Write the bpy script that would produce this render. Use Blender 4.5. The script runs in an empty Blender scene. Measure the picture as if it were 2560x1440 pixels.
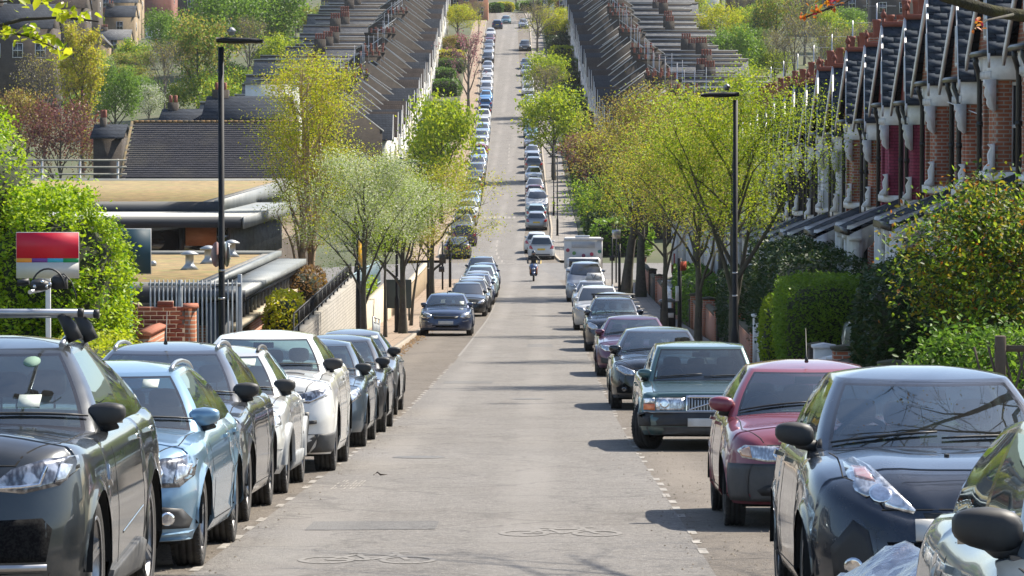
import bpy, bmesh, math, random
import numpy as np
from mathutils import Vector, Matrix
from mathutils.bvhtree import BVHTree

# ------------------------------------------------------------------ camera, light, exposure
sc = bpy.context.scene
COL = sc.collection
PI = math.pi
EYE = 10.0
FPX = 9500.0
cam_d = bpy.data.cameras.new('camera')
cam_d.sensor_width = 36.0
cam_d.lens = FPX / 2560.0 * 36.0
cam_d.clip_start = 0.5
cam_d.clip_end = 4000
cam = bpy.data.objects.new('camera', cam_d)
COL.objects.link(cam)
cam.location = (0, 0, EYE)
cam.rotation_euler = (PI / 2 - 0.04103, 0, 0.00905)
sc.camera = cam

SUN_DIR = Vector((0.70, 0.55, 1.0)).normalized()      # towards the sun
w = bpy.data.worlds.new('World')
sc.world = w
w.use_nodes = True
nt = w.node_tree
bg = nt.nodes['Background']
sky = nt.nodes.new('ShaderNodeTexSky')
sky.sky_type = 'NISHITA'
sky.sun_disc = False
sky.sun_elevation = math.asin(SUN_DIR.z)
sky.sun_rotation = math.atan2(SUN_DIR.x, SUN_DIR.y)
sky.air_density = 1.0
sky.dust_density = 1.2
sky.ozone_density = 1.0
nt.links.new(sky.outputs[0], bg.inputs[0])
bg.inputs[1].default_value = 0.115
sun_d = bpy.data.lights.new('sun', 'SUN')
sun_d.energy = 5.0
sun_d.angle = math.radians(0.55)
sun_d.color = (1.0, 0.93, 0.81)
sun = bpy.data.objects.new('sun', sun_d)
COL.objects.link(sun)
sun.rotation_euler = SUN_DIR.to_track_quat('Z', 'Y').to_euler()
sc.view_settings.view_transform = 'Standard'
sc.view_settings.look = 'None'
sc.view_settings.exposure = 0.92
sc.view_settings.gamma = 1.0
sc.view_settings.use_curve_mapping = False
sc.render.engine = 'CYCLES'
cy = sc.cycles
cy.max_bounces = 8
cy.transparent_max_bounces = 12
cy.use_denoising = True

rnd = random.Random(11)
rng = np.random.default_rng(11)

# ------------------------------------------------------------------ terrain functions
def pchip(xs, ys):
    xs = np.array(xs, float); ys = np.array(ys, float)
    h = np.diff(xs); d = np.diff(ys) / h
    m = np.zeros(len(xs))
    for i in range(1, len(xs) - 1):
        m[i] = (d[i - 1] * h[i] + d[i] * h[i - 1]) / (h[i] + h[i - 1])
    m[0] = d[0]; m[-1] = d[-1]
    def f(x):
        x = np.asarray(x, float)
        i = np.clip(np.searchsorted(xs, x) - 1, 0, len(h) - 1)
        t = (x - xs[i]) / h[i]
        tc = np.clip(t, 0, 1)
        r = ((2 * tc**3 - 3 * tc**2 + 1) * ys[i] + (tc**3 - 2 * tc**2 + tc) * h[i] * m[i]
             + (-2 * tc**3 + 3 * tc**2) * ys[i + 1] + (tc**3 - tc**2) * h[i] * m[i + 1])
        return r + np.where(t < 0, t * h[i] * m[0], 0) + np.where(t > 1, (t - 1) * h[i] * m[-1], 0)
    return f

_prof = pchip([-60, 0, 30, 65, 90, 115, 132, 164, 200, 221, 250, 291, 375, 475, 594, 690, 740, 800, 900, 1150],
              [0.4, -1.88, -3.25, -4.86, -5.78, -6.6, -7.08, -7.95, -8.5, -8.66, -8.5, -7.6, -4.4, 2.25, 12.6, 19.6, 22.2, 26.5, 37.0, 68.0])
_cx = pchip([-60, 0, 100, 190, 205, 222, 252, 300, 365, 480, 594, 730, 800, 1150],
            [-0.65, -0.65, -0.65, -0.65, -0.7, -1.1, -3.15, -3.55, -4.0, -4.95, -6.2, -7.6, -9.0, -16.0])
def prof(y): return _prof(y) + EYE
def cxx(y): return _cx(y)
def slope(y): return float((_prof(y + 1.0) - _prof(y - 1.0)) / 2.0)
KERB = 3.85
FOOT = 5.9
def ss(a, b, x): 
    t = np.clip((x - a) / (b - a), 0, 1)
    return t * t * (3 - 2 * t)
def terrain(x, y):
    x = np.asarray(x, float); y = np.asarray(y, float)
    dx = x - cxx(y)
    z = prof(y) + 0.1
    z = z - 0.06 * np.clip(-dx - 18, 0, 80) * ss(330, 520, y)          # far hill falls away to the left
    z = z - 0.9 * ss(6.5, 10.5, -dx) * ss(70, 95, y) * (1 - ss(225, 262, y))  # school sits below the street
    z = z + 1.1 * ss(6.3, 9.0, dx) * (1 - ss(205, 225, y))              # raised gardens on the right
    return z
def gz(x, y): return float(terrain(x, y))
def road_z(y): return float(prof(y))

# ------------------------------------------------------------------ mesh helpers
def np_mesh(name, verts, faces, mat=None, smooth=False, mats=None, midx=None):
    """verts (N,3); faces (M,k) array with equal k, or a list of index lists."""
    me = bpy.data.meshes.new(name)
    verts = np.asarray(verts, np.float32)
    me.vertices.add(len(verts))
    me.vertices.foreach_set('co', verts.ravel())
    if isinstance(faces, np.ndarray):
        k = faces.shape[1]; m = len(faces)
        tot = np.full(m, k, np.int32); flat = faces.astype(np.int32).ravel()
    else:
        tot = np.array([len(f) for f in faces], np.int32); m = len(faces)
        flat = np.array([i for f in faces for i in f], np.int32)
    me.loops.add(len(flat)); me.loops.foreach_set('vertex_index', flat)
    me.polygons.add(m)
    st = np.zeros(m, np.int32); st[1:] = np.cumsum(tot)[:-1]
    me.polygons.foreach_set('loop_start', st)
    try: me.polygons.foreach_set('loop_total', tot)
    except Exception: pass
    for mm in ([mat] if mat else []) + list(mats or []):
        me.materials.append(mm)
    if midx is not None:
        me.polygons.foreach_set('material_index', np.asarray(midx, np.int32))
    if smooth:
        me.polygons.foreach_set('use_smooth', np.ones(m, bool))
    me.update(calc_edges=True)
    me.validate(verbose=False)
    return me

def link(name, me, parent=None, loc=None, rot=None, scale=None):
    o = bpy.data.objects.new(name, me)
    COL.objects.link(o)
    if parent: o.parent = parent
    if loc is not None: o.location = loc
    if rot is not None: o.rotation_euler = rot
    if scale is not None: o.scale = scale
    return o

LABELS = {}
def tag(o, label, cat, group=None):
    o['label'] = label; o['category'] = cat
    if group: o['group'] = group
    LABELS.setdefault(label, []).append(o.name)
    return o
def thing(name, label, cat, loc=(0, 0, 0), rz=0, group=None):
    o = bpy.data.objects.new(name, None); COL.objects.link(o)
    o.empty_display_size = 0.2
    o.location = loc; o.rotation_euler = (0, 0, rz)
    return tag(o, label, cat, group)
def struct(o, kind='structure'):
    o['kind'] = kind
    return o

CHILD = {}
def kids(o):
    return list(o.children)
def copy_tree(o, parent=None, matfn=None):
    c = o.copy(); COL.objects.link(c)
    if parent is not None: c.parent = parent
    if matfn and c.type == 'MESH': matfn(c)
    for ch in kids(o):
        copy_tree(ch, c, matfn)
    return c

class MB:
    """collects boxes, tubes, prisms and sheets, then links them as one mesh object"""
    def __init__(s): s.v = []; s.f = []; s.m = []; s.cur = 0; s.sm = []
    def add(s, vs, fs, smooth=False):
        b = len(s.v); s.v += [tuple(p) for p in vs]
        for f in fs:
            s.f.append([i + b for i in f]); s.m.append(s.cur); s.sm.append(smooth)
        return s
    def box(s, x0, x1, y0, y1, z0, z1):
        return s.add([(x0,y0,z0),(x1,y0,z0),(x1,y1,z0),(x0,y1,z0),(x0,y0,z1),(x1,y0,z1),(x1,y1,z1),(x0,y1,z1)],
                     [(0,3,2,1),(4,5,6,7),(0,1,5,4),(1,2,6,5),(2,3,7,6),(3,0,4,7)])
    def bbox(s, x0, x1, y0, y1, z0, z1, b=0.01):
        """box with chamfered vertical and top edges"""
        p = []
        for z, i in ((z0, 0), (z1 - b, 0), (z1, b)):
            p += [(x0+i+b,y0+i,z),(x1-i-b,y0+i,z),(x1-i,y0+i+b,z),(x1-i,y1-i-b,z),(x1-i-b,y1-i,z),(x0+i+b,y1-i,z),(x0+i,y1-i-b,z),(x0+i,y0+i+b,z)]
        fs = [tuple(range(7, -1, -1)), tuple(range(16, 24))]
        for l in (0, 8):
            for k in range(8):
                fs.append((l+k, l+(k+1)%8, l+8+(k+1)%8, l+8+k))
        return s.add(p, fs)
    def prism(s, pts, axis, a, b):
        """polygon extruded along an axis: axis 0: pts are (y,z); 1: (x,z); 2: (x,y)"""
        n = len(pts)
        def P(p, t):
            return (t, p[0], p[1]) if axis == 0 else ((p[0], t, p[1]) if axis == 1 else (p[0], p[1], t))
        vs = [P(p, a) for p in pts] + [P(p, b) for p in pts]
        fs = [tuple(range(n)), tuple(range(2*n-1, n-1, -1))] + [(i, i+n, (i+1) % n + n, (i+1) % n) for i in range(n)]
        return s.add(vs, fs)
    def tube(s, pts, r, n=8, cap=True, smooth=True):
        pts = [Vector(p) for p in pts]
        rs = r if isinstance(r, (list, tuple)) else [r] * len(pts)
        vs = []; prev = None
        for i, p in enumerate(pts):
            d = (pts[min(i+1, len(pts)-1)] - pts[max(i-1, 0)])
            d = d.normalized() if d.length > 1e-9 else Vector((0,0,1))
            if prev is None:
                a = d.orthogonal().normalized()
            else:
                a = (prev - d * prev.dot(d))
                a = a.normalized() if a.length > 1e-6 else d.orthogonal().normalized()
            prev = a; b = d.cross(a)
            for k in range(n):
                t = 2 * PI * k / n
                vs.append(p + (a * math.cos(t) + b * math.sin(t)) * rs[i])
        fs = []
        for i in range(len(pts) - 1):
            for k in range(n):
                fs.append((i*n+k, i*n+(k+1)%n, (i+1)*n+(k+1)%n, (i+1)*n+k))
        s.add(vs, fs, smooth)
        if cap:
            b = len(s.v) - len(vs)
            s.f.append([b+k for k in range(n-1, -1, -1)]); s.m.append(s.cur); s.sm.append(False)
            e = b + (len(pts)-1)*n
            s.f.append([e+k for k in range(n)]); s.m.append(s.cur); s.sm.append(False)
        return s
    def lathe(s, prof_, n=16, center=(0,0,0), axis='z', smooth=True):
        vs = []; fs = []; m = len(prof_)
        for k in range(n):
            t = 2 * PI * k / n
            for (r, z) in prof_:
                if axis == 'z': p = (r*math.cos(t), r*math.sin(t), z)
                elif axis == 'x': p = (z, r*math.cos(t), r*math.sin(t))
                else: p = (r*math.sin(t), z, r*math.cos(t))
                vs.append((p[0]+center[0], p[1]+center[1], p[2]+center[2]))
        for k in range(n):
            for i in range(m - 1):
                a = k*m+i; b = ((k+1) % n)*m+i
                fs.append((a, b, b+1, a+1))
        return s.add(vs, fs, smooth)
    def ball(s, c, r, n=10, m=6, sc3=(1,1,1)):
        pr = [(max(1e-4, math.sin(PI*i/m))*r, -math.cos(PI*i/m)*r) for i in range(m+1)]
        b = len(s.v)
        s.lathe(pr, n)
        for i in range(b, len(s.v)):
            p = s.v[i]; s.v[i] = (p[0]*sc3[0]+c[0], p[1]*sc3[1]+c[1], p[2]*sc3[2]+c[2])
        return s
    def mesh(s, name, mat):
        mats = mat if isinstance(mat, (list, tuple)) else [mat]
        me = np_mesh(name, np.array(s.v, float).reshape(-1, 3), s.f, mats=mats, midx=s.m)
        if any(s.sm): me.polygons.foreach_set('use_smooth', np.array(s.sm, bool))
        return me
    def build(s, name, mat, parent=None, loc=None, rot=None):
        return link(name, s.mesh(name, mat), parent, loc, rot)

# ------------------------------------------------------------------ materials
def _mix(nt, fac, a, b):
    n = nt.nodes.new('ShaderNodeMix'); n.data_type = 'RGBA'
    n.inputs[6].default_value = (*a, 1) if isinstance(a, tuple) else (0,0,0,1)
    n.inputs[7].default_value = (*b, 1) if isinstance(b, tuple) else (0,0,0,1)
    if not isinstance(a, tuple): nt.links.new(a, n.inputs[6])
    if not isinstance(b, tuple): nt.links.new(b, n.inputs[7])
    if isinstance(fac, (int, float)): n.inputs[0].default_value = fac
    else: nt.links.new(fac, n.inputs[0])
    return n.outputs[2]
def _noise(nt, co, scale, detail=4, rough=0.6, sc3=None):
    if sc3:
        mp = nt.nodes.new('ShaderNodeMapping'); mp.inputs['Scale'].default_value = sc3
        nt.links.new(co, mp.inputs[0]); co = mp.outputs[0]
    n = nt.nodes.new('ShaderNodeTexNoise'); n.inputs['Scale'].default_value = scale
    n.inputs['Detail'].default_value = detail; n.inputs['Roughness'].default_value = rough
    nt.links.new(co, n.inputs['Vector'])
    return n.outputs[0]
def _ramp(nt, fac, a, b):
    n = nt.nodes.new('ShaderNodeMapRange'); n.inputs[1].default_value = a; n.inputs[2].default_value = b
    nt.links.new(fac, n.inputs[0]); return n.outputs[0]
MATS = {}
def M(name, c1, c2=None, scale=3.0, lo=0.35, hi=0.65, rough=0.7, metal=0.0, coat=0.0, bump=0.0, bscale=30.0,
      sc3=None, spec=0.5, c3=None, s3=0.6, world=False, bsc3=None):
    if name in MATS: return MATS[name]
    m = bpy.data.materials.new(name); m.use_nodes = True; nt = m.node_tree
    b = nt.nodes['Principled BSDF']
    tc = nt.nodes.new('ShaderNodeNewGeometry' if world else 'ShaderNodeTexCoord')
    co = tc.outputs['Position'] if world else tc.outputs['Object']
    if c2 is None: c2 = tuple(v * 0.86 for v in c1)
    f = _ramp(nt, _noise(nt, co, scale, 5, 0.62, sc3), lo, hi)
    col = _mix(nt, f, c1, c2)
    if c3: col = _mix(nt, _ramp(nt, _noise(nt, co, s3, 3), 0.48, 0.7), col, c3)
    nt.links.new(col, b.inputs['Base Color'])
    b.inputs['Roughness'].default_value = rough
    b.inputs['Metallic'].default_value = metal
    b.inputs['Specular IOR Level'].default_value = spec
    if coat:
        b.inputs['Coat Weight'].default_value = coat; b.inputs['Coat Roughness'].default_value = 0.03
    if bump:
        bn = nt.nodes.new('ShaderNodeBump'); bn.inputs['Strength'].default_value = bump; bn.inputs['Distance'].default_value = 0.02
        nt.links.new(_noise(nt, co, bscale, 4, 0.6, bsc3), bn.inputs['Height']); nt.links.new(bn.outputs[0], b.inputs['Normal'])
    MATS[name] = m
    return m

def brick_mat(name, c1, c2, mortar, bw=0.225, bh=0.075, msize=0.012, rough=0.85, off=0.5, stain=0.25, spec=0.3):
    if name in MATS: return MATS[name]
    m = bpy.data.materials.new(name); m.use_nodes = True; nt = m.node_tree
    b = nt.nodes['Principled BSDF']
    tc = nt.nodes.new('ShaderNodeTexCoord'); sx = nt.nodes.new('ShaderNodeSeparateXYZ')
    nt.links.new(tc.outputs['Object'], sx.inputs[0])
    ad = nt.nodes.new('ShaderNodeMath'); ad.operation = 'ADD'
    nt.links.new(sx.outputs[0], ad.inputs[0]); nt.links.new(sx.outputs[1], ad.inputs[1])
    cb = nt.nodes.new('ShaderNodeCombineXYZ'); nt.links.new(ad.outputs[0], cb.inputs[0]); nt.links.new(sx.outputs[2], cb.inputs[1])
    br = nt.nodes.new('ShaderNodeTexBrick'); br.offset = off
    br.inputs['Scale'].default_value = 1.0; br.inputs['Brick Width'].default_value = bw; br.inputs['Row Height'].default_value = bh
    br.inputs['Mortar Size'].default_value = msize; br.inputs['Bias'].default_value = 0.0
    br.inputs['Color1'].default_value = (*c1, 1); br.inputs['Color2'].default_value = (*c2, 1); br.inputs['Mortar'].default_value = (*mortar, 1)
    nt.links.new(cb.outputs[0], br.inputs['Vector'])
    f = _ramp(nt, _noise(nt, tc.outputs['Object'], 1.3, 5), 0.4, 0.75)
    dk = nt.nodes.new('ShaderNodeMix'); dk.data_type = 'RGBA'; dk.blend_type = 'MULTIPLY'
    dk.inputs[7].default_value = (1-stain, 1-stain, 1-stain*0.9, 1)
    nt.links.new(f, dk.inputs[0]); nt.links.new(br.outputs[0], dk.inputs[6])
    nt.links.new(dk.outputs[2], b.inputs['Base Color'])
    b.inputs['Roughness'].default_value = rough; b.inputs['Specular IOR Level'].default_value = spec
    bn = nt.nodes.new('ShaderNodeBump'); bn.inputs['Strength'].default_value = 0.5; bn.inputs['Distance'].default_value = 0.01; bn.invert = True
    nt.links.new(br.outputs[1], bn.inputs['Height']); nt.links.new(bn.outputs[0], b.inputs['Normal'])
    MATS[name] = m
    return m

def course_mat(name, c1, c2, row, bwid, gap, rough=0.9, c3=None):
    """slates and tiles: brick pattern with dark joints, for roofs too far to tell the pieces apart"""
    if name in MATS: return MATS[name]
    m = brick_mat(name, c1, c2, tuple(v*0.35 for v in c1), bwid, row, gap, rough, stain=0.3, spec=0.06)
    return m

def leaf_mat(name, c1, c2, c3=None, trans=0.5, rough=0.5, spec=0.25, f3=0.82):
    """colour differs from leaf to leaf"""
    if name in MATS: return MATS[name]
    m = bpy.data.materials.new(name); m.use_nodes = True; nt = m.node_tree
    b = nt.nodes['Principled BSDF']; out = nt.nodes['Material Output']
    g = nt.nodes.new('ShaderNodeNewGeometry')
    col = _mix(nt, g.outputs['Random Per Island'], c1, c2)
    if c3:
        mt = nt.nodes.new('ShaderNodeMath'); mt.operation = 'MULTIPLY'; mt.inputs[1].default_value = 7.31
        fr = nt.nodes.new('ShaderNodeMath'); fr.operation = 'FRACT'
        gt = nt.nodes.new('ShaderNodeMath'); gt.operation = 'GREATER_THAN'; gt.inputs[1].default_value = f3
        nt.links.new(g.outputs['Random Per Island'], mt.inputs[0]); nt.links.new(mt.outputs[0], fr.inputs[0]); nt.links.new(fr.outputs[0], gt.inputs[0])
        col = _mix(nt, gt.outputs[0], col, c3)
    nt.links.new(col, b.inputs['Base Color'])
    b.inputs['Roughness'].default_value = rough; b.inputs['Specular IOR Level'].default_value = spec
    tr = nt.nodes.new('ShaderNodeBsdfTranslucent'); nt.links.new(col, tr.inputs[0])
    mx = nt.nodes.new('ShaderNodeMixShader'); mx.inputs[0].default_value = trans
    nt.links.new(b.outputs[0], mx.inputs[1]); nt.links.new(tr.outputs[0], mx.inputs[2])
    nt.links.new(mx.outputs[0], out.inputs[0])
    MATS[name] = m
    return m

def paint(name, c, metal=0.35, rough=0.32):
    key = 'paint_' + name
    if key in MATS: return MATS[key]
    m = bpy.data.materials.new(key); m.use_nodes = True; nt = m.node_tree
    b = nt.nodes['Principled BSDF']
    tc = nt.nodes.new('ShaderNodeTexCoord')
    # road dust, heavier low on the body
    sx = nt.nodes.new('ShaderNodeSeparateXYZ'); nt.links.new(tc.outputs['Object'], sx.inputs[0])
    low = nt.nodes.new('ShaderNodeMapRange'); low.inputs[1].default_value = 0.75; low.inputs[2].default_value = 0.15
    low.inputs[3].default_value = 0.06; low.inputs[4].default_value = 0.5
    nt.links.new(sx.outputs[2], low.inputs[0])
    ns = _ramp(nt, _noise(nt, tc.outputs['Object'], 4.0, 6, 0.7), 0.4, 0.75)
    mu = nt.nodes.new('ShaderNodeMath'); mu.operation = 'MULTIPLY'; nt.links.new(low.outputs[0], mu.inputs[0]); nt.links.new(ns, mu.inputs[1])
    col = _mix(nt, mu.outputs[0], c, (0.22, 0.19, 0.15))
    nt.links.new(col, b.inputs['Base Color'])
    rr = nt.nodes.new('ShaderNodeMath'); rr.operation = 'MULTIPLY_ADD'; rr.inputs[1].default_value = 0.6; rr.inputs[2].default_value = rough
    nt.links.new(mu.outputs[0], rr.inputs[0]); nt.links.new(rr.outputs[0], b.inputs['Roughness'])
    b.inputs['Metallic'].default_value = metal
    b.inputs['Coat Weight'].default_value = 1.0
    cr = nt.nodes.new('ShaderNodeMath'); cr.operation = 'MULTIPLY_ADD'; cr.inputs[1].default_value = 0.35; cr.inputs[2].default_value = 0.03
    nt.links.new(mu.outputs[0], cr.inputs[0]); nt.links.new(cr.outputs[0], b.inputs['Coat Roughness'])
    MATS[key] = m
    return m

def glass_mat(name, tint, refl=0.06, rough=0.0):
    """window glass: what lies behind shows through, the sky reflects off the front"""
    if name in MATS: return MATS[name]
    m = bpy.data.materials.new(name); m.use_nodes = True; nt = m.node_tree
    out = nt.nodes['Material Output']; nt.nodes.remove(nt.nodes['Principled BSDF'])
    tr = nt.nodes.new('ShaderNodeBsdfTransparent'); tr.inputs[0].default_value = (*tint, 1)
    gl = nt.nodes.new('ShaderNodeBsdfGlossy'); gl.inputs['Roughness'].default_value = 0.015 + rough; gl.inputs[0].default_value = (0.78, 0.92, 1, 1)
    fr = nt.nodes.new('ShaderNodeFresnel'); fr.inputs[0].default_value = 1.55
    ad = nt.nodes.new('ShaderNodeMath'); ad.operation = 'ADD'; ad.inputs[1].default_value = refl; ad.use_clamp = True
    nt.links.new(fr.outputs[0], ad.inputs[0])
    mx = nt.nodes.new('ShaderNodeMixShader'); nt.links.new(ad.outputs[0], mx.inputs[0])
    nt.links.new(tr.outputs[0], mx.inputs[1]); nt.links.new(gl.outputs[0], mx.inputs[2])
    # film of dust
    df = nt.nodes.new('ShaderNodeBsdfDiffuse'); df.inputs[0].default_value = (0.5, 0.5, 0.48, 1)
    tc = nt.nodes.new('ShaderNodeTexCoord')
    dn = nt.nodes.new('ShaderNodeMapRange'); dn.inputs[1].default_value = 0.35; dn.inputs[2].default_value = 0.8; dn.inputs[3].default_value = 0.015; dn.inputs[4].default_value = 0.05
    nt.links.new(_noise(nt, tc.outputs['Object'], 3.0, 6, 0.7), dn.inputs[0])
    m2 = nt.nodes.new('ShaderNodeMixShader'); nt.links.new(dn.outputs[0], m2.inputs[0])
    nt.links.new(mx.outputs[0], m2.inputs[1]); nt.links.new(df.outputs[0], m2.inputs[2])
    nt.links.new(m2.outputs[0], out.inputs[0])
    MATS[name] = m
    return m
m_black = M('black_plastic', (0.018, 0.018, 0.019), (0.03, 0.029, 0.028), scale=6, rough=0.55)
# ------------------------------------------------------------------ ground, roads, footways
m_ground = M('garden_ground', (0.055, 0.075, 0.022), (0.09, 0.085, 0.045), scale=0.25, rough=0.95, c3=(0.05, 0.06, 0.02), s3=0.08, bump=0.5, bscale=6, world=True)
def asphalt(name, a, b, dirt, dlo=0.5, dhi=0.72):
    m = bpy.data.materials.new(name); m.use_nodes = True; nt = m.node_tree
    bs = nt.nodes['Principled BSDF']
    g = nt.nodes.new('ShaderNodeNewGeometry'); co = g.outputs['Position']
    col = _mix(nt, _ramp(nt, _noise(nt, co, 0.5, 6, 0.65, (1, 0.35, 1)), 0.35, 0.68), a, b)
    col = _mix(nt, _ramp(nt, _noise(nt, co, 1.1, 6, 0.72, (1, 0.5, 1)), dlo, dhi), col, dirt)
    md = _ramp(nt, _noise(nt, co, 5.0, 6, 0.8), 0.46, 0.70)
    col = _mix(nt, md, col, tuple(v*0.66 for v in b))
    sp = _ramp(nt, _noise(nt, co, 42.0, 3, 0.8), 0.50, 0.64)
    col = _mix(nt, sp, col, tuple(min(0.6, v*1.75) for v in a))
    sp2 = _ramp(nt, _noise(nt, co, 21.0, 4, 0.85), 0.54, 0.64)
    col = _mix(nt, sp2, col, tuple(v*0.38 for v in a))
    # tyre tracks and a long trench seam
    sx = nt.nodes.new('ShaderNodeSeparateXYZ'); nt.links.new(co, sx.inputs[0])
    wv = nt.nodes.new('ShaderNodeMath'); wv.operation = 'MULTIPLY_ADD'; wv.inputs[1].default_value = 3.6; wv.inputs[2].default_value = 2.3
    nt.links.new(sx.outputs[0], wv.inputs[0])
    sn = nt.nodes.new('ShaderNodeMath'); sn.operation = 'SINE'; nt.links.new(wv.outputs[0], sn.inputs[0])
    tm = nt.nodes.new('ShaderNodeMath'); tm.operation = 'MULTIPLY'; nt.links.new(_ramp(nt, sn.outputs[0], 0.2, 1.0), tm.inputs[0])
    nt.links.new(_ramp(nt, _noise(nt, co, 0.35, 4, 0.6, (1, .3, 1)), 0.35, 0.75), tm.inputs[1])
    col = _mix(nt, tm.outputs[0], col, tuple(min(.6, v*1.22) for v in a))
    bl = nt.nodes.new('ShaderNodeTexVoronoi'); bl.inputs['Scale'].default_value = 0.9
    mpb = nt.nodes.new('ShaderNodeMapping'); mpb.inputs['Scale'].default_value = (1.3, .7, 1); nt.links.new(co, mpb.inputs[0]); nt.links.new(mpb.outputs[0], bl.inputs['Vector'])
    ob = nt.nodes.new('ShaderNodeMapRange'); ob.inputs[1].default_value = 0.05; ob.inputs[2].default_value = 0.20; ob.inputs[3].default_value = 0.45; ob.inputs[4].default_value = 0.0
    nt.links.new(bl.outputs['Distance'], ob.inputs[0])
    om = nt.nodes.new('ShaderNodeMath'); om.operation = 'MULTIPLY'; nt.links.new(ob.outputs[0], om.inputs[0]); nt.links.new(_ramp(nt, _noise(nt, co, 0.7, 2), 0.5, 0.65), om.inputs[1])
    col = _mix(nt, om.outputs[0], col, tuple(v*0.45 for v in a))
    # fine cracks
    vo = nt.nodes.new('ShaderNodeTexVoronoi'); vo.feature = 'DISTANCE_TO_EDGE'; vo.inputs['Scale'].default_value = 0.33
    wn = nt.nodes.new('ShaderNodeTexNoise'); wn.inputs['Scale'].default_value = 1.2; wn.inputs['Detail'].default_value = 5
    nt.links.new(co, wn.inputs['Vector'])
    wa = nt.nodes.new('ShaderNodeVectorMath'); wa.operation = 'MULTIPLY_ADD'; wa.inputs[1].default_value = (1.6, 1.6, 0)
    nt.links.new(wn.outputs[1], wa.inputs[0]); nt.links.new(co, wa.inputs[2]); nt.links.new(wa.outputs[0], vo.inputs['Vector'])
    cr = nt.nodes.new('ShaderNodeMapRange'); cr.inputs[1].default_value = 0.004; cr.inputs[2].default_value = 0.016; cr.inputs[3].default_value = 0.4; cr.inputs[4].default_value = 0.0
    nt.links.new(vo.outputs['Distance'], cr.inputs[0])
    col = _mix(nt, cr.outputs[0], col, tuple(v*0.35 for v in a))
    nt.links.new(col, bs.inputs['Base Color'])
    bs.inputs['Roughness'].default_value = 0.82; bs.inputs['Specular IOR Level'].default_value = 0.35
    bn = nt.nodes.new('ShaderNodeBump'); bn.inputs['Strength'].default_value = 1.0; bn.inputs['Distance'].default_value = 0.018
    nt.links.new(_noise(nt, co, 38.0, 4, 0.75), bn.inputs['Height']); nt.links.new(bn.outputs[0], bs.inputs['Normal'])
    MATS[name] = m
    return m
m_road = asphalt('worn_asphalt', (0.190, 0.175, 0.158), (0.150, 0.137, 0.123), (0.122, 0.108, 0.094))
m_bay = asphalt('bay_asphalt', (0.158, 0.134, 0.108), (0.122, 0.102, 0.081), (0.09, 0.073, 0.057), 0.45, 0.66)
m_side = asphalt('side_asphalt', (0.17, 0.16, 0.15), (0.15, 0.14, 0.13), (0.11, 0.10, 0.09))
m_patch = asphalt('patch_asphalt', (0.145, 0.138, 0.13), (0.125, 0.12, 0.114), (0.155, 0.142, 0.128))
m_slab = brick_mat('paving', (0.30, 0.235, 0.175), (0.26, 0.21, 0.16), (0.13, 0.105, 0.085), 0.62, 0.9, 0.02, 0.9)
def pave_mat(name, c1, c2):
    m = brick_mat(name, c1, c2, tuple(v*0.45 for v in c1), 0.9, 0.62, 0.018, 0.9, stain=0.3)
    nt = m.node_tree
    tc = [n for n in nt.nodes if n.type == 'TEX_COORD'][0]
    br = [n for n in nt.nodes if n.type == 'TEX_BRICK'][0]
    for l in list(br.inputs['Vector'].links): nt.links.remove(l)
    nt.links.new(tc.outputs['Object'], br.inputs['Vector'])
    return m
m_pavel = pave_mat('paving_left', (0.34, 0.25, 0.18), (0.28, 0.215, 0.155))
m_paver = pave_mat('paving_right', (0.27, 0.245, 0.215), (0.22, 0.20, 0.18))
m_kerb = M('kerb_stone', (0.36, 0.30, 0.23), (0.26, 0.225, 0.18), scale=2.0, rough=0.85, bump=0.3, bscale=20, world=True)
m_white = M('worn_white_paint', (0.36, 0.33, 0.29), (0.18, 0.163, 0.14), scale=13, lo=0.36, hi=0.58, rough=0.8, world=True)
m_whitef = M('faded_white_paint', (0.212, 0.194, 0.172), (0.172, 0.157, 0.139), scale=14, lo=0.34, hi=0.56, rough=0.8, world=True)

def ribbon(name, o0, o1, y0, y1, dz, mat, step=3.0, zfn=None, nx=1, thick=None):
    n = max(2, int((y1 - y0) / step) + 1)
    ys = np.linspace(y0, y1, n)
    cols = np.linspace(o0, o1, nx + 1)
    V = []
    for y in ys:
        for c in cols:
            x = float(cxx(y)) + c
            V.append((x, y, (float(prof(y)) if zfn is None else zfn(x, y)) + dz))
    k = nx + 1
    F = [(i*k+j, i*k+j+1, (i+1)*k+j+1, (i+1)*k+j) for i in range(n-1) for j in range(nx)]
    return struct(link(name, np_mesh(name, V, F, mat)))

dxs = [-320, -230, -170, -130, -100, -80, -65, -52, -42, -34, -28, -23, -19, -16, -13.5, -11.5, -10, -8.8, -7.6, -6.6, -6.0, -5.7, 5.7, 6.0, 6.6, 7.4, 8.2, 9.2, 10.5, 12, 14, 17, 21, 26, 32, 40, 50, 65, 80, 100, 130, 170, 230, 320]
tys = sorted(set([-60, -40, -20] + list(range(0, 220, 6)) + [219.5, 223.5, 230, 240, 246.5, 250.5] + list(range(256, 760, 8)) + list(range(760, 1160, 20))))
V = []
for y in tys:
    for d in dxs:
        x = float(cxx(y)) + d
        z = gz(x, y)
        if abs(d) < 5.9 and y < 765: z = road_z(y) - 0.5
        elif 223 < y < 247 and abs(d) < 131: z -= 0.5
        elif abs(d) > 9: z += 0.25 * math.sin(x*0.37 + y*0.11) * math.cos(y*0.23 - x*0.05)
        V.append((x, y, z))
k = len(dxs)
F = np.array([(i*k+j, i*k+j+1, (i+1)*k+j+1, (i+1)*k+j) for i in range(len(tys)-1) for j in range(k-1)])
struct(link('ground', np_mesh('ground', V, F, m_ground, smooth=True)))

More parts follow.
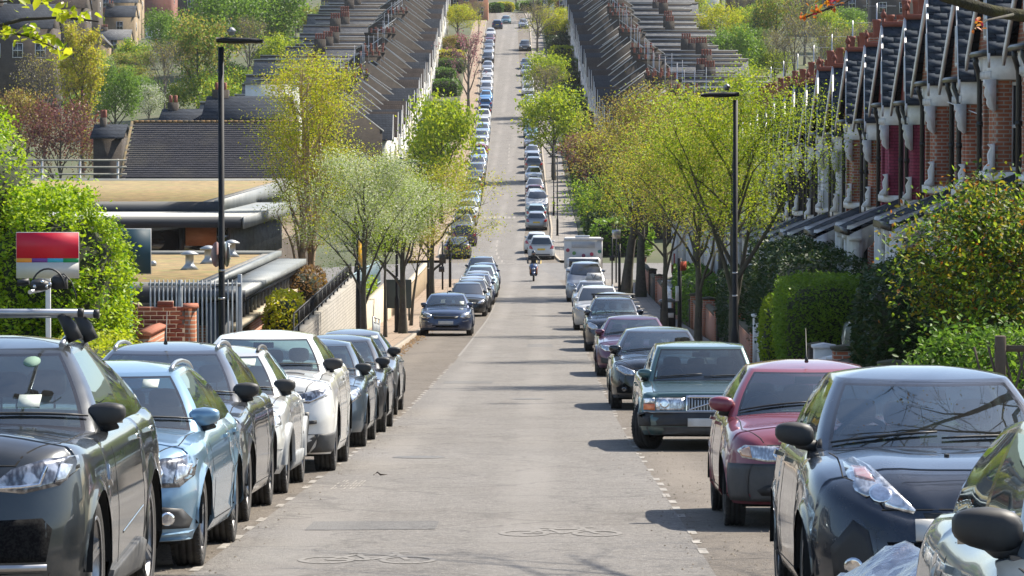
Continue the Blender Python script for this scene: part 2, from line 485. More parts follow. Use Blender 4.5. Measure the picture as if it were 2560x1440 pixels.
LANE = 1.83
ribbon('road', -LANE, LANE, -60, 770, 0.0, m_road, 2.0, nx=2)
ribbon('parking_bay_strip', -KERB, -LANE, -60, 222.5, 0.0, m_bay, 2.0)
ribbon('parking_bay_strip', -KERB, -LANE, 247.5, 770, 0.0, m_bay, 2.0)
ribbon('parking_bay_strip', LANE, KERB, -60, 222.5, 0.0, m_bay, 2.0)
ribbon('parking_bay_strip', LANE, KERB, 247.5, 770, 0.0, m_bay, 2.0)
sz = lambda x, y: gz(x, y) - 0.1
ribbon('side_road', -130, -LANE, 222.5, 247.5, 0.0, m_side, 2.5, sz, 40)
ribbon('side_road', LANE, 130, 222.5, 247.5, 0.0, m_side, 2.5, sz, 40)
for (y0, y1) in ((-60, 221.0), (249.0, 766)):
    for sgn, mp in ((-1, m_pavel), (1, m_paver)):
        fo = FOOT + (0.25 if sgn < 0 else 0)
        ribbon('footway', sgn*KERB + sgn*0.14, sgn*fo, y0, y1, 0.105, mp, 2.0)
        n = int((y1 - y0) / 2.0) + 1
        V = []; F = []
        for i, y in enumerate(np.linspace(y0, y1, n)):
            x = float(cxx(y)); z = road_z(y)
            for o, h in ((KERB-0.004, -0.1), (KERB, 0.108), (KERB+0.015, 0.12), (KERB+0.145, 0.12), (KERB+0.145, 0.0)):
                V.append((x + sgn*o, y, z + h))
            if i:
                b = (i-1)*5
                for j in range(4): F.append((b+j, b+j+1, b+5+j+1, b+5+j))
        V += [V[0], V[1], V[2], V[3], V[4]]
        struct(link('kerb', np_mesh('kerb', V, F, m_kerb)))

# painted markings: sheets 4 mm above the road
def marking(name, quads, mat=None, dz=0.004):
    V = []; F = []
    for q in quads:
        b = len(V)
        for (x, y) in q: V.append((x, y, road_z(y) + dz))
        F.append((b, b+1, b+2, b+3))
    return struct(link(name, np_mesh(name, V, F, mat or m_white)))
def dashes(off, y0, y1, ln, gap, wd, skip=0.0):
    q = []; y = y0; r = random.Random(int(off*100 + y0))
    while y < y1:
        if r.random() > skip:
            l = ln * r.uniform(0.7, 1.05); c = float(cxx(y)) + off + r.uniform(-0.012, 0.012)
            q.append(((c-wd/2, y), (c+wd/2, y), (c+wd/2, y+l), (c-wd/2, y+l)))
        y += ln + gap
    return q
marking('bay_marking', dashes(-LANE-0.02, 18, 100, 0.62, 0.62, 0.07, 0.2))
marking('bay_marking', dashes(LANE+0.02, 15, 212, 0.62, 0.62, 0.07, 0.2))
def solid(off, y0, y1, wd):
    return [((float(cxx(y))+off-wd/2, y), (float(cxx(y))+off+wd/2, y), (float(cxx(y+3))+off+wd/2, y+3), (float(cxx(y+3))+off-wd/2, y+3)) for y in np.arange(y0, y1, 3.0)]
marking('bay_marking', solid(-LANE-0.02, 108, 186, 0.075), m_whitef)
marking('bay_marking', solid(-LANE-0.02, 251, 560, 0.085), m_whitef)
marking('bay_marking', solid(LANE+0.02, 251, 560, 0.085), m_whitef)
marking('centre_dash', dashes(0.0, 248, 275, 3.4, 2.0, 0.12))
marking('centre_dash', dashes(0.3, 395, 425, 3.0, 2.6, 0.11))
cj = float(cxx(248))
marking('give_way_marking', [((cj+LANE*k, 246.5+0.4*j), (cj+LANE*k+0.5, 246.5+0.4*j), (cj+LANE*k+0.5, 246.75+0.4*j), (cj+LANE*k, 246.75+0.4*j)) for j in (0, 1) for k in (-0.15, 0.2, 0.55, 0.9)])
marking('table_marking', [((float(cxx(311))+o, 310), (float(cxx(311))+o+0.28, 310), (float(cxx(311))+o+0.2, 313), (float(cxx(311))+o+0.08, 313)) for o in (-1.6, -1.15, -0.75, -0.35, 0.1, 0.45, 0.85)])
y_ = 182
marking('bay_marking', [((float(cxx(150))-LANE, 149), (float(cxx(150))+LANE, 149.3), (float(cxx(150))+LANE, 149.8), (float(cxx(150))-LANE, 149.5))], m_whitef)
marking('yellow_marking', [((float(cxx(248))+2.2+o, 246.5), (float(cxx(248))+2.32+o, 246.5), (float(cxx(248))+2.32+o, 251), (float(cxx(248))+2.2+o, 251)) for o in (0, 0.3)],
        M('yellow_paint', (0.5, 0.36, 0.08), (0.3, 0.22, 0.08), scale=8, world=True))
def patch_quad(x0, x1, y0, y1, name='road_patch', mat=None):
    return marking(name, [((x0, y0), (x1, y0+0.15), (x1, y1), (x0, y1-0.1))], mat or m_patch, 0.003)
patch_quad(-2.02, -0.93, 31.6, 33.0)
patch_quad(-0.15, 0.0, 282, 286)
patch_quad(0.1, 0.9, 198, 199.5)
patch_quad(-2.3, -1.2, 84, 86)
patch_quad(-0.6, 0.2, 118, 122)
# worn bay lettering and the two ghosts of cycle symbols
r_ = random.Random(5)
q = []
for i in range(4):
    for j in range(9):
        if r_.random() < 0.75:
            x = -2.22 + j*0.032; y = 38.9 + i*0.55
            q.append(((x, y), (x+0.018, y), (x+0.02, y+0.42), (x+0.002, y+0.42)))
marking('bay_lettering', q)
def cycle(cx_, cy_, wdt, ht, mat):
    q = []
    def stroke(a, b, t=0.05):
        d = Vector((b[0]-a[0], b[1]-a[1])); nrm = Vector((-d.y, d.x)).normalized()*t/2
        P = [(a[0]+nrm.x, a[1]+nrm.y*1.6), (a[0]-nrm.x, a[1]-nrm.y*1.6), (b[0]-nrm.x, b[1]-nrm.y*1.6), (b[0]+nrm.x, b[1]+nrm.y*1.6)]
        q.append([(cx_+p[0]*wdt, cy_+p[1]*ht) for p in P])
    for wx in (-0.3, 0.3):
        for i in range(14):
            a = 2*PI*i/14; b = 2*PI*(i+1)/14
            stroke((wx+0.19*math.cos(a), -0.2+0.24*math.sin(a)), (wx+0.19*math.cos(b), -0.2+0.24*math.sin(b)))
    for a, b in (((-0.3,-0.2),(-0.1,0.2)), ((-0.1,0.2),(0.2,0.2)), ((0.2,0.2),(0.3,-0.2)), ((-0.1,0.2),(0.02,-0.2)), ((0.02,-0.2),(0.2,0.2)), ((-0.3,-0.2),(0.02,-0.2)), ((-0.17,0.3),(-0.04,0.3)), ((0.2,0.2),(0.17,0.36)), ((0.17,0.36),(0.28,0.38))):
        stroke(a, b)
    marking('cycle_symbol', q, mat)
cycle(0.12, 31.5, 1.0, 1.5, m_whitef)
cycle(-1.32, 28.2, 1.0, 1.5, m_whitef)

# grit, twigs and leaf litter in the bays and gutters
def litter(name, n, fn, size, mat, zadd=0.004):
    V = []; F = []
    r = random.Random(len(name)+n)
    for i in range(n):
        x, y = fn(r); s = size * r.uniform(0.4, 1.4); a = r.uniform(0, PI)
        z = road_z(y) + zadd; c, t = math.cos(a)*s, math.sin(a)*s
        b = len(V)
        V += [(x-c, y-t, z), (x+t*0.6, y-c*0.6, z), (x+c, y+t, z), (x-t*0.6, y+c*0.6, z), (x, y, z + s*0.8)]
        F += [(b, b+1, b+4), (b+1, b+2, b+4), (b+2, b+3, b+4), (b+3, b, b+4)]
    o = link(name, np_mesh(name, V, F, mat)); o['kind'] = 'stuff'
    return o
m_grit = M('grit', (0.09, 0.075, 0.06), (0.2, 0.17, 0.13), scale=4, rough=0.9, world=True)
m_dead = M('dead_leaves', (0.20, 0.12, 0.05), (0.10, 0.06, 0.03), scale=3, rough=0.9, world=True)
litter('grit', 2600, lambda r: ((r.choice((-1, 1))*r.triangular(1.4, 3.8, 2.2))-0.65, 20 + 45*r.random()**1.5), 0.012, m_grit)
litter('leaf_litter', 700, lambda r: (-0.65 - KERB + abs(r.gauss(0, 0.16)) + 0.02, r.uniform(90, 150)), 0.05, m_dead)
litter('leaf_litter', 250, lambda r: (-0.65 + KERB - abs(r.gauss(0, 0.25)) - 0.02, r.uniform(25, 150)), 0.04, m_dead)
bm_ = MB(); bm_.tube([(-1.92,42.1,road_z(42.1)+.012),(-1.88,42.2,road_z(42.2)+.04),(-1.84,42.0,road_z(42)+.02),(-1.77,42.15,road_z(42.1)+.012)], [.004,.008,.012,.003], 5)
tag(bm_.build('fallen_twig', M('dead_twig', (0.05,0.035,0.025))), 'small dead brown twig lying on the road beside the white suv', 'twig')

for (x, y) in ((-.35, 74), (.5, 101), (-1.6, 47.5)):
    m = MB(); m.lathe([(.001, .005), (.30, .006), (.33, .002)], 24); m.lathe([(.29, .007), (.31, .010), (.33, .004)], 24)
    struct(m.build('manhole_cover', M('cast_iron', (0.10, 0.095, 0.09), (0.16, 0.15, 0.135), scale=14, rough=.6, bump=.8, bscale=30), None, (x, y, road_z(y)), (math.atan(slope(y)), 0, 0)))
# ------------------------------------------------------------------ houses
m_brick = brick_mat('red_brick', (0.42, 0.125, 0.055), (0.32, 0.09, 0.045), (0.40, 0.33, 0.26))
m_brick2 = brick_mat('orange_brick', (0.45, 0.15, 0.065), (0.35, 0.11, 0.05), (0.40, 0.33, 0.25))
m_stock = brick_mat('stock_brick', (0.085, 0.066, 0.050), (0.062, 0.048, 0.038), (0.085, 0.072, 0.06), stain=0.4)
m_tan = brick_mat('yellow_brick', (0.32, 0.23, 0.13), (0.25, 0.18, 0.105), (0.28, 0.23, 0.16), stain=0.3)
m_pink = brick_mat('painted_brick', (0.36, 0.06, 0.10), (0.32, 0.052, 0.09), (0.20, 0.038, 0.06))
m_wpaint = M('white_render', (0.74, 0.73, 0.70), (0.62, 0.61, 0.58), scale=1.5, rough=0.75, c3=(0.5, 0.49, 0.45), s3=0.9)
m_wtrim = M('white_trim', (0.76, 0.75, 0.73), (0.60, 0.59, 0.57), scale=5, rough=0.6)
m_cream = M('cream_render', (0.66, 0.60, 0.48), (0.55, 0.50, 0.40), scale=1.5, rough=0.8)
m_slate = course_mat('slate', (0.055, 0.062, 0.075), (0.042, 0.048, 0.058), 0.2, 0.3, 0.012)
m_slate_pc = M('slate_piece', (0.050, 0.060, 0.076), (0.034, 0.041, 0.052), scale=3.0, rough=0.95, spec=0.06, c3=(0.075, 0.085, 0.09), s3=9)
m_slate2 = course_mat('brown_tile', (0.075, 0.06, 0.052), (0.058, 0.047, 0.042), 0.16, 0.2, 0.012)
m_slateg = course_mat('grey_slate', (0.19, 0.19, 0.19), (0.15, 0.15, 0.152), 0.2, 0.3, 0.012)
m_felt = M('roof_felt', (0.24, 0.235, 0.22), (0.17, 0.168, 0.16), scale=0.8, rough=0.9)
m_lead = M('lead', (0.17, 0.18, 0.19), (0.11, 0.115, 0.12), scale=4, rough=0.5)
m_coping = M('coping_stone', (0.60, 0.575, 0.53), (0.46, 0.44, 0.40), scale=2, rough=0.85)
m_terra = M('terracotta', (0.27, 0.075, 0.04), (0.20, 0.056, 0.034), scale=4, rough=0.75, c3=(0.22, 0.07, 0.05), s3=2.5)
m_pipe = M('black_iron', (0.012, 0.012, 0.013), (0.022, 0.021, 0.02), scale=5, rough=0.45)
m_hglass = M('house_glass', (0.02, 0.024, 0.028), (0.035, 0.04, 0.045), scale=1.2, rough=0.06, spec=0.9, coat=0.6)
m_reddoor = M('red_door', (0.30, 0.028, 0.025), (0.24, 0.022, 0.02), scale=3, rough=0.4)
m_bluedoor = M('blue_door', (0.02, 0.05, 0.09), rough=0.4)
m_green_d = M('green_door', (0.02, 0.06, 0.04), rough=0.4)
m_blackcap = M('mossy_cap', (0.05, 0.048, 0.035), (0.085, 0.075, 0.04), scale=8, rough=0.95)

m_silver_tr = M('silver_trim', (0.5, 0.5, 0.51), (0.4, 0.4, 0.4), scale=9, rough=0.28, metal=0.8)
SLATE_ME = None
def slate_piece():
    global SLATE_ME
    if SLATE_ME is None:
        m = MB(); m.add([(-.145,0,0),(.145,0,0),(.145,.21,0.004),(-.145,.21,0.001),(-.145,0,.007),(.145,0,.007),(.145,.21,.004),(-.145,.21,.004)],
                        [(0,3,2,1),(4,5,6,7),(0,1,5,4),(1,2,6,5),(2,3,7,6),(3,0,4,7)])
        SLATE_ME = m.mesh('slate', m_slate_pc)
    return SLATE_ME

def window_unit(root, c, n, w_, h_, frame, depth=0.06, bars=1, pane=None):
    """sash window: frame with a pane as its sub-part; c is the sill centre, n the outward normal in plan"""
    c = Vector(c); n = Vector((n[0], n[1], 0)).normalized(); t = Vector((-n.y, n.x, 0)); u = Vector((0, 0, 1))
    f = MB(); fw = 0.07
    def bx(m, a0, a1, b0, b1, d0, d1):
        P = [c + t*a + u*b + n*d for d in (d0, d1) for (a, b) in ((a0, b0), (a1, b0), (a1, b1), (a0, b1))]
        m.add(P, [(0,3,2,1),(4,5,6,7),(0,1,5,4),(1,2,6,5),(2,3,7,6),(3,0,4,7)])
    bx(f, -w_/2, -w_/2+fw, 0, h_, 0, depth); bx(f, w_/2-fw, w_/2, 0, h_, 0, depth)
    bx(f, -w_/2+fw, w_/2-fw, 0, fw, 0, depth-.004); bx(f, -w_/2+fw, w_/2-fw, h_-fw, h_, 0, depth-.004)
    bx(f, -w_/2+fw, w_/2-fw, h_/2-.03, h_/2+.03, 0, depth-.012)
    if bars: bx(f, -.018, .018, fw, h_-fw, 0, depth-.02)
    fo = f.build('window', frame, root)
    g = MB(); bx(g, -w_/2+fw, w_/2-fw, fw, h_-fw, 0.0, 0.012)
    g.build('pane', pane or m_hglass, fo)
    return fo

FAC = 8.95
def pair_house(name, label, y0, wall_m, slates=True, trim=m_wtrim, doors=(m_reddoor, m_reddoor), gable_red=True, group=None):
    """two Victorian houses sharing one porch: canted bays under slate gables; x = 0 is the front wall, x grows away from the street"""
    ym = y0 + 5.4
    r = thing(name, label, 'house', (FAC, y0, float(prof(ym)) + 0.05), 0, group)
    Lh = 10.78
    m = MB(); m.box(0, 8.5, 0, Lh, -1.2, 6.3)
    m.prism([(0.02, 6.3), (4.25, 9.3), (8.48, 6.3)], 1, 0.001, Lh-0.001)
    m.build('wall', wall_m, r)
    m = MB()
    for (xa, za, xb, zb) in ((-.15, 6.26, 4.25, 9.42), (8.65, 6.26, 4.25, 9.42)):
        m.add([(xa, 0.02, za), (xb, 0.02, zb), (xb, Lh-0.02, zb), (xa, Lh-0.02, za), (xa, 0.02, za-.08), (xb, 0.02, zb-.1), (xb, Lh-0.02, zb-.1), (xa, Lh-0.02, za-.08)],
              [(0,1,2,3),(4,7,6,5),(0,3,7,4),(0,4,5,1),(3,2,6,7)])
    ro = m.build('roof', m_slate, r)
    m = MB(); m.tube([(4.25, 0, 9.45), (4.25, Lh, 9.45)], 0.09, 6); m.build('ridge', m_terra, ro)
    for hi, yb in enumerate((2.45, 8.35)):
        # bay core and brick piers
        def ring(e): return [(-0.0, yb-1.55-e), (-0.72-e, yb-0.95-e*.6), (-0.72-e, yb+0.95+e*.6), (-0.0, yb+1.55+e)]
        m = MB(); m.prism([(0.3, yb-1.43), (0, yb-1.43), (-0.60, yb-0.88), (-0.60, yb+0.88), (0, yb+1.43), (0.3, yb+1.43)], 2, -1.2, 6.25)
        m.build('bay', wall_m, r)
        m = MB()
        for (a, b) in (((-0.10, yb-1.46), .14), ((-0.62, yb-0.93), .15), ((-0.62, yb-.2), .12), ((-0.62, yb+.2), .12), ((-0.62, yb+0.93), .15), ((-0.10, yb+1.46), .14)):
            m.bbox(a[0]-b, a[0]+b, a[1]-b, a[1]+b, -1.2, 5.86, 0.02)
        m.build('bay_pier', wall_m, r)
        for (z0, z1, e, nm) in ((5.86, 6.27, .13, 'frieze'), (4.02, 4.18, .16, 'sill_band'), (3.72, 3.86, .10, 'string_course')):
            m = MB(); m.prism(ring(e), 2, z0, z1)
            if nm == 'frieze':
                for q in range(16):
                    yy = yb - 0.98 + q*0.13; m.box(-0.72-e-.03, -0.72-e, yy-.02, yy+.02, z0+.03, z0+.16)
                m.prism(ring(e+.05), 2, z1, z1+.06)
            m.build(nm, trim, r)
        # scrolled brackets
        for sg in (-1,):
            m = MB(); yy = yb + sg*1.06
            pf = [(-.82, 5.86), (-1.03, 5.86), (-1.04, 5.76), (-1.0, 5.72), (-1.02, 5.64), (-1.01, 5.56), (-.97, 5.50), (-.98, 5.43), (-.95, 5.36), (-.90, 5.32), (-.86, 5.28), (-.82, 5.30)]
            m.prism([(p[0]+.04, p[1]) for p in pf], 1, yy-.11, yy+.11)
            m.build('bracket', trim, r)
            m = MB(); pf = [(-.80, 4.18), (-1.0, 4.18), (-.98, 4.26), (-.90, 4.34), (-.92, 4.5), (-.86, 4.62), (-.92, 4.68), (-.80, 4.70)]
            m.prism(pf, 1, yy-.12, yy+.12); m.build('sill_scroll', trim, r)
        for z in (1.9, 4.2):
            hgt = 1.62
            window_unit(r, (-.602, yb, z), (-1, 0), 1.3, hgt, trim)
            for sg in (-1, 1):
                window_unit(r, (-.30, yb+sg*1.16, z), (-.675, sg*.737), .52, hgt, trim, bars=0)
        # front gable roof over the bay
        ex = -1.02; hw = 1.78; ze, za = 6.36, 8.25
        m = MB()
        for sg in (-1, 1):
            m.add([(ex+.02, yb+sg*hw, ze), (3.9, yb+sg*hw, ze), (3.9, yb, za), (ex+.16, yb, za), (ex+.02, yb+sg*hw, ze-.07), (3.9, yb+sg*hw, ze-.07), (3.9, yb, za-.09), (ex+.16, yb, za-.09)],
                  [(0,1,2,3),(7,6,5,4),(0,4,5,1),(3,7,4,0)])
        g = m.build('gable_roof', m_slate, r)
        if slates:
            me = slate_piece(); dz = za-ze; sl = math.hypot(dz, hw); ang = math.atan2(dz, hw)
            nrow = int(sl/0.2)
            for i in range(nrow):
                for j in range(6):
                    d = (i+0.1)*0.2
                    x = ex + .18 + j*0.30 + (0.15 if i % 2 else 0) + .12*d/sl
                    link('slate', me, g, (x, yb - hw + d*math.cos(ang), ze + d*math.sin(ang) + 0.012), (ang - 0.022 + rnd.uniform(-.004, .004), 0, rnd.uniform(-.008, .008)))
        m = MB()
        for sg in (-1, 1):
            a = Vector((ex, yb+sg*(hw+.06), ze-.10)); b = Vector((ex+.14, yb, za+.02))
            m.add([a, b, b-Vector((0,0,.22)), a-Vector((0,0,.20)), a+Vector((.05,0,0)), b+Vector((.05,0,0)), b+Vector((.05,0,-.22)), a+Vector((.05,0,-.20))],
                  [(0,1,2,3),(4,7,6,5),(0,4,5,1),(3,2,6,7),(0,3,7,4),(1,5,6,2)])
        m.build('bargeboard', trim, r)
        m = MB(); m.prism([(yb-hw+.15, ze-.02), (yb+hw-.15, ze-.02), (yb, za-.2)], 0, ex+.22, ex+.30)
        m.build('gable_panel', m_brick if wall_m is not m_pink else m_reddoor, r)
        window_unit(r, (ex+.22, yb, ze+.25), (-1, 0), .5, .8, trim, bars=0)
        m = MB(); m.tube([(ex+.2, yb, za-.05), (ex+.2, yb, za+.2)], .04, 6); m.lathe([(.001, .18), (.05, .2), (.075, .26), (.05, .33), (.02, .36), (.03, .39), (.001, .42)], 10, (ex+.2, yb, za))
        m.build('finial', m_terra, r)
        m = MB(); m.tube([(ex+.2, yb, za+.04), (3.9, yb, za+.04)], .07, 6); m.build('ridge', m_terra, g)
        # gutter and swan-neck downpipes
        m = MB(); m.tube([(-.06, yb-1.74, 6.34), (-.98, yb-1.0, 6.34), (-.98, yb+1.0, 6.34), (-.06, yb+1.74, 6.34)], .06, 6); m.build('gutter', m_pipe, r)
        for sg in ((1,) if hi else (-1, 1)):
            m = MB(); yy = yb + sg*.60
            m.tube([(-.96, yy, 6.33), (-.96, yy, 6.18), (-.92, yy+sg*.03, 6.08), (-.88, yy+sg*.08, 5.95), (-.87, yy+sg*.1, 5.8), (-.87, yy+sg*.1, 1.0)], .05, 7)
            for z in (5.0, 3.4, 2.0): m.tube([(-.87, yy+sg*.1, z), (-.87, yy+sg*.1, z+.1)], .065, 7)
            m.build('downpipe', m_pipe, r)
    # party wall: stub piers, chimneys, main downpipes
    for yy, nm in ((0.0, 1), (5.4, 2)):
        m = MB(); m.box(-.10, .40, yy-.26 if yy else 0.0, yy+.26, 6.3, 7.1); s_ = m.build('parapet_pier', m_stock, r)
        m = MB(); m.bbox(-.16, .46, yy-.32 if yy else -.04, yy+.32, 7.1, 7.22, .03); m.build('cap', m_blackcap, s_)
        m = MB(); m.box(2.3, 4.1, yy-.42 if yy else 0.02, yy+.42, 7.5, 10.0); m.box(2.22, 4.18, yy-.5 if yy else -.02, yy+.5, 10.0, 10.16); m.box(2.26, 4.14, yy-.46 if yy else 0.0, yy+.46, 10.16, 10.32)
        ch = m.build('chimney', m_stock if (int(y0) % 2) else m_brick, r)
        for k in range(5):
            p = MB(); p.lathe([(.10, 0), (.135, .04), (.12, .12), (.13, .5), (.155, .55), (.15, .62), (.11, .62), (.10, .3)], 10, (2.5 + k*.35, yy+(.0 if yy else .2), 10.32)); p.build('chimney_pot', m_terra, ch)
        m = MB(); m.tube([(-.1, yy+.35, 6.3), (-.1, yy+.35, 0.6)], .075, 8); m.box(-.22, -.01, yy+.22, yy+.48, 6.05, 6.38); m.build('downpipe', m_pipe, r)
    m = MB(); m.tube([(3.0, .3, 10.2), (3.0, .3, 12.0)], .025, 5); m.tube([(2.5, .3, 11.9), (3.7, .3, 11.9)], .012, 4)
    for k in range(7): m.tube([(2.6+.16*k, .3-.28+.02*k, 11.9), (2.6+.16*k, .3+.28-.02*k, 11.9)], .008, 4)
    m.build('aerial', m_silver_tr, r)
    # double porch
    m = MB()
    P = [(-2.0, 3.45), (0.0, 4.36), (0.0, 4.26), (-2.0, 3.35)]
    m.prism(P, 1, 3.55, 7.25); pr = m.build('porch_roof', m_slate, r)
    m = MB(); m.box(-2.07, -2.0, 3.5, 7.3, 3.33, 3.47); m.build('fascia', m_pipe, pr)
    m = MB()
    for yy in (3.62, 7.18):
        # side screen with an arched opening
        n = 10; out = [(-2.05, 1.2), (-2.05, 3.5), (-.02, 4.2), (-.02, 1.2)]
        a = [(-1.6 + 1.1*0, 2.0)]
        m.box(-2.05, -1.72, yy-.07, yy+.07, 1.2, 3.55); m.box(-.36, -.02, yy-.07, yy+.07, 1.2, 4.0); m.box(-1.72, -.36, yy-.06, yy+.06, 1.2, 2.15)
        arc = [(-1.72 + .68 - .68*math.cos(PI*i/n), 2.75 + .5*math.sin(PI*i/n)) for i in range(n+1)]
        for i in range(n):
            m.add([(arc[i][0], yy-.06, arc[i][1]), (arc[i+1][0], yy-.06, arc[i+1][1]), (arc[i+1][0], yy-.06, 3.6), (arc[i][0], yy-.06, 3.6),
                   (arc[i][0], yy+.06, arc[i][1]), (arc[i+1][0], yy+.06, arc[i+1][1]), (arc[i+1][0], yy+.06, 3.6), (arc[i][0], yy+.06, 3.6)],
                  [(0,1,2,3),(7,6,5,4),(0,4,5,1)])
        m.prism([(-2.05, 3.55), (-.02, 3.55), (-.02, 4.28), (-2.05, 3.53)], 1, yy-.055, yy+.055)
    for yy in (3.62, 5.4, 7.18):
        m.bbox(-1.98, -1.76, yy-.11, yy+.11, 0.6, 3.25, .03); m.bbox(-2.02, -1.72, yy-.15, yy+.15, 3.2, 3.3, .03); m.bbox(-2.02, -1.72, yy-.15, yy+.15, 0.5, 0.8, .03)
    for (a, b) in ((3.78, 5.24), (5.56, 7.02)):
        n = 10; arc = [((a+b)/2 - (b-a)/2*math.cos(PI*i/n), 2.7 + .55*math.sin(PI*i/n)) for i in range(n+1)]
        for i in range(n):
            m.add([(-1.92, arc[i][0], arc[i][1]), (-1.92, arc[i+1][0], arc[i+1][1]), (-1.92, arc[i+1][0], 3.45), (-1.92, arc[i][0], 3.45),
                   (-1.84, arc[i][0], arc[i][1]), (-1.84, arc[i+1][0], arc[i+1][1]), (-1.84, arc[i+1][0], 3.45), (-1.84, arc[i][0], 3.45)], [(3,2,1,0),(4,5,6,7),(0,1,5,4)])
    m.build('porch_arch', trim, r)
    for k, yy in enumerate((4.55, 6.25)):
        m = MB(); m.bbox(-.07, 0.0, yy-.45, yy+.45, 1.25, 3.3, .01)
        d = m.build('door', doors[k], r)
        q = MB()
        for sg in (-1, 1):
            for z in (1.45, 2.15): q.bbox(-.085, -.07, yy+sg*.22-.14, yy+sg*.22+.14, z, z+.55, .004)
        q.build('door_panel', doors[k], d)
    for yy in (3.56, 7.24):
        m = MB(); m.box(-2.06, -.1, yy-.03, yy+.03, 0.75, 1.95) ; m.build('dado_panel', m_reddoor, r)
    # back addition
    m = MB(); m.box(8.5, 14.5, .3, 4.6, -1.2, 5.2); m.box(8.5, 14.5, 6.1, 10.4, -1.2, 5.2)
    ea = m.build('rear_wing', m_stock, r)
    m = MB()
    for (a, b) in ((.2, 4.7), (6.0, 10.5)): m.prism([(a, 5.2), (b, 5.2), (b, 5.35), ((a+b)/2, 7.0), (a, 5.35)], 0, 8.5, 14.6)
    m.build('wing_roof', m_slateg, ea)
    return r

H0 = 62.0; PITCH = 10.8
pair_house('terraced_house', 'red brick house pair at the right edge, cut off by the frame', H0, m_brick2, True)
pair_house('terraced_house', 'red brick house pair with white frieze, second from the right edge', H0+PITCH, m_brick, True, doors=(m_reddoor, m_bluedoor))
pair_house('terraced_house', 'magenta painted brick house pair with white brackets', H0+2*PITCH, m_pink, True, doors=(m_reddoor, m_reddoor))
pair_house('terraced_house', 'red brick house pair between the magenta and the white painted pairs', H0+3*PITCH, m_brick, True, doors=(m_reddoor, m_green_d))
hw_ = pair_house('terraced_house', 'white painted house pair with black downpipes beyond the magenta pair', H0+4*PITCH, m_wpaint, False, doors=(m_bluedoor, m_reddoor), group='house pairs down the right side')
hb_ = pair_house('terraced_house', 'brown brick house pair behind the street trees, first below the white painted pair', H0+5*PITCH, m_stock, False, doors=(m_bluedoor, m_reddoor), group='house pairs down the right side')
for i in range(6, 14):
    src = hw_ if i in (7, 10) else hb_
    c = copy_tree(src)
    yy = H0 + i*PITCH
    c.location = (FAC, yy, float(prof(yy+5.4)) + 0.05)
    c['label'] = '%s house pair behind the street trees, %s below the white painted pair' % ('pale' if src is hw_ else 'brown', 'first second third fourth fifth sixth seventh eighth ninth tenth'.split()[i-5])

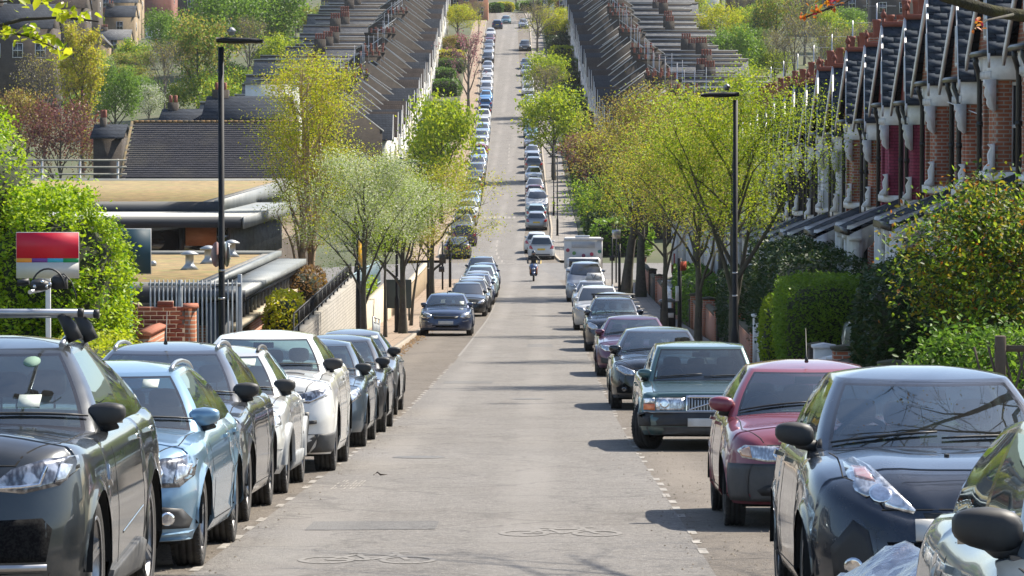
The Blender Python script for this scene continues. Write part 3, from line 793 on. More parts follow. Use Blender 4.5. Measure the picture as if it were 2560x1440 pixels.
# ------------------------------------------------------------------ stepped terraces on the far hill
def far_house(label, sgn, front_m, group, variant=0, roof_m=None, gable_m=None):
    """sgn +1: front faces +x (left side of the street); -1: front faces -x. Origin: front wall foot, near end; runs 9 m along +y"""
    r = thing('terraced_house', label, 'house', (0, 0, 0), 0, group)
    S = -sgn; Lh = 8.96
    def X(m):
        m.v = [(S*p[0], p[1], p[2]) for p in m.v]
        if S < 0: m.f = [f[::-1] for f in m.f]
        return m
    m = MB(); m.box(0.0, .3, 0.3, Lh-.3, -2, 5.6); X(m).build('front_wall', front_m, r)
    m = MB(); m.box(.3, 8.6, .3, Lh-.3, -2, 5.5); X(m).build('wall', m_stock, r)
    # party walls with copings, standing proud of the roof
    for yy in (0.0,):
        m = MB(); m.prism([(-.1, -2), (8.6, -2), (8.6, 6.55), (4.6, 9.5), (4.1, 9.5), (-.1, 6.3)], 1, yy, yy+.3); pw = X(m).build('party_wall', m_stock, r)
        m = MB()
        for (a, b) in (((-.25, 6.27), (4.2, 9.57)), ((8.75, 6.52), (4.5, 9.57))):
            m.add([(a[0], yy-.06, a[1]), (b[0], yy-.06, b[1]), (b[0], yy+.36, b[1]), (a[0], yy+.36, a[1]), (a[0], yy-.06, a[1]-.12), (b[0], yy-.06, b[1]-.12), (b[0], yy+.36, b[1]-.12), (a[0], yy+.36, a[1]-.12)],
                  [(0,1,2,3),(7,6,5,4),(0,4,5,1),(1,5,6,2),(2,6,7,3),(3,7,4,0)])
        X(m).build('coping', m_coping, pw)
    m = MB(); m.prism([(-.2, 5.55), (4.35, 8.7), (8.7, 5.75), (8.7, 5.6), (4.35, 8.55), (-.2, 5.4)], 1, .31, Lh-.33); X(m).build('roof', roof_m or m_slate, r)
    # bay with gable
    yb = 2.9 if variant == 0 else 6.0
    m = MB(); m.prism([(0, yb-1.7), (-.7, yb-1.1), (-.7, yb+1.1), (0, yb+1.7)], 2, -2, 5.5); X(m).build('bay', front_m, r)
    m = MB(); ex = -1.0; hw = 1.95
    for sg in (-1, 1):
        m.add([(ex, yb+sg*hw, 5.5), (4.0, yb+sg*hw, 5.5), (4.0, yb, 7.7), (ex, yb, 7.7), (ex, yb+sg*hw, 5.4), (4.0, yb+sg*hw, 5.4), (4.0, yb, 7.58), (ex, yb, 7.58)],
              [(0,1,2,3),(7,6,5,4),(0,4,5,1),(3,7,4,0)])
    X(m).build('gable_roof', gable_m or (m_slate2 if variant else m_slate), r)
    m = MB(); m.prism([(yb-1.7, 5.5), (yb+1.7, 5.5), (yb, 7.5)], 0, -.62, -.5); X(m).build('gable_panel', m_cream if variant else front_m, r)
    m = MB()
    for sg in (-1, 1):
        m.add([(ex-.03, yb+sg*(hw+.05), 5.36), (ex-.03, yb, 7.66), (ex-.03, yb, 7.40), (ex-.03, yb+sg*(hw+.05), 5.12), (ex+.04, yb+sg*(hw+.05), 5.36), (ex+.04, yb, 7.66), (ex+.04, yb, 7.40), (ex+.04, yb+sg*(hw+.05), 5.12)],
              [(0,1,2,3),(7,6,5,4),(0,4,5,1),(3,2,6,7)])
    X(m).build('bargeboard', m_wtrim, r)
    for z in (.8, 3.4):
        for (yy, xx, wd) in ((yb, -.72, 1.4), (yb + (3.6 if variant == 0 else -3.4), -.02, 1.0)):
            m = MB(); m.box(xx-.02, xx+.02, yy-wd/2, yy+wd/2, z, z+1.65); w0 = X(m).build('window', m_wtrim, r)
            m = MB(); m.box(xx-.035, xx-.021, yy-wd/2+.09, yy-.04, z+.1, z+1.55); m.box(xx-.035, xx-.021, yy+.04, yy+wd/2-.09, z+.1, z+1.55); X(m).build('pane', m_hglass, w0)
    m = MB(); m.box(-.09, -.001, Lh-2.6, Lh-.9, -1, 5.4) if variant == 0 else m.box(-.09, -.001, .6, 1.6, -1, 5.4); X(m).build('brick_panel', m_brick, r)
    # chimney at the party wall with a row of pots
    npot = 8 if variant == 0 else 0
    if npot:
      m = MB(); m.box(3.4, 6.4, .02, .72, 7.2, 9.9); m.box(3.3, 6.5, -.06, .80, 9.9, 10.1); ch = X(m).build('chimney', m_stock, r)
      m = MB()
      for k in range(npot):
        m.lathe([(.10, 0), (.13, .08), (.11, .15), (.12, .42), (.14, .46), (.12, .5), (.02, .48)], 7, (3.6 + (k % 4)*.7, .2 + .36*(k//4), 10.1))
      X(m).build('chimney_pots', m_terra, ch)['kind'] = 'stuff'
    m = MB(); m.tube([(4.2, .5, 9.0), (4.2, .5, 12.4)], .035, 4); m.tube([(3.6, .5, 12.2), (5.0, .5, 12.2)], .02, 4); m.tube([(3.8, .1, 12.2), (3.8, .9, 12.2)], .015, 4); m.tube([(4.6, .2, 12.2), (4.6, .8, 12.2)], .015, 4)
    X(m).build('aerial', m_silver_tr, r)
    # rear wing with mono-pitch roof falling towards the near side
    xe = 19.5 if variant == 0 else 17.5
    m = MB(); m.box(8.6, xe, 1.2, 5.2, -3, 4.4); m.prism([(1.2, 4.4), (5.2, 4.4), (5.2, 6.6)], 0, 8.6, xe); m.box(8.6, xe+.1, 5.2, 5.5, -3, 6.95); ew = X(m).build('rear_wing', m_stock, r)
    m = MB(); m.add([(8.6, 1.05, 4.42), (xe+.1, 1.05, 4.42), (xe+.1, 5.2, 6.72), (8.6, 5.2, 6.72), (8.6, 1.05, 4.30), (xe+.1, 1.05, 4.30), (xe+.1, 5.2, 6.6), (8.6, 5.2, 6.6)], [(0,1,2,3),(7,6,5,4),(0,4,5,1),(1,5,6,2)])
    X(m).build('wing_roof', m_slateg, ew)
    m = MB(); m.box(8.6, xe+.15, 5.15, 5.55, 6.95, 7.05); X(m).build('coping', m_coping, ew)
    if variant:
      m = MB(); m.box(12.5, 13.9, 3.0, 3.9, 5.2, 7.9); c2 = X(m).build('chimney', m_stock, r)
      m = MB()
      for k in range(4): m.lathe([(.11, 0), (.14, .1), (.12, .2), (.13, .6), (.16, .66), (.13, .72), (.02, .7)], 7, (12.72 + k*.32, 3.45, 7.9))
      X(m).build('chimney_pots', m_terra, c2)['kind'] = 'stuff'
    if variant:
        m = MB(); m.box(14.2, 15.2, 2.4, 3.2, 5.12, 5.24); X(m).build('roof_light', m_wtrim, ew)
    return r
def terrace(sgn, y0, y1, off, protos, group, lab):
    ys = np.arange(y0, y1, 9.0)
    for i, y in enumerate(ys):
        src = protos[(i*3 + i//4) % len(protos)] if i >= len(protos) else protos[i]
        o = src if i < len(protos) else copy_tree(src)
        ang = math.atan2(float(cxx(y+9) - cxx(y)), 9.0)
        o.location = (float(cxx(y)) - sgn*off, y, float(prof(y+4.5)) + (0.0 if sgn < 0 else -0.1) + rnd.uniform(-.15, .15))
        o.rotation_euler = (0, 0, -ang)
        o.scale = (rnd.uniform(.93, 1.08), 1, rnd.uniform(.965, 1.04))
        o['label'] = lab % ORDT[i]
        o['group'] = group
ORDT = 'first second third fourth fifth sixth seventh eighth ninth tenth eleventh twelfth thirteenth fourteenth fifteenth sixteenth seventeenth eighteenth nineteenth twentieth twenty-first twenty-second twenty-third twenty-fourth twenty-fifth twenty-sixth twenty-seventh twenty-eighth twenty-ninth thirtieth thirty-first thirty-second thirty-third thirty-fourth thirty-fifth thirty-sixth thirty-seventh thirty-eighth thirty-ninth fortieth forty-first forty-second forty-third forty-fourth forty-fifth'.split()
pl = [far_house('x', 1, m_wpaint, 'g', 0), far_house('x', 1, m_wpaint, 'g', 1), far_house('x', 1, m_cream, 'g', 1, m_slate2, m_slate), far_house('x', 1, m_wpaint, 'g', 0, m_slate, m_slate2)]
terrace(1, 330, 640, 10.6, pl, 'stepped houses up the left side of the far hill', 'white fronted house with stepped gable, %s up the left terrace of the far hill')
pr_ = [far_house('x', -1, m_wpaint, 'g', 0), far_house('x', -1, m_wpaint, 'g', 1), far_house('x', -1, m_wpaint, 'g', 1, m_slate2, m_slate), far_house('x', -1, m_wpaint, 'g', 0, m_slate, m_slate2)]
terrace(-1, 275, 660, 10.6, pr_, 'stepped houses up the right side of the far hill', 'white fronted house with slate gable, %s up the right terrace of the far hill')

# ------------------------------------------------------------------ single houses further off
def plain_house(label, px, py, Y, wd, dp, hh, rh, wall_m, roof_m, rz=0.0, ridge='x', win=2, chim=True, storeys=2, side_m=None, name='house', group=None):
    """gabled block: wd along x, dp along y; (px, py) is where the foot of its near wall shows"""
    x = (px - 1366)*Y/FPX; z = EYE + (330 - py)*Y/FPX
    r = thing(name, label, 'house', (x, Y, z), rz, group)
    m = MB(); m.box(-wd/2, wd/2, 0, dp, -6, hh)
    if ridge == 'x': m.prism([(0, hh), (dp, hh), (dp/2, hh+rh)], 0, -wd/2, wd/2)
    elif ridge == 'y': m.prism([(-wd/2, hh), (wd/2, hh), (0, hh+rh)], 1, 0, dp)
    m.build('wall', wall_m, r)
    m = MB(); o = .25; t = .12
    if ridge == 'x':
        k = rh/(dp/2)
        m.prism([(-o, hh-o*k+.02), (dp/2, hh+rh+.02), (dp+o, hh-o*k+.02), (dp+o, hh-o*k+t), (dp/2, hh+rh+t+.05), (-o, hh-o*k+t)], 0, -wd/2-o*.6, wd/2+o*.6)
    elif ridge == 'y':
        k = rh/(wd/2)
        m.prism([(-wd/2-o, hh-o*k+.02), (0, hh+rh+.02), (wd/2+o, hh-o*k+.02), (wd/2+o, hh-o*k+t), (0, hh+rh+t+.05), (-wd/2-o, hh-o*k+t)], 1, -o*.6, dp+o*.6)
    else:
        m.box(-wd/2-.1, wd/2+.1, -.1, dp+.1, hh, hh+.25)
    m.build('roof', roof_m, r)
    storeys = min(storeys, int(hh/2.55))
    for s_ in range(storeys):
        for k in range(win):
            xx = -wd/2 + wd*(k+.5)/win
            window_unit(r, (xx, -.001, 0.9 + s_*2.7), (0, -1), 1.15, 1.6, m_wtrim, .07)
            if side_m is None: pass
    for k in range(max(1, win-1) if storeys else 0):
        window_unit(r, (wd/2+.001, dp*(k+.5)/max(1, win-1), 0.9 + 2.7*(storeys-1)), (1, 0), .9, 1.5, m_wtrim, .07)
    if chim:
        m = MB(); m.box(-wd/2+.2, -wd/2+.2+min(1.4, wd*.2), dp/2-.4, dp/2+.4, hh, hh+rh+.55); c = m.build('chimney', m_stock, r)
        for k in range(4 if wd > 5 else 2):
            m = MB(); m.lathe([(.09, 0), (.12, .08), (.10, .15), (.12, .42), (.02, .45)], 7, (-wd/2+.2+min(1.4, wd*.2)*(k+.5)/(4 if wd > 5 else 2), dp/2, hh+rh+.55)); m.build('chimney_pot', m_terra, c)
    return r
# ------------------------------------------------------------------ foliage helpers
def leaf_mesh(name, C, size, mat, up=0.35, shape='diamond', jit=0.45, seed=1):
    """C (N,3) leaf centres -> one mesh of small leaves, each its own island"""
    g = np.random.default_rng(seed); N = len(C)
    n = g.normal(size=(N, 3)); n[:, 2] = np.abs(n[:, 2])*1.0 + up; n /= np.linalg.norm(n, axis=1)[:, None]
    a = np.cross(n, g.normal(size=(N, 3))); a /= np.linalg.norm(a, axis=1)[:, None]
    b = np.cross(n, a)
    s = size * (1 + jit*(g.random((N, 1))*2-1))
    if shape == 'diamond':
        V = np.stack([C - a*s, C + b*s*0.55, C + a*s, C - b*s*0.55], 1).reshape(-1, 3)
        F = np.arange(N*4).reshape(N, 4)
    else:   # pointed leaf folded along the midrib
        V = np.stack([C - a*s, C - a*s*.25 + b*s*.5 + n*s*.12, C + a*s*.45 + b*s*.42 + n*s*.12, C + a*s*1.1, C + a*s*.45 - b*s*.42 + n*s*.12, C - a*s*.25 - b*s*.5 + n*s*.12], 1).reshape(-1, 3)
        i = np.arange(N)[:, None]*6
        F = np.concatenate([i + np.array([0, 1, 2, 3]), i + np.array([0, 3, 4, 5])], 0)
        F = F.reshape(-1, 4)
    return np_mesh(name, V, F, mat)

def clumps(g, n, box, per, rad):
    """n clump centres in a box, per leaves around each"""
    c = g.random((n, 3)) * (np.array(box[1]) - np.array(box[0])) + np.array(box[0])
    return (c[:, None, :] + g.normal(size=(n, per, 3)) * rad).reshape(-1, 3)

def grow(seed, H, R, base, tr, n1=9, n2=4, n3=3, lean=(0, 0), spread=1.0, upw=0.55, multi=1, top=0.92, droop=0.0, shape='oval', wob=0.05):
    """branch skeleton: returns (list of tubes [(pts, radii)], leaf bearing points, twig ends)"""
    r = random.Random(seed)
    tubes = []; tips = []; fine = []
    zc = (base + H)/2; hz = (H - base)/2
    def env(z):
        if shape == 'cone': return R * max(0.1, 1 - (z-base)/(H-base))**0.7
        if shape == 'vase': return R * max(0.15, ((z-base)/(H-base)))**0.5 * max(0.2, 1 - max(0, (z-base)/(H-base)-.75)*2.2)
        t = (z - zc)/hz
        return R * math.sqrt(max(0.05, 1 - t*t))
    for k in range(multi):
        ox, oy = (0, 0) if multi == 1 else (r.uniform(-.3, .3), r.uniform(-.3, .3))
        lx, ly = lean[0] + (r.uniform(-1, 1)*R*.35 if multi > 1 else 0), lean[1] + (r.uniform(-1, 1)*R*.35 if multi > 1 else 0)
        n = 9; tp = []; rad = []
        for i in range(n):
            t = i/(n-1)
            tp.append(Vector((ox + lx*t**1.4 + r.gauss(0, wob)*t*H*.12, oy + ly*t**1.4 + r.gauss(0, wob)*t*H*.12, H*top*t)))
            rad.append(tr*(1-t)**0.8*(0.75 if multi > 1 else 1) + 0.012 + (tr*.35*(1-t*6) if t < .15 else 0))
        tubes.append((tp, rad, 8))
        def at(z):
            t = min(0.999, max(0, z/(H*top)))*(n-1); i = int(t); return tp[i].lerp(tp[i+1], t-i), rad[i]
        az = r.uniform(0, 6.28)
        for b in range(n1):
            f = (b+.5)/n1
            z0 = base*0.85 + (H*0.86 - base*0.85)*f**0.9
            p0, r0 = at(z0); az += 2.4 + r.uniform(-.5, .5)
            zend = min(H*.98, z0 + (H-z0)*upw*r.uniform(.55, 1.1))
            Rr = env(max(base, min(H*.97, zend)))*r.uniform(.75, 1.08)*spread
            end = Vector((p0.x*0.4 + math.cos(az)*Rr + lean[0]*.4, p0.y*0.4 + math.sin(az)*Rr + lean[1]*.4, zend - droop*Rr*.4))
            mid = p0.lerp(end, .45) + Vector((0, 0, .10*(end-p0).length)) + Vector((r.gauss(0, .05), r.gauss(0, .05), 0))*Rr
            bp = []
            for i in range(6):
                t = i/5
                q = p0*(1-t)**2 + mid*2*t*(1-t) + end*t*t
                q = q + Vector((r.gauss(0, .02), r.gauss(0, .02), r.gauss(0, .02)))*Rr*(t > 0)
                bp.append(q)
            br = [max(.006, r0*.55*(1-.85*i/5)) for i in range(6)]
            tubes.append((bp, br, 6))
            for c in range(n2):
                t = .3 + .7*(c+.6)/n2; i = min(4, int(t*5)); s0 = bp[i].lerp(bp[i+1], min(1, t*5-i))
                d = (end-p0).normalized(); dd = Vector((d.x + r.gauss(0, .7), d.y + r.gauss(0, .7), d.z + r.gauss(.25, .45) - droop*.6)).normalized()
                L = Rr*r.uniform(.28, .55)
                e = s0 + dd*L
                m_ = s0.lerp(e, .5) + Vector((r.gauss(0, .06), r.gauss(0, .06), .05))*L
                tubes.append(([s0, m_, e], [max(.005, br[i]*.5), max(.004, br[i]*.35), .004], 4))
                tips.append(e); tips.append(m_)
                for w_ in range(n3):
                    q0 = s0.lerp(e, r.uniform(.35, 1)); dq = Vector((dd.x + r.gauss(0, .8), dd.y + r.gauss(0, .8), dd.z + r.gauss(.2, .6) - droop)).normalized()
                    q1 = q0 + dq*L*r.uniform(.3, .6)
                    fine.append((q0, q1)); tips.append(q1)
    return tubes, tips, fine

def wood_mesh(name, tubes, fine, mat, fr=0.006):
    m = MB()
    for pts, rad, n in tubes: m.tube(pts, list(rad), n, cap=False)
    for a, b in fine:
        m.tube([a, (a+b)/2 + Vector((0, 0, .02)), b], [fr, fr*.8, fr*.4], 3, cap=False)
    return m.mesh(name, mat)

m_bark = M('bark_grey', (0.10, 0.085, 0.065), (0.055, 0.046, 0.036), scale=6, rough=0.95, bump=0.6, bscale=18, bsc3=(3, 3, .6), c3=(0.075, 0.085, 0.045), s3=1.6)
m_barkb = M('birch_bark', (0.50, 0.36, 0.24), (0.34, 0.22, 0.14), scale=5, rough=0.9, bump=0.3, c3=(0.12, 0.09, 0.07), s3=2.2)
m_barkd = M('bark_dark', (0.045, 0.038, 0.032), (0.028, 0.024, 0.02), scale=5, rough=0.95, c3=(0.06, 0.065, 0.03), s3=2.0, bump=0.6, bscale=20)
m_twig = M('twig_wood', (0.11, 0.085, 0.07), (0.07, 0.055, 0.045), scale=3, rough=0.95)
m_twigp = M('twig_pale', (0.19, 0.165, 0.13), (0.13, 0.11, 0.09), scale=3, rough=0.95)
LM = {
 'lime':   leaf_mat('leaf_lime', (0.34, 0.42, 0.015), (0.46, 0.48, 0.025), (0.22, 0.31, 0.012), 0.55),
 'spring': leaf_mat('leaf_spring', (0.22, 0.33, 0.02), (0.34, 0.42, 0.03), (0.15, 0.24, 0.015), 0.55),
 'yellow': leaf_mat('leaf_yellow', (0.52, 0.48, 0.02), (0.40, 0.44, 0.02), (0.52, 0.40, 0.03), 0.55),
 'olive':  leaf_mat('leaf_olive', (0.31, 0.29, 0.045), (0.40, 0.35, 0.055), (0.32, 0.22, 0.06), 0.5),
 'pale':   leaf_mat('leaf_pale', (0.44, 0.49, 0.27), (0.32, 0.40, 0.14), (0.62, 0.63, 0.48), 0.45, f3=.7),
 'green':  leaf_mat('leaf_green', (0.085, 0.18, 0.018), (0.14, 0.25, 0.025), (0.055, 0.115, 0.015), 0.45),
 'mid':    leaf_mat('leaf_mid', (0.14, 0.25, 0.025), (0.21, 0.33, 0.03), (0.09, 0.17, 0.02), 0.5),
 'dark':   leaf_mat('leaf_dark', (0.022, 0.05, 0.014), (0.04, 0.075, 0.018), (0.06, 0.085, 0.02), 0.3),
 'bright': leaf_mat('leaf_bright', (0.27, 0.42, 0.012), (0.40, 0.50, 0.02), (0.11, 0.23, 0.01), 0.5, spec=0.35),
 'autumn': leaf_mat('leaf_autumn', (0.16, 0.18, 0.015), (0.34, 0.25, 0.02), (0.34, 0.12, 0.02), 0.55, f3=0.9),
 'plum':   leaf_mat('leaf_plum', (0.15, 0.045, 0.050), (0.21, 0.08, 0.07), (0.12, 0.04, 0.035), 0.4),
 'pink':   leaf_mat('blossom_pink', (0.36, 0.12, 0.15), (0.26, 0.10, 0.11), (0.44, 0.20, 0.22), 0.4),
 'white':  leaf_mat('blossom_white', (0.62, 0.62, 0.50), (0.48, 0.52, 0.36), (0.16, 0.24, 0.05), 0.4, f3=0.7),
 'rust':   leaf_mat('leaf_rust', (0.22, 0.13, 0.045), (0.17, 0.10, 0.05), (0.28, 0.17, 0.03), 0.4),
 'grey':   leaf_mat('twig_haze', (0.15, 0.125, 0.105), (0.105, 0.09, 0.075), (0.19, 0.17, 0.13), 0.25),
}
def make_tree(name, label, loc, H, R, base, kind, nleaf, lsize, seed, tr=None, bark=None, cat='tree', group=None, clump=0.22, twigs=True, n1=10, n2=4, n3=3, mix=None, shape='diamond', rz=0.0, inner=0.25, **kw):
    r = thing(name, label, cat, loc, rz, group)
    if lsize < .08 and shape == 'diamond':
        nleaf = int(nleaf*2.0); lsize *= .62; clump *= .85; n3 = n3 + 1
    tubes, tips, fine = grow(seed, H, R, base, tr or H*.018, n1, n2, n3, **kw)
    link('trunk', wood_mesh('trunk', tubes, fine if twigs else [], bark or m_bark, max(.005, H*.0008)), r)
    g = np.random.default_rng(seed)
    T = np.array([tuple(t) for t in tips])
    kinds = mix or [(kind, 1.0)]
    for j, (kd, fr) in enumerate(kinds):
        N = int(nleaf*fr)
        if N < 5: continue
        # some tips carry dense clumps, some stay nearly bare
        wgt = g.random(len(T))**1.6 + 0.03
        wgt /= wgt.sum()
        idx = g.choice(len(T), N, p=wgt)
        P = T[idx] + g.normal(size=(N, 3))*R*clump*np.array([1, 1, .75])
        P = P*(1) 
        link('crown', leaf_mesh('crown', P, lsize, LM[kd], seed=seed+j, shape=shape), r)
    return r

def hedge(name, label, cx_, cy_, z0, wx, wy, h, kind, n, lsize, seed, group=None, round_=0.35, cat='hedge', rz=0.0, core=True, cl=0, clr=.1):
    """clipped hedge: leaves over a rounded block with a dark block core"""
    r = thing(name, label, cat, (cx_, cy_, z0), rz, group)
    g = np.random.default_rng(seed)
    if core:
        m = MB(); q = .82
        m.bbox(-wx/2*q, wx/2*q, -wy/2*q, wy/2*q, 0, h*.9, min(wx, wy, h)*.2)
        m.build('core', M('hedge_core', (0.018, 0.028, 0.010), (0.028, 0.03, 0.014), scale=6, rough=1.0), r)  # plain dark block showing between the leaves
    if cl:
        # leafy sprays: clumps of leaves standing proud of the core, with dark gaps between
        K = max(8, n//cl); e = 2.0 + 3.0*(1-round_)
        d = g.normal(size=(K, 3)); d[:, 2] = np.abs(d[:, 2]) - .35; d /= np.linalg.norm(d, axis=1)[:, None]
        q = (np.abs(d)**e).sum(axis=1, keepdims=True)**(-1/e)
        lump = 1 + .10*np.sin(d[:, :1]*6 + seed)*np.cos(d[:, 2:3]*5 + seed*2) + g.normal(size=(K, 1))*.05
        c = d*q*lump*np.array([wx/2, wy/2, h*.55]) + np.array([0, 0, h*.45])
        rad = clr*(.6 + .8*g.random((K, 1, 1)))
        p = (c[:, None, :] + g.normal(size=(K, cl, 3))*rad*np.array([1, 1, 1.15])).reshape(-1, 3)
        p = p[p[:, 2] > 0.02]
        link('foliage', leaf_mesh('foliage', p, lsize, LM[kind], seed=seed, up=0.5), r)
        return r
    # points on the rounded box surface
    u = g.normal(size=(n*2, 3)); u /= np.abs(u).max(axis=1)[:, None]
    u = u[u[:, 2] > -0.98][:n]
    u = u + (g.random(u.shape)-.5)*.06
    l = np.linalg.norm(u, axis=1)[:, None]
    sph = u/l
    p = u*(1-round_) + sph*1.25*round_
    k = 1 + 0.06*np.sin(p[:, :1]*5+seed)*np.cos(p[:, 1:2]*4) + g.normal(size=(len(p), 1))*.05
    p = p*k*np.array([wx/2, wy/2, h/2]) + np.array([0, 0, h/2])
    p = p[p[:, 2] > 0.02]
    link('foliage', leaf_mesh('foliage', p, lsize, LM[kind], seed=seed, up=0.5), r)
    return r
# ------------------------------------------------------------------ left side: lamps, walls, school
m_fence = M('galvanised', (0.40, 0.42, 0.43), (0.30, 0.315, 0.325), scale=5, rough=0.5, metal=0.5)
m_navy_shade = M('navy_shade_cladding', (0.035, 0.042, 0.055), (0.026, 0.032, 0.042), scale=0.8, rough=0.5)  # dark navy stands for shade on the faces towards the camera
m_zinc_lit = M('sunlit_pale_zinc', (0.22, 0.232, 0.225), (0.165, 0.176, 0.172), scale=0.9, rough=0.55)  # pale grey stands for sunlight on side edges and canopy tops
m_sedum = M('sedum', (0.27, 0.19, 0.085), (0.14, 0.10, 0.05), scale=2.4, lo=.38, hi=.6, rough=1.0, c3=(0.17, 0.16, 0.06), s3=0.9, bump=0.8, bscale=8)
m_pebble = M('roof_pebbles', (0.38, 0.35, 0.30), (0.18, 0.165, 0.14), scale=9, lo=.4, hi=.6, rough=0.95, bump=0.8, bscale=14)
m_wood = M('cedar', (0.34, 0.14, 0.06), (0.26, 0.10, 0.045), scale=3, rough=0.6, sc3=(1, 1, 4))
m_greyw = brick_mat('grey_blockwork', (0.33, 0.305, 0.26), (0.28, 0.26, 0.225), (0.20, 0.185, 0.16), 0.3, 0.1, 0.012)
m_greyd = brick_mat('dark_grey_brick', (0.085, 0.09, 0.10), (0.07, 0.075, 0.085), (0.05, 0.05, 0.055))
m_stone = M('sandstone', (0.56, 0.48, 0.35), (0.44, 0.375, 0.27), scale=2, rough=0.9)
m_lampblk = M('lamp_black', (0.008, 0.009, 0.011), (0.012, 0.012, 0.014), scale=2, rough=0.6, spec=0.3)

def street_lamp(label, x, y, side, h=5.85, sign=False, group='black street lamps'):
    """side +1: lantern reaches towards +x"""
    z = road_z(y) + .105
    r = thing('street_lamp', label, 'street lamp', (x, y, z), 0, group)
    m = MB(); m.tube([(0,0,0),(0,0,1.15),(0,0,1.22),(0,0,1.3),(0,0,h)], [.085,.085,.075,.052,.048], 12); m.build('column', m_lampblk, r)
    m = MB(); m.tube([(0,0,.02),(0,0,.06)], .12, 12); m.build('base_plate', m_lampblk, r)
    s = side
    m = MB(); n = 9
    # flat lantern: tapered, rounded at the tip
    prof_ = []
    for i in range(n):
        t = i/(n-1); x_ = -.07 + .75*t
        wd = .085 + .085*min(1, t*3)*(1 if t < .85 else 1-((t-.85)/.15)**2*.55); hh = .075 + .02*math.sin(PI*min(1, t*1.3)); zt = h + .15 - .03*t**3
        prof_.append((x_*s, wd, zt, hh if t < .95 else hh*.7))
    vs = []; k = 10
    for (x_, wd, zt, hh) in prof_:
        for j in range(k):
            a = 2*PI*j/k
            yy = wd*math.copysign(abs(math.cos(a))**.6, math.cos(a)); zz = math.sin(a)
            vs.append((x_, yy, zt - hh*.5 + hh*.55*math.copysign(abs(zz)**.7, zz)))
    fs = [tuple(range(k)), tuple(range(len(vs)-1, len(vs)-k-1, -1))]
    for i in range(n-1):
        for j in range(k): fs.append((i*k+j, i*k+(j+1) % k, (i+1)*k+(j+1) % k, (i+1)*k+j))
    m.add(vs, fs, True); la = m.build('lantern', m_lampblk, r)
    m = MB(); m.bbox(*(sorted((s*.28, s*.62))), -.10, .10, h+.055, h+.075, .004); m.build('lens', M('lamp_lens', (0.45, 0.44, 0.36), (0.36, 0.35, 0.30), rough=0.2, coat=0.6), la)
    m = MB(); m.lathe([(.001, 0), (.045, 0), (.05, .05), (.075, .055), (.07, .085), (.035, .12), (.001, .135)], 10, (s*.17, 0, h+.185)); m.build('photocell', M('photocell', (0.30, 0.31, 0.33), (0.05, 0.05, 0.05), scale=12, lo=.45, hi=.55, rough=.5), la)
    for zz in (1.9, 2.35):
        m = MB(); m.tube([(0,0,zz),(0,0,zz+.03)], .056, 10); m.build('band', m_silver_tr, r)
    if sign:
        for sx, mm in ((-1, M('sign_back', (0.28, 0.12, 0.10), (0.24, 0.22, 0.22), scale=4, rough=.5)), (1, m_silver_tr)):
            m = MB(); m.lathe([(.001, -.006), (.20, -.006), (.205, 0), (.20, .006), (.001, .006)], 18, (0, 0, 0), axis='x')
            o = m.build('round_sign', mm, r, (sx*.085, 0, 2.62), (0, 0, .32*sx))
    return r
street_lamp('tall black street lamp with round signs, in front of the school on the left', -5.22, 61, 1, 5.95, True)
street_lamp('black street lamp above the pale leaved trees on the left pavement', -5.2, 132, 1, 5.8)
street_lamp('black street lamp half hidden in the olive tree on the left pavement', -5.2, 167, 1, 5.75)
street_lamp('black street lamp in front of the green street tree on the right pavement', 3.70, 74.5, -1, 5.75)
street_lamp('black street lamp beyond the crossing on the right pavement, nearer of two', 0.82, 283, -1, 5.8)
street_lamp('black street lamp beyond the crossing on the right pavement, further of two', 0.60, 312, -1, 5.8)
street_lamp('black street lamp beside the red shrub tree on the right far pavement', 0.55, 372, -1, 5.8)

def signpost(label, x, y, h, plates, rad=.038, name='sign_post', cat='sign post'):
    r = thing(name, label, cat, (x, y, road_z(y)+.105))
    m = MB(); m.tube([(0,0,0),(0,0,h)], rad, 8); m.build('post', m_lampblk, r)
    for (xo, z, w_, hh, mat, rz) in plates:
        m = MB(); m.bbox(-w_/2, w_/2, -.012, .012, 0, hh, .003); m.build('plate', mat, r, (xo, -.05, z), (0, 0, rz))
    return r
signpost('black post with a narrow yellow sign turned edge on, left pavement', -5.2, 105, 3.45, [(.07, 2.45, .34, .75, M('yellow_sign', (0.75, 0.42, 0.03), (0.65, 0.36, 0.03), rough=.4), 1.25)], .05)
signpost('slim black post with small dark boxes at the left corner of the crossing', -5.55, 203, 2.6, [(0, 1.4, .36, .5, m_black, 0), (-.05, .95, .3, .3, m_black, .2)], .05)
signpost('black post with bulky base at the left corner of the crossing', -5.25, 207, 2.7, [(.0, 2.2, .3, .3, m_black, 0)], .075)
signpost('thin dark post on the right corner of the crossing', 3.55, 205, 3.0, [(.0, 1.5, .28, .28, m_black, 0)], .04)
signpost('black post with thick foot on the right pavement before the crossing', 3.75, 195, 2.6, [], .07)
signpost('pale grey post on the right corner of the crossing', 3.95, 215, 3.2, [(0, 2.5, .5, .5, m_silver_tr, .2)], .045)
signpost('slim black post with white notice on the right pavement near the hedge', 3.72, 106, 2.7, [(-.06, 1.5, .12, .42, m_wtrim, .4), (.1, 2.35, .3, .26, M('red_sign', (0.5, 0.10, 0.06), rough=.5), 1.0)], .06)
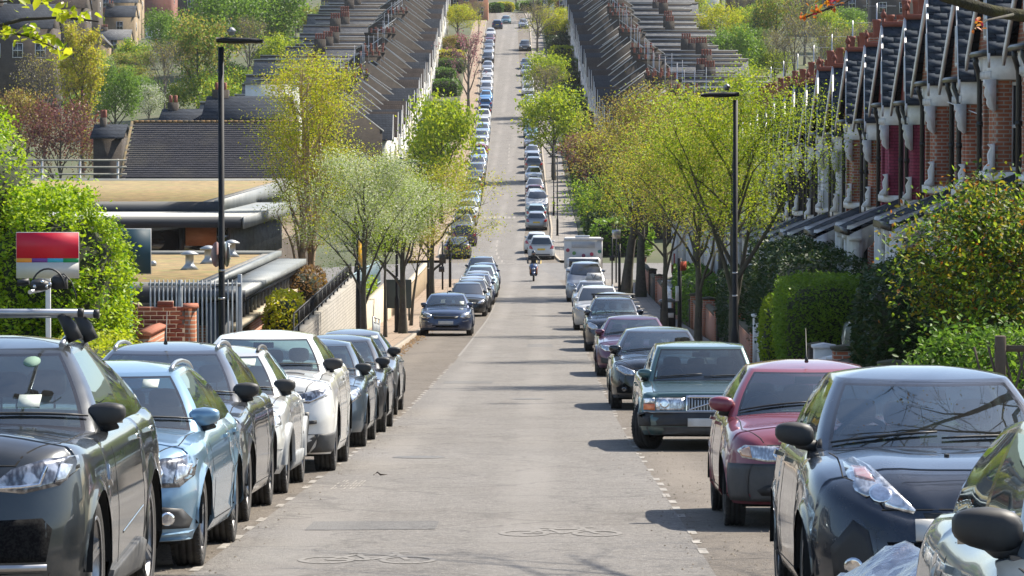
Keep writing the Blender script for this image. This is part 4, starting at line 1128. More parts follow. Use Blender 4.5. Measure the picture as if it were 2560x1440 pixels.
# galvanised guard rail
r = thing('guard_rail', 'grey galvanised guard rail at the left kerb behind the grey hatchback', 'guard rail', (-4.75, 104, road_z(104)+.105))
for i in range(3):
    m = MB(); m.tube([(0, i*2, -i*.13), (0, i*2, 1.1-i*.13)], .025, 6); m.build('post', m_fence, r)
m = MB(); m.tube([(0,0,1.08),(0,4,.82)], .025, 6); m.tube([(0,0,.95),(0,4,.69)], .02, 6); m.tube([(0,0,.15),(0,4,-.11)], .02, 6); m.build('rail', m_fence, r)
for i in range(26):
    y = .15 + i*.148; m = MB(); m.tube([(0, y, .15-y*.065), (0, y, .95-y*.065)], .009, 4); m.build('bar', m_fence, r)

# brick garden wall, its upper courses brick by brick
BR = None
def brick_piece(mats):
    out = []
    for mt in mats:
        m = MB(); m.bbox(-.1065, .1065, -.05, .05, 0, .063, .004); out.append(m.mesh('brick', mt))
    return out
m_bA = M('brick_face_a', (0.36, 0.105, 0.055), (0.29, 0.08, 0.045), scale=6, rough=0.85, bump=.3, bscale=30)
m_bB = M('brick_face_b', (0.29, 0.075, 0.045), (0.23, 0.06, 0.038), scale=6, rough=0.85, bump=.3, bscale=30)
m_bC = M('brick_face_c', (0.40, 0.14, 0.075), (0.32, 0.10, 0.055), scale=6, rough=0.85, bump=.3, bscale=30)
BM = brick_piece([m_bA, m_bB, m_bC])
m_mortar = M('mortar', (0.26, 0.20, 0.15), (0.20, 0.155, 0.12), scale=6, rough=0.95)
gz66 = road_z(66) - .1
r = thing('brick_wall', 'red brick garden wall with raised piers beside the bright green bush', 'wall', (-8.13, 66, gz66))
zt = EYE - 3.04 - gz66
m = MB(); m.box(0, 1.84, .012, .21, -.5, zt-.01); m.box(.74, 1.02, .012, .26, zt-.01, zt+.065); m.box(1.36, 1.62, .012, .26, zt-.01, zt+.095); m.build('core', m_mortar, r)
nrow = 13
for j in range(nrow):
    z = zt - .075*(j+1)
    off = .1125 if j % 2 else 0
    n = 0
    x = off - .1125
    while x < 1.84:
        a = max(.005, x + .006); b = min(1.835, x + .219)
        if b - a > .04:
            o = link('brick', BM[rnd.choice((0, 0, 1, 1, 2))], r, ((a+b)/2, .05 + rnd.uniform(-.004, .003), z + .006), (0, 0, rnd.uniform(-.008, .008)), ((b-a)/.213, 1, 1))
        x += .225
for (xa, n_, zz) in ((.74, 1, zt), (1.36, 1, zt), (1.36, 1, zt+.03)):
    for k in range(1): link('brick', BM[1], r, (xa+.135, .06, zz), (0, 0, .01), (1.27, 1.2, 1))
m = MB(); m.box(1.84, 2.02, -.002, .24, -.5, zt-.02); m.build('end_pier', m_brick2, r)
m = MB(); m.prism([(-.02, zt-.03), (.26, zt-.03), (.26, zt+.0), (.12, zt+.06), (-.02, zt+.0)], 0, 1.80, 2.06); m.build('pier_cap', m_bC, r)
zl = road_z(66) 
r = thing('brick_wall', 'low red brick wall with a sunlit face in front of the taller brick wall', 'wall', (-6.62, 63.4, zl))
m = MB(); m.box(-.22, 0, 0, 5.4, -.5, EYE-3.40-zl); m.build('wall', m_brick2, r)
m = MB(); m.prism([(-.26, EYE-3.40-zl), (.03, EYE-3.40-zl), (.03, EYE-3.35-zl), (-.1, EYE-3.31-zl), (-.26, EYE-3.35-zl)], 1, -.03, 5.43); m.build('coping', m_bC, r)
m = MB(); m.bbox(-.2, -.02, -.12, -.02, .3, EYE-3.5-zl, .01); tag(m.build('gate_post', m_wtrim, None, (-6.5, 63.2, zl)), 'short white post at the near end of the low brick wall', 'post')

# palisade fence
r = thing('palisade_fence', 'pale steel palisade fence between the brick wall and the school', 'fence', (-8.35, 80, road_z(80)-.3))
zb = EYE - 3.12 - (road_z(80)-.3)
m = MB(); m.box(-.05, 1.9, .02, .05, zb-.12, zb-.06); m.box(-.05, 1.9, .02, .05, zb-1.5, zb-1.44); m.build('rail', m_fence, r)
for i in range(21):
    x = i*.091
    m = MB(); m.prism([(x-.018, 0), (x+.018, 0), (x+.018, zb-.03), (x, zb+.02), (x-.018, zb-.03)], 1, 0, .018); m.build('pale', m_fence, r)
for x, hh in ((.62, zb), (1.88, zb+.12)):
    m = MB(); m.bbox(x-.045, x+.045, .05, .14, 0, hh, .008); m.build('post', m_fence, r)

# school, lower block
SZ = float(terrain(-12, 110)) - .1
def Z(d): return EYE + d - SZ
r = thing('school_block', 'low school wing with planted roof, brick base and strip windows', 'building', (0, 0, SZ))
m = MB(); m.box(-24, -8.15, 97, 122.5, -1.5, Z(-4.95)); m.build('brick_base', m_brick2, r)
m = MB(); m.box(-24, -8.25, 97.06, 122.4, Z(-4.95), Z(-4.07)); m.build('wall', m_navy_shade, r)
m = MB(); m.box(-24.2, -8.55, 96.6, 96.8, Z(-4.35), Z(-3.83)); m.build('fascia', m_navy_shade, r)
m = MB(); m.box(-8.75, -8.55, 96.8, 122.6, Z(-4.0), Z(-3.83)); m.box(-24.2, -8.75, 122.4, 122.6, Z(-4.0), Z(-3.83)); m.build('parapet', m_zinc_lit, r)
m = MB(); m.box(-24.2, -8.75, 96.8, 122.4, Z(-4.05), Z(-3.95)); m.build('green_roof', m_sedum, r)
m = MB(); m.box(-9.15, -8.75, 96.85, 122.35, Z(-3.95), Z(-3.92)); m.build('pebble_margin', m_pebble, r)
m = MB(); m.box(-8.54, -7.62, 95.6, 120.5, Z(-4.19), Z(-4.02)); m.build('canopy', m_zinc_lit, r)
m = MB(); m.box(-8.9, -7.58, 95.5, 95.6, Z(-4.23), Z(-3.98)); m.build('canopy_fascia', m_navy_shade, r)
m = MB(); m.box(-8.15, -7.82, 96.7, 121.3, Z(-5.05), Z(-4.92)); m.build('sill', m_stone, r)
m = MB(); m.box(-8.25, -8.10, 96.9, 121.2, Z(-4.92), Z(-4.42)); wb_ = m.build('window', m_hglass, r)
for i in range(19):
    y = 97.0 + i*1.33; m = MB(); m.box(-8.12, -8.02, y, y+.09, Z(-4.92), Z(-4.42)); m.build('mullion', m_lead, wb_)
m = MB(); m.box(-8.2, -7.9, 96.6, 121.4, Z(-4.45), Z(-4.36)); m.build('window_head', m_navy_shade, r)
m = MB(); m.box(-8.6, -8.05, 96.3, 96.95, -1, Z(-4.35)); m.build('corner_pier', m_navy_shade, r)
for i, (x, y) in enumerate(((-10.25, 109), (-10.15, 114), (-10.05, 118), (-9.95, 120))):
    m = MB(); m.lathe([(.001, 0), (.27, 0), (.14, .14), (.12, .17), (.12, .42), (.25, .42), (.26, .46), (.08, .54), (.001, .55)], 12)
    o = m.build('roof_vent', m_fence, None, (x, y, EYE-3.95)); tag(o, 'silver cowl vent on the planted roof, %s from the near side' % ORDT[i], 'roof vent', 'vents on the planted roof')
m = MB(); m.ball((0, 0, .06), .1, 8, 5); m.tube([(0,0,0),(-1.2,-.6,.02)], .012, 4); tag(m.build('roof_anchor', m_fence, None, (-11.6, 112, EYE-3.95)), 'small metal anchor with wire on the planted roof', 'anchor')
# upper block
r = thing('school_hall', 'tall school hall with brown planted roof and shade-dark fascia', 'building', (0, 0, SZ))
m = MB(); m.box(-42, -10.6, 126, 172, -2, Z(-4.3)); m.build('base_wall', m_stock, r)
m = MB(); m.box(-42, -11.64, 133, 171.9, Z(-3.2), Z(-2.62)); m.build('upper_wall', m_navy_shade, r)
m = MB(); m.box(-42, -11.45, 132.6, 132.85, Z(-3.0), Z(-2.43)); m.build('fascia', m_navy_shade, r)
m = MB(); m.prism([(132.85, Z(-2.9)), (172.2, Z(-2.7)), (172.2, Z(-2.12)), (132.85, Z(-2.40))], 0, -11.62, -11.45); m.box(-42, -11.62, 172, 172.2, Z(-2.6), Z(-2.11)); m.build('parapet', m_zinc_lit, r)
V = []; F = []
m = MB(); m.prism([(132.85, Z(-2.6)), (172, Z(-2.6)), (172, Z(-2.2)), (132.85, Z(-2.47))], 0, -42, -11.62); m.build('green_roof', m_sedum, r)
m = MB(); m.prism([(132.9, Z(-2.5)), (171.9, Z(-2.25)), (171.9, Z(-2.18)), (132.9, Z(-2.45))], 0, -12.1, -11.62); m.build('pebble_margin', m_pebble, r)
m = MB(); m.box(-42, -9.9, 124.0, 150, Z(-2.98), Z(-2.78)); m.build('canopy', m_zinc_lit, r)
m = MB(); m.box(-42, -9.95, 123.8, 124.0, Z(-3.12), Z(-2.76)); m.build('canopy_fascia', m_navy_shade, r)
m = MB(); m.box(-9.9, -9.86, 123.8, 150, Z(-3.16), Z(-2.76)); m.build('canopy_edge', m_zinc_lit, r)
m = MB(); m.box(-42, -10.62, 126.02, 126.06, Z(-4.3), Z(-3.0)); gl = m.build('window', m_hglass, r)
for i in range(16):
    x = -10.8 - i*1.3; m = MB(); m.box(x-.08, x+.08, 125.9, 126.0, Z(-4.3), Z(-3.0)); m.build('mullion', m_navy_shade, gl)
m = MB(); m.box(-10.62, -10.58, 126.1, 171, Z(-4.3), Z(-2.98)); gl = m.build('window', m_hglass, r)
for i in range(40):
    y = 126.2 + i*.62; m = MB(); m.box(-10.58, -10.48, y, y+.09, Z(-4.6), Z(-2.98)); m.build('fin', m_lead, gl)
m = MB(); m.box(-11.9, -10.9, 125.2, 125.5, Z(-3.75), Z(-3.15)); m.build('timber_panel', m_wood, r)
m = MB(); m.box(-17, -13.9, 125.3, 125.4, Z(-4.2), Z(-4.1)); m.build('bench', m_wood, r)

# dark tiled roof behind the school, tile by tile
r = thing('tiled_building', 'long building with a dark tiled roof behind the school', 'building', (-22.4, 200, EYE-2.4))
m = MB(); m.box(.2, 8.9, .3, 8, -5, 0); m.prism([(.3, -.12), (6.0, 2.75), (11.7, -.12)], 0, .2, 8.9); m.build('wall', m_stock, r)
m_tile = M('clay_tile', (0.070, 0.062, 0.066), (0.048, 0.043, 0.047), scale=1.7, rough=0.8, c3=(0.10, 0.085, 0.07), s3=.5)
g = np.random.default_rng(4)
V = []; F = []
rows = 26; L = 6.65; ang = math.atan2(2.9, 6.0)
for j in range(rows):
    d0 = j*L/rows - .02; nn = 37
    for i in range(nn):
        x0 = i*.245 + (.12 if j % 2 else 0); x1 = x0 + .238; t = .035 + g.random()*.012; dl = g.random()*.012
        b = len(V)
        for (x, d, hh) in ((x0, d0-dl, t), (x1, d0-dl, t), (x1, d0+.29, .012), (x0, d0+.29, .012), (x0, d0-dl, 0), (x1, d0-dl, 0)):
            V.append((x, d*math.cos(ang) - hh*math.sin(ang), d*math.sin(ang) + hh*math.cos(ang)))
        F += [(b, b+1, b+2, b+3), (b+4, b+5, b+1, b)]
o = link('roof_tiles', np_mesh('roof_tiles', V, F, m_tile), r); o['kind'] = 'stuff'
m = MB()
for i in range(30): m.tube([(i*.3, 6.02, 2.92), (i*.3+.29, 6.02, 2.93)], .11, 6)
m.build('ridge', M('mossy_ridge', (0.22, 0.12, 0.04), (0.10, 0.075, 0.045), scale=1.2, rough=.95), r)
m = MB(); m.prism([(-.1, -.1), (6.0, 2.85), (6.0, 3.0), (-.1, .06)], 0, -.12, .02); m.build('verge', M('lichen_verge', (0.20, 0.14, 0.05), (0.07, 0.06, 0.045), scale=3, rough=.95), r)

# ramp wall with railing, and more walls along the left pavement
r = thing('ramp_wall', 'grey block retaining wall with a dark railing beside the school', 'wall', (0, 0, 0))
V = []; m = MB()
za = lambda y: EYE - 5.03 + (y-97)*.011
m.add([(-6.45, 97, za(97)-2), (-6.2, 97, za(97)-2), (-6.2, 97, za(97)), (-6.45, 97, za(97)), (-6.45, 123.5, za(123.5)-3), (-6.2, 123.5, za(123.5)-3), (-6.2, 123.5, za(123.5)), (-6.45, 123.5, za(123.5))],
      [(0,1,2,3),(7,6,5,4),(1,5,6,2),(3,2,6,7),(0,3,7,4)]); m.build('wall', m_greyw, r)
m = MB(); m.tube([(-6.33, 95, za(95)+.5), (-6.33, 123, za(123)+.5)], .028, 6); m.tube([(-6.33, 95, za(95)+.12), (-6.33, 123, za(123)+.12)], .02, 5); m.build('handrail', m_lampblk, r)
for i in range(15): m = MB(); m.tube([(-6.33, 95+i*2, za(95+i*2)-(.3 if i else 2)), (-6.33, 95+i*2, za(95+i*2)+.5)], .024, 5); m.build('post', m_lampblk, r)
m = MB()
for i in range(120): m.tube([(-6.33, 97+i*.215, za(97+i*.215)+.1), (-6.33, 97+i*.215, za(97+i*.215)+.5)], .008, 3)
o = m.build('bars', m_lampblk, r); o['kind'] = 'stuff'
m = MB(); m.bbox(-6.5, -5.95, 123.6, 124.2, road_z(124)-.2, EYE-4.85, .01); tag(m.build('brick_pier', m_greyd), 'dark grey brick pier at the far end of the ramp wall', 'pier')
r = thing('planter_wall', 'pale garden wall topped with pale blue railings beyond the ramp', 'wall', (0, 0, 0))
m = MB(); m.box(-6.75, -6.45, 126, 158, road_z(140)-1.2, EYE-6.25); m.build('wall', m_stone, r)
m = MB(); m.tube([(-6.9, 126, EYE-5.0), (-6.9, 158, EYE-5.3)], .03, 5); m.tube([(-6.9, 126, EYE-5.9), (-6.9, 158, EYE-6.2)], .025, 5)
for i in range(100): m.tube([(-6.9, 126+i*.32, EYE-6.3), (-6.9, 126+i*.32, EYE-5.0-i*.003)], .012, 3)
m.build('railing', M('blue_railing', (0.30, 0.42, 0.47), (0.24, 0.34, 0.38), rough=.5), r)
m = MB(); m.bbox(-.55, .55, -.05, .05, .6, 1.75, .01); m.tube([(-.45, .06, 0), (-.45, .06, 1.7)], .04, 6); m.tube([(.45, .06, 0), (.45, .06, 1.7)], .04, 6)
tag(m.build('notice_board', M('board_green', (0.012, 0.03, 0.035), (0.02, 0.035, 0.04), rough=.5), None, (-5.95, 152, road_z(152))), 'dark notice board on the left pavement behind the slim trees', 'notice board')
r = thing('garden_wall', 'low tan brick wall along the left pavement before the crossing', 'wall', (-6.5, 158, road_z(180)))
m = MB(); m.box(-.2, 0, 2, 50, -.5, 1.0); m.build('wall', m_tan, r)
m = MB(); m.box(-.25, .05, 1.9, 50.1, 1.0, 1.08); m.build('coping', m_stone, r)
# wooden rail fence on the far left
r = thing('rail_fence', 'weathered horizontal rail fence left of the dark tiled roof', 'fence', (-31, 190, EYE-2.6))
for z in (.1, .45, .8, 1.15):
    m = MB(); m.box(0, 10, 0, .05, z, z+.09); m.build('rail', M('weathered_rail', (0.46, 0.43, 0.36), (0.34, 0.32, 0.27), scale=3, rough=.9), r)
for i in range(6): m = MB(); m.box(i*1.9, i*1.9+.1, .05, .15, -2, 1.25); m.build('post', m_wtrim, r)

# letting boards
def board(label, x, y, zt, w_, h_, parts_, pole, pole_h, pm):
    r = thing('letting_board', label, 'board', (x, y, zt-h_))
    m = MB(); m.bbox(-w_/2, w_/2, 0, .02, 0, h_, .003); bo = m.build('panel', m_wtrim, r)
    for (a0, a1, b0, b1, mt) in parts_:
        m = MB(); m.box(a0*w_, a1*w_, -.004, 0, b0*h_, b1*h_); m.build('colour_field', mt, bo)
    m = MB(); m.bbox(-.035, .035, .021, .07, -pole_h, h_*.9, .004); m.build('pole', pm, r)
    return r
def flat(n, c): return M('print_' + n, c, tuple(v*.92 for v in c), scale=4, rough=0.45)
board('red and white letting board with a rainbow strip, in front of the bush', -7.10, 54, EYE-1.425, .895, .655,
      [(-.495, .495, .435, .99, flat('red', (0.62, 0.006, 0.035))), (-.495, -.25, .345, .433, flat('orange', (0.80, 0.30, 0.03))), (-.25, 0, .345, .433, flat('purple', (0.16, 0.05, 0.30))),
       (0, .25, .345, .433, flat('cyan', (0.05, 0.42, 0.60))), (.25, .495, .345, .433, flat('leaf', (0.01, 0.30, 0.09))), (-.495, .495, .01, .343, flat('offwhite', (0.55, 0.54, 0.50)))], .05, 3.0, m_wtrim)
board('dark blue letting board on a turquoise post, half behind the bush', -6.92, 63, EYE-1.60, .72, .76,
      [(-.485, .485, .015, .985, flat('petrol', (0.012, 0.055, 0.085)))], .05, 2.6, flat('turquoise', (0.06, 0.42, 0.36)))

# ------------------------------------------------------------------ right side: garden walls
r_ = random.Random(9)
specs = [(59.6, 63.5, .72, m_brick2, 'low orange'), (64, 70, .62, m_brick, 'short red'), (70.6, 75, .60, m_wpaint, 'white rendered'), (76, 81, .75, m_stock, 'brown'), (88, 97, .85, m_wpaint, 'white painted'),
         (98, 107, .80, m_brick, 'red'), (108, 118, .85, m_stock, 'sooty brown'), (119, 128, .9, m_brick, 'tall red'), (129, 139, .85, m_brick2, 'orange'), (140, 150, .9, m_stock, 'dark stock'), (151, 160, .8, m_brick, 'weathered red'), (161, 172, .9, m_wpaint, 'white'), (173, 184, .95, m_brick, 'long red'), (185, 196, .95, m_stock, 'grey brown'), (197, 216, 1.1, m_brick, 'corner red')]
for (a, b, h, mt, wd) in specs:
    o = thing('garden_wall', '%s garden wall on the right pavement, %s' % (wd, 'near the foreground' if a < 60 else ('between the parked cars and the hedges' if a < 100 else 'under the street trees')), 'wall', (5.35, a, road_z((a+b)/2)+.1), 0, 'front garden walls on the right')
    m = MB(); m.box(0, .22, .45, b-a-.45, -.5, h); m.build('wall', mt, o)
    m = MB(); m.prism([(-.03, h), (.25, h), (.25, h+.03), (.11, h+.08), (-.03, h+.03)], 1, .43, b-a-.43); m.build('coping', m_blackcap if mt is not m_wpaint else m_wtrim, o)
    for y in (0, b-a-.45):
        m = MB(); m.bbox(-.08, .32, y, y+.45, -.5, h+.22, .01); p = m.build('pier', mt, o)
        m = MB(); m.prism([(-.12, h+.22), (.36, h+.22), (.36, h+.27), (.12, h+.31), (-.12, h+.27)], 1, y-.04, y+.49); m.build('cap', m_blackcap if mt is not m_wpaint else m_wtrim, p)
r = thing('lattice_fence', 'brown wooden lattice fence at the right edge behind the cars', 'fence', (5.62, 47.5, road_z(49)+.1))
m_lat = M('brown_timber', (0.12, 0.085, 0.06), (0.08, 0.057, 0.042), scale=4, rough=.9)
for i in range(3): m = MB(); m.bbox(i*.95, i*.95+.13, 0, .13, 0, 1.5, .01); m.build('post', m_lat, r)
for i in range(3): m = MB(); m.box(0, 2.0, .03, .08, .2+i*.55, .28+i*.55); m.build('rail', m_lat, r)
for i in range(22): m = MB(); m.prism([(i*.09, .25), (i*.09+.03, .25), (i*.09+.03+(.28 if i % 2 else -.28), 1.36), (i*.09+(.28 if i % 2 else -.28), 1.36)], 1, .035 if i % 2 else .05, .05 if i % 2 else .065); m.build('lath', m_lat, r)
r = thing('litter_bin', 'black litter bin with peaked lid under the street trees on the right', 'litter bin', (4.35, 136, road_z(136)+.11))
m = MB(); m.bbox(-.27, .27, -.27, .27, 0, .78, .03); m.build('body', m_lampblk, r)
m = MB()
for (x, y) in ((-.23, -.23), (.23, -.23), (-.23, .23), (.23, .23)): m.box(x-.03, x+.03, y-.03, y+.03, .78, 1.0)
m.build('corner_post', m_lampblk, r)
m = MB(); m.prism([(-.33, 1.0), (.33, 1.0), (.30, 1.06), (.1, 1.13), (-.1, 1.13), (-.30, 1.06)], 1, -.33, .33); m.build('lid', m_lead, r)
m = MB(); m.box(-.2, .2, -.279, -.271, .45, .62); m.build('label_plate', m_wtrim, r)

# ------------------------------------------------------------------ hedges
hedge('clipped_hedge', 'tall dark clipped hedge with a sunlit rounded end below the white porches', 6.35, 92.5, road_z(92)+.1, 1.9, 17, 2.85, 'dark', 26000, .055, 3, round_=.28)
hedge('clipped_hedge', 'clipped hedge with leaves lightened as if sunlit, in front of the tall dark hedge', 5.75, 79.5, road_z(79)+.55, 1.7, 3.2, 1.75, 'mid', 16000, .038, 4, round_=.35)  # brighter leaf colour stands for sunlight that the houses block
hedge('shrub', 'small yellow green shrub by the white wall on the right pavement', 5.35, 88, road_z(88)+.2, .7, 2.2, 1.6, 'spring', 2600, .05, 5, cat='shrub', round_=.6)
hedge('clipped_hedge', 'dark hedge behind the forked street tree on the right', 5.9, 112, road_z(112)+.3, 1.3, 13, 2.0, 'dark', 12000, .055, 6)
hedge('clipped_hedge', 'dark green hedge beyond the litter bin on the right', 5.9, 150, road_z(150)+.3, 1.3, 18, 1.8, 'green', 9000, .07, 7)
hedge('ivy_shrub', 'dark ivy covered shrub column beside the big orange tipped shrub', 5.95, 62, road_z(62)+.2, 1.5, 3.0, 2.25, 'dark', 14000, .05, 8, cat='shrub', round_=.7)
hedge('shrub', 'variegated low shrub behind the graphite suv on the left', -6.9, 57, road_z(57)-.2, 1.3, 5, 1.55, 'lime', 7000, .035, 9, cat='shrub', round_=.6)
hedge('shrub', 'yellow shrub beside the school windows', -7.1, 103, EYE-6.0, .9, 3.5, 1.55, 'yellow', 2600, .06, 10, cat='shrub', round_=.6)
hedge('shrub', 'orange red shrub under the birch by the school', -7.7, 121, EYE-5.9, 1.2, 3.5, 1.5, 'rust', 2600, .06, 11, cat='shrub', round_=.7)
hedge('plant_bed', 'bright green plants behind the pale blue railings on the left', -7.2, 140, EYE-6.6, .7, 26, 1.0, 'spring', 5000, .06, 12, cat='plants', round_=.6)
fh = [(262, 14.4, 3.0, 1.5, 'mid', 'left'), (276, 14.4, 3.0, 1.7, 'green', 'left'), (292, 14.4, 3.0, 1.5, 'mid', 'left'), (325, 14.4, 3.5, 1.5, 'mid', 'left'), (360, 14.2, 4.0, 1.6, 'green', 'left'), (395, 14.2, 4.0, 1.6, 'mid', 'left'), (524, 15.3, 4.0, 1.6, 'green', 'left'), (505, 14.6, 4.2, 1.5, 'green', 'left'), (545, 14.4, 4.2, 1.4, 'green', 'left'), (560, 14.6, 4.0, 1.6, 'yellow', 'left'), (460, 14.2, 4.2, 1.7, 'green', 'left'), (430, 14.2, 4.2, 1.6, 'mid', 'left'), (590, 14.4, 4.0, 1.6, 'mid', 'left')]
for i, (Y, off, wd, h, kd, sd) in enumerate(fh):
    x = float(cxx(Y)) - off + 6.2
    hedge('garden_hedge', 'clipped hedge left of the far street, %s from the bottom of the hill' % ORDT[sorted(q[0] for q in fh).index(Y)], x, Y, road_z(Y)+.1, wd, 2.2, h+.6, kd, 1500, .14, 20+i, 'garden hedges up the far left side')
fr_ = [(255, 'mid'), (266, 'dark'), (277, 'mid'), (288, 'dark'), (300, 'mid'), (325, 'dark'), (348, 'green'), (372, 'dark'), (395, 'green'), (418, 'dark'), (442, 'dark'), (468, 'green'), (490, 'dark'), (515, 'dark'), (540, 'green'), (565, 'lime'), (590, 'dark'), (615, 'dark'), (640, 'lime')]
for i, (Y, kd) in enumerate(fr_):
    x = float(cxx(Y)) + 8.3
    hedge('garden_hedge', 'hedge right of the far street, %s from the bottom of the hill' % ORDT[i], x, Y, road_z(Y)+.1, 3.6, 5.0 if kd == 'dark' else 2.0, 2.4, kd, 1600, .15, 40+i, 'garden hedges up the far right side')
# ------------------------------------------------------------------ trees
def X_at(px, Y): return (px - 1366)*Y/FPX
def street_z(x, y): return road_z(y) + .1
GST = 'street trees'
# near, left
make_tree('birch_tree', 'tall yellow green birch with pale orange stems beside the school', (-8.4, 134, gz(-8.4, 134)), 10.8, 1.75, 1.9, 'yellow', 15000, .055, 101, tr=.15, bark=m_barkb, multi=4, n1=11, n2=5, n3=3, mix=[('yellow', .55), ('lime', .45)], upw=.45, droop=.25, clump=.16)
make_tree('street_tree', 'pale silvery green street tree with a slim trunk, behind the grey hatchback on the left', (-5.0, 104, street_z(0, 104)), 5.5, 1.75, 1.35, 'pale', 13000, .040, 102, tr=.08, n1=13, n2=5, n3=3, mix=[('pale', .75), ('spring', .25)], upw=.8, clump=.16)
make_tree('street_tree', 'leafy green street tree by the lone dark blue hatchback', (-4.95, 131, street_z(0, 131)), 5.3, 1.7, 1.6, 'spring', 9000, .048, 103, tr=.12, n1=11, n2=5, mix=[('pale', .5), ('spring', .5)], upw=.7, clump=.17)
make_tree('street_tree', 'olive yellow street tree reaching over the parked cars on the left', (-4.95, 164, street_z(0, 164)), 6.4, 2.6, 1.9, 'olive', 9000, .060, 104, tr=.13, n1=12, n2=5, mix=[('yellow', .35), ('olive', .4), ('spring', .25)], upw=.5, clump=.16)
make_tree('young_tree', 'thin young tree with a bare lower stem on the left pavement', (-5.35, 126, street_z(0, 126)), 4.3, .7, 2.0, 'spring', 900, .05, 105, tr=.05, n1=8, n2=3, n3=2)
make_tree('young_tree', 'leaning young tree tied to a stake on the left pavement', (-5.1, 143, street_z(0, 143)), 4.0, .8, 2.1, 'olive', 1200, .05, 106, tr=.05, n1=8, n2=3, n3=2, lean=(.5, 0))
make_tree('roadside_tree', 'sparse green tree behind the olive street tree on the left', (-8.6, 172, gz(-8.6, 172)), 7.5, 2.4, 2.0, 'spring', 7000, .07, 107, tr=.14, mix=[('olive', .5), ('lime', .5)], clump=.18)
# near, right
make_tree('street_tree', 'bright green forked street tree behind the black street lamp on the right', (4.15, 84, street_z(0, 84)), 6.6, 2.15, 1.35, 'spring', 15000, .042, 111, tr=.115, n1=14, n2=5, n3=4, mix=[('spring', .6), ('lime', .4)], upw=.75, clump=.15)
make_tree('street_tree', 'green street tree with slim trunk, second of the right hand pavement trees', (4.2, 105, street_z(0, 105)), 6.4, 2.2, 1.7, 'spring', 10000, .046, 112, tr=.10, n1=13, n2=5, mix=[('spring', .5), ('olive', .5)], upw=.65, clump=.15)
make_tree('street_tree', 'yellow green street tree leaning over the litter bin on the right', (4.15, 133, street_z(0, 133)), 6.9, 2.5, 1.9, 'yellow', 9000, .055, 113, tr=.10, n1=13, n2=5, mix=[('yellow', .2), ('spring', .3), ('olive', .5)], upw=.65, clump=.15)
make_tree('street_tree', 'brownish budding tree on a thick straight trunk before the crossing', (4.75, 191, street_z(0, 191)), 9.6, 3.0, 2.6, 'olive', 7000, .075, 114, tr=.23, n1=14, n2=6, n3=5, mix=[('olive', .75), ('rust', .25)], upw=.75, clump=.13)
make_tree('street_tree', 'big yellow brown tree with a leaning trunk before the crossing', (4.1, 195, street_z(0, 195)), 10.4, 3.6, 2.8, 'olive', 9000, .075, 115, tr=.25, n1=15, n2=6, n3=5, mix=[('olive', .7), ('rust', .3)], upw=.7, clump=.13, lean=(1.6, 0))
make_tree('garden_tree', 'tall spindly yellow tipped tree in the gardens on the right', (6.9, 150, gz(6.9, 150)), 8.6, 1.7, 2.5, 'yellow', 2600, .06, 116, tr=.12, n1=16, n2=5, upw=.9, clump=.1)
make_tree('garden_tree', 'tangled olive tree in front of the brown houses on the right', (6.6, 168, gz(6.6, 168)), 7.8, 2.2, 1.8, 'olive', 5200, .07, 117, tr=.13, n1=14, n2=5, upw=.8, clump=.13)
make_tree('garden_tree', 'red brown budding shrub tree beyond the crossing on the right', (3.7, 318, gz(3.7, 318)), 6.6, 2.4, .8, 'plum', 3200, .11, 118, tr=.14, n1=14, n2=5, mix=[('plum', .45), ('rust', .55)], upw=.7, clump=.15, bark=m_twig)
make_tree('garden_tree', 'green leaved shrub tree at the right corner beyond the crossing', (4.3, 268, gz(4.3, 268)), 5.0, 2.3, .6, 'spring', 4200, .09, 119, tr=.12, n1=12, mix=[('spring', .6), ('mid', .4)], clump=.16)
# big shrubs in front gardens
hedge('evergreen_bush', 'bright yellow green evergreen bush behind the red and white letting board', -7.80, 60, road_z(60)-.3, 2.3, 3.2, 3.95, 'bright', 36000, .036, 121, cat='bush', round_=.8, cl=45, clr=.085)
hedge('evergreen_bush', 'taller bright green bush at the left edge of the picture', -9.15, 61, road_z(61)-.3, 1.8, 3.2, 5.1, 'bright', 20000, .036, 122, cat='bush', round_=.85, cl=45, clr=.085)
r = make_tree('garden_shrub', 'big dark shrub with orange and yellow tipped leaves at the right edge', (6.68, 54.5, road_z(54.5)), 3.6, 1.5, .35, 'dark', 26000, .036, 123, tr=.10, n1=18, n2=6, n3=5, mix=[('dark', .32), ('green', .2), ('autumn', .26), ('spring', .22)], shape='leaf', upw=.45, clump=.16, cat='shrub')
make_tree('garden_shrub', 'low leafy green shrub under the orange tipped shrub at the right edge', (6.0, 51.5, road_z(51.5)), 1.6, .9, .1, 'mid', 3500, .04, 124, tr=.04, n1=10, n2=4, mix=[('green', .7), ('mid', .3)], shape='leaf', cat='shrub')

# trees whose branches hang into the picture from above
ry = 27.5; rx = 5.3
tr_ = make_tree('overhanging_tree', 'mossy branched tree at the right edge whose twigs shade the road', (rx, ry, road_z(ry)+.1), 8.8, 4.9, 4.6, 'rust', 1500, .03, 131, tr=.22, bark=m_barkd, n1=14, n2=6, n3=5, upw=.5, clump=.06, shape='leaf', mix=[('rust', .6), ('autumn', .4)], spread=1.05)
m = MB()
B0 = Vector((rx, ry, road_z(ry)+.1))
m.tube([Vector((5.3, 27.4, 10.2))-B0, Vector((4.2, 25.2, 10.55))-B0, Vector((3.2, 24.0, 10.70))-B0, Vector((2.78, 23.8, 10.755))-B0, Vector((2.45, 23.6, 10.84))-B0, Vector((2.15, 23.4, 11.05))-B0], [.06, .05, .042, .038, .034, .028], 9)
m.build('branch', M('mossy_bark', (0.040, 0.036, 0.018), (0.022, 0.019, 0.014), scale=14, rough=1.0, c3=(0.075, 0.07, 0.02), s3=7, bump=1.0, bscale=40), tr_)
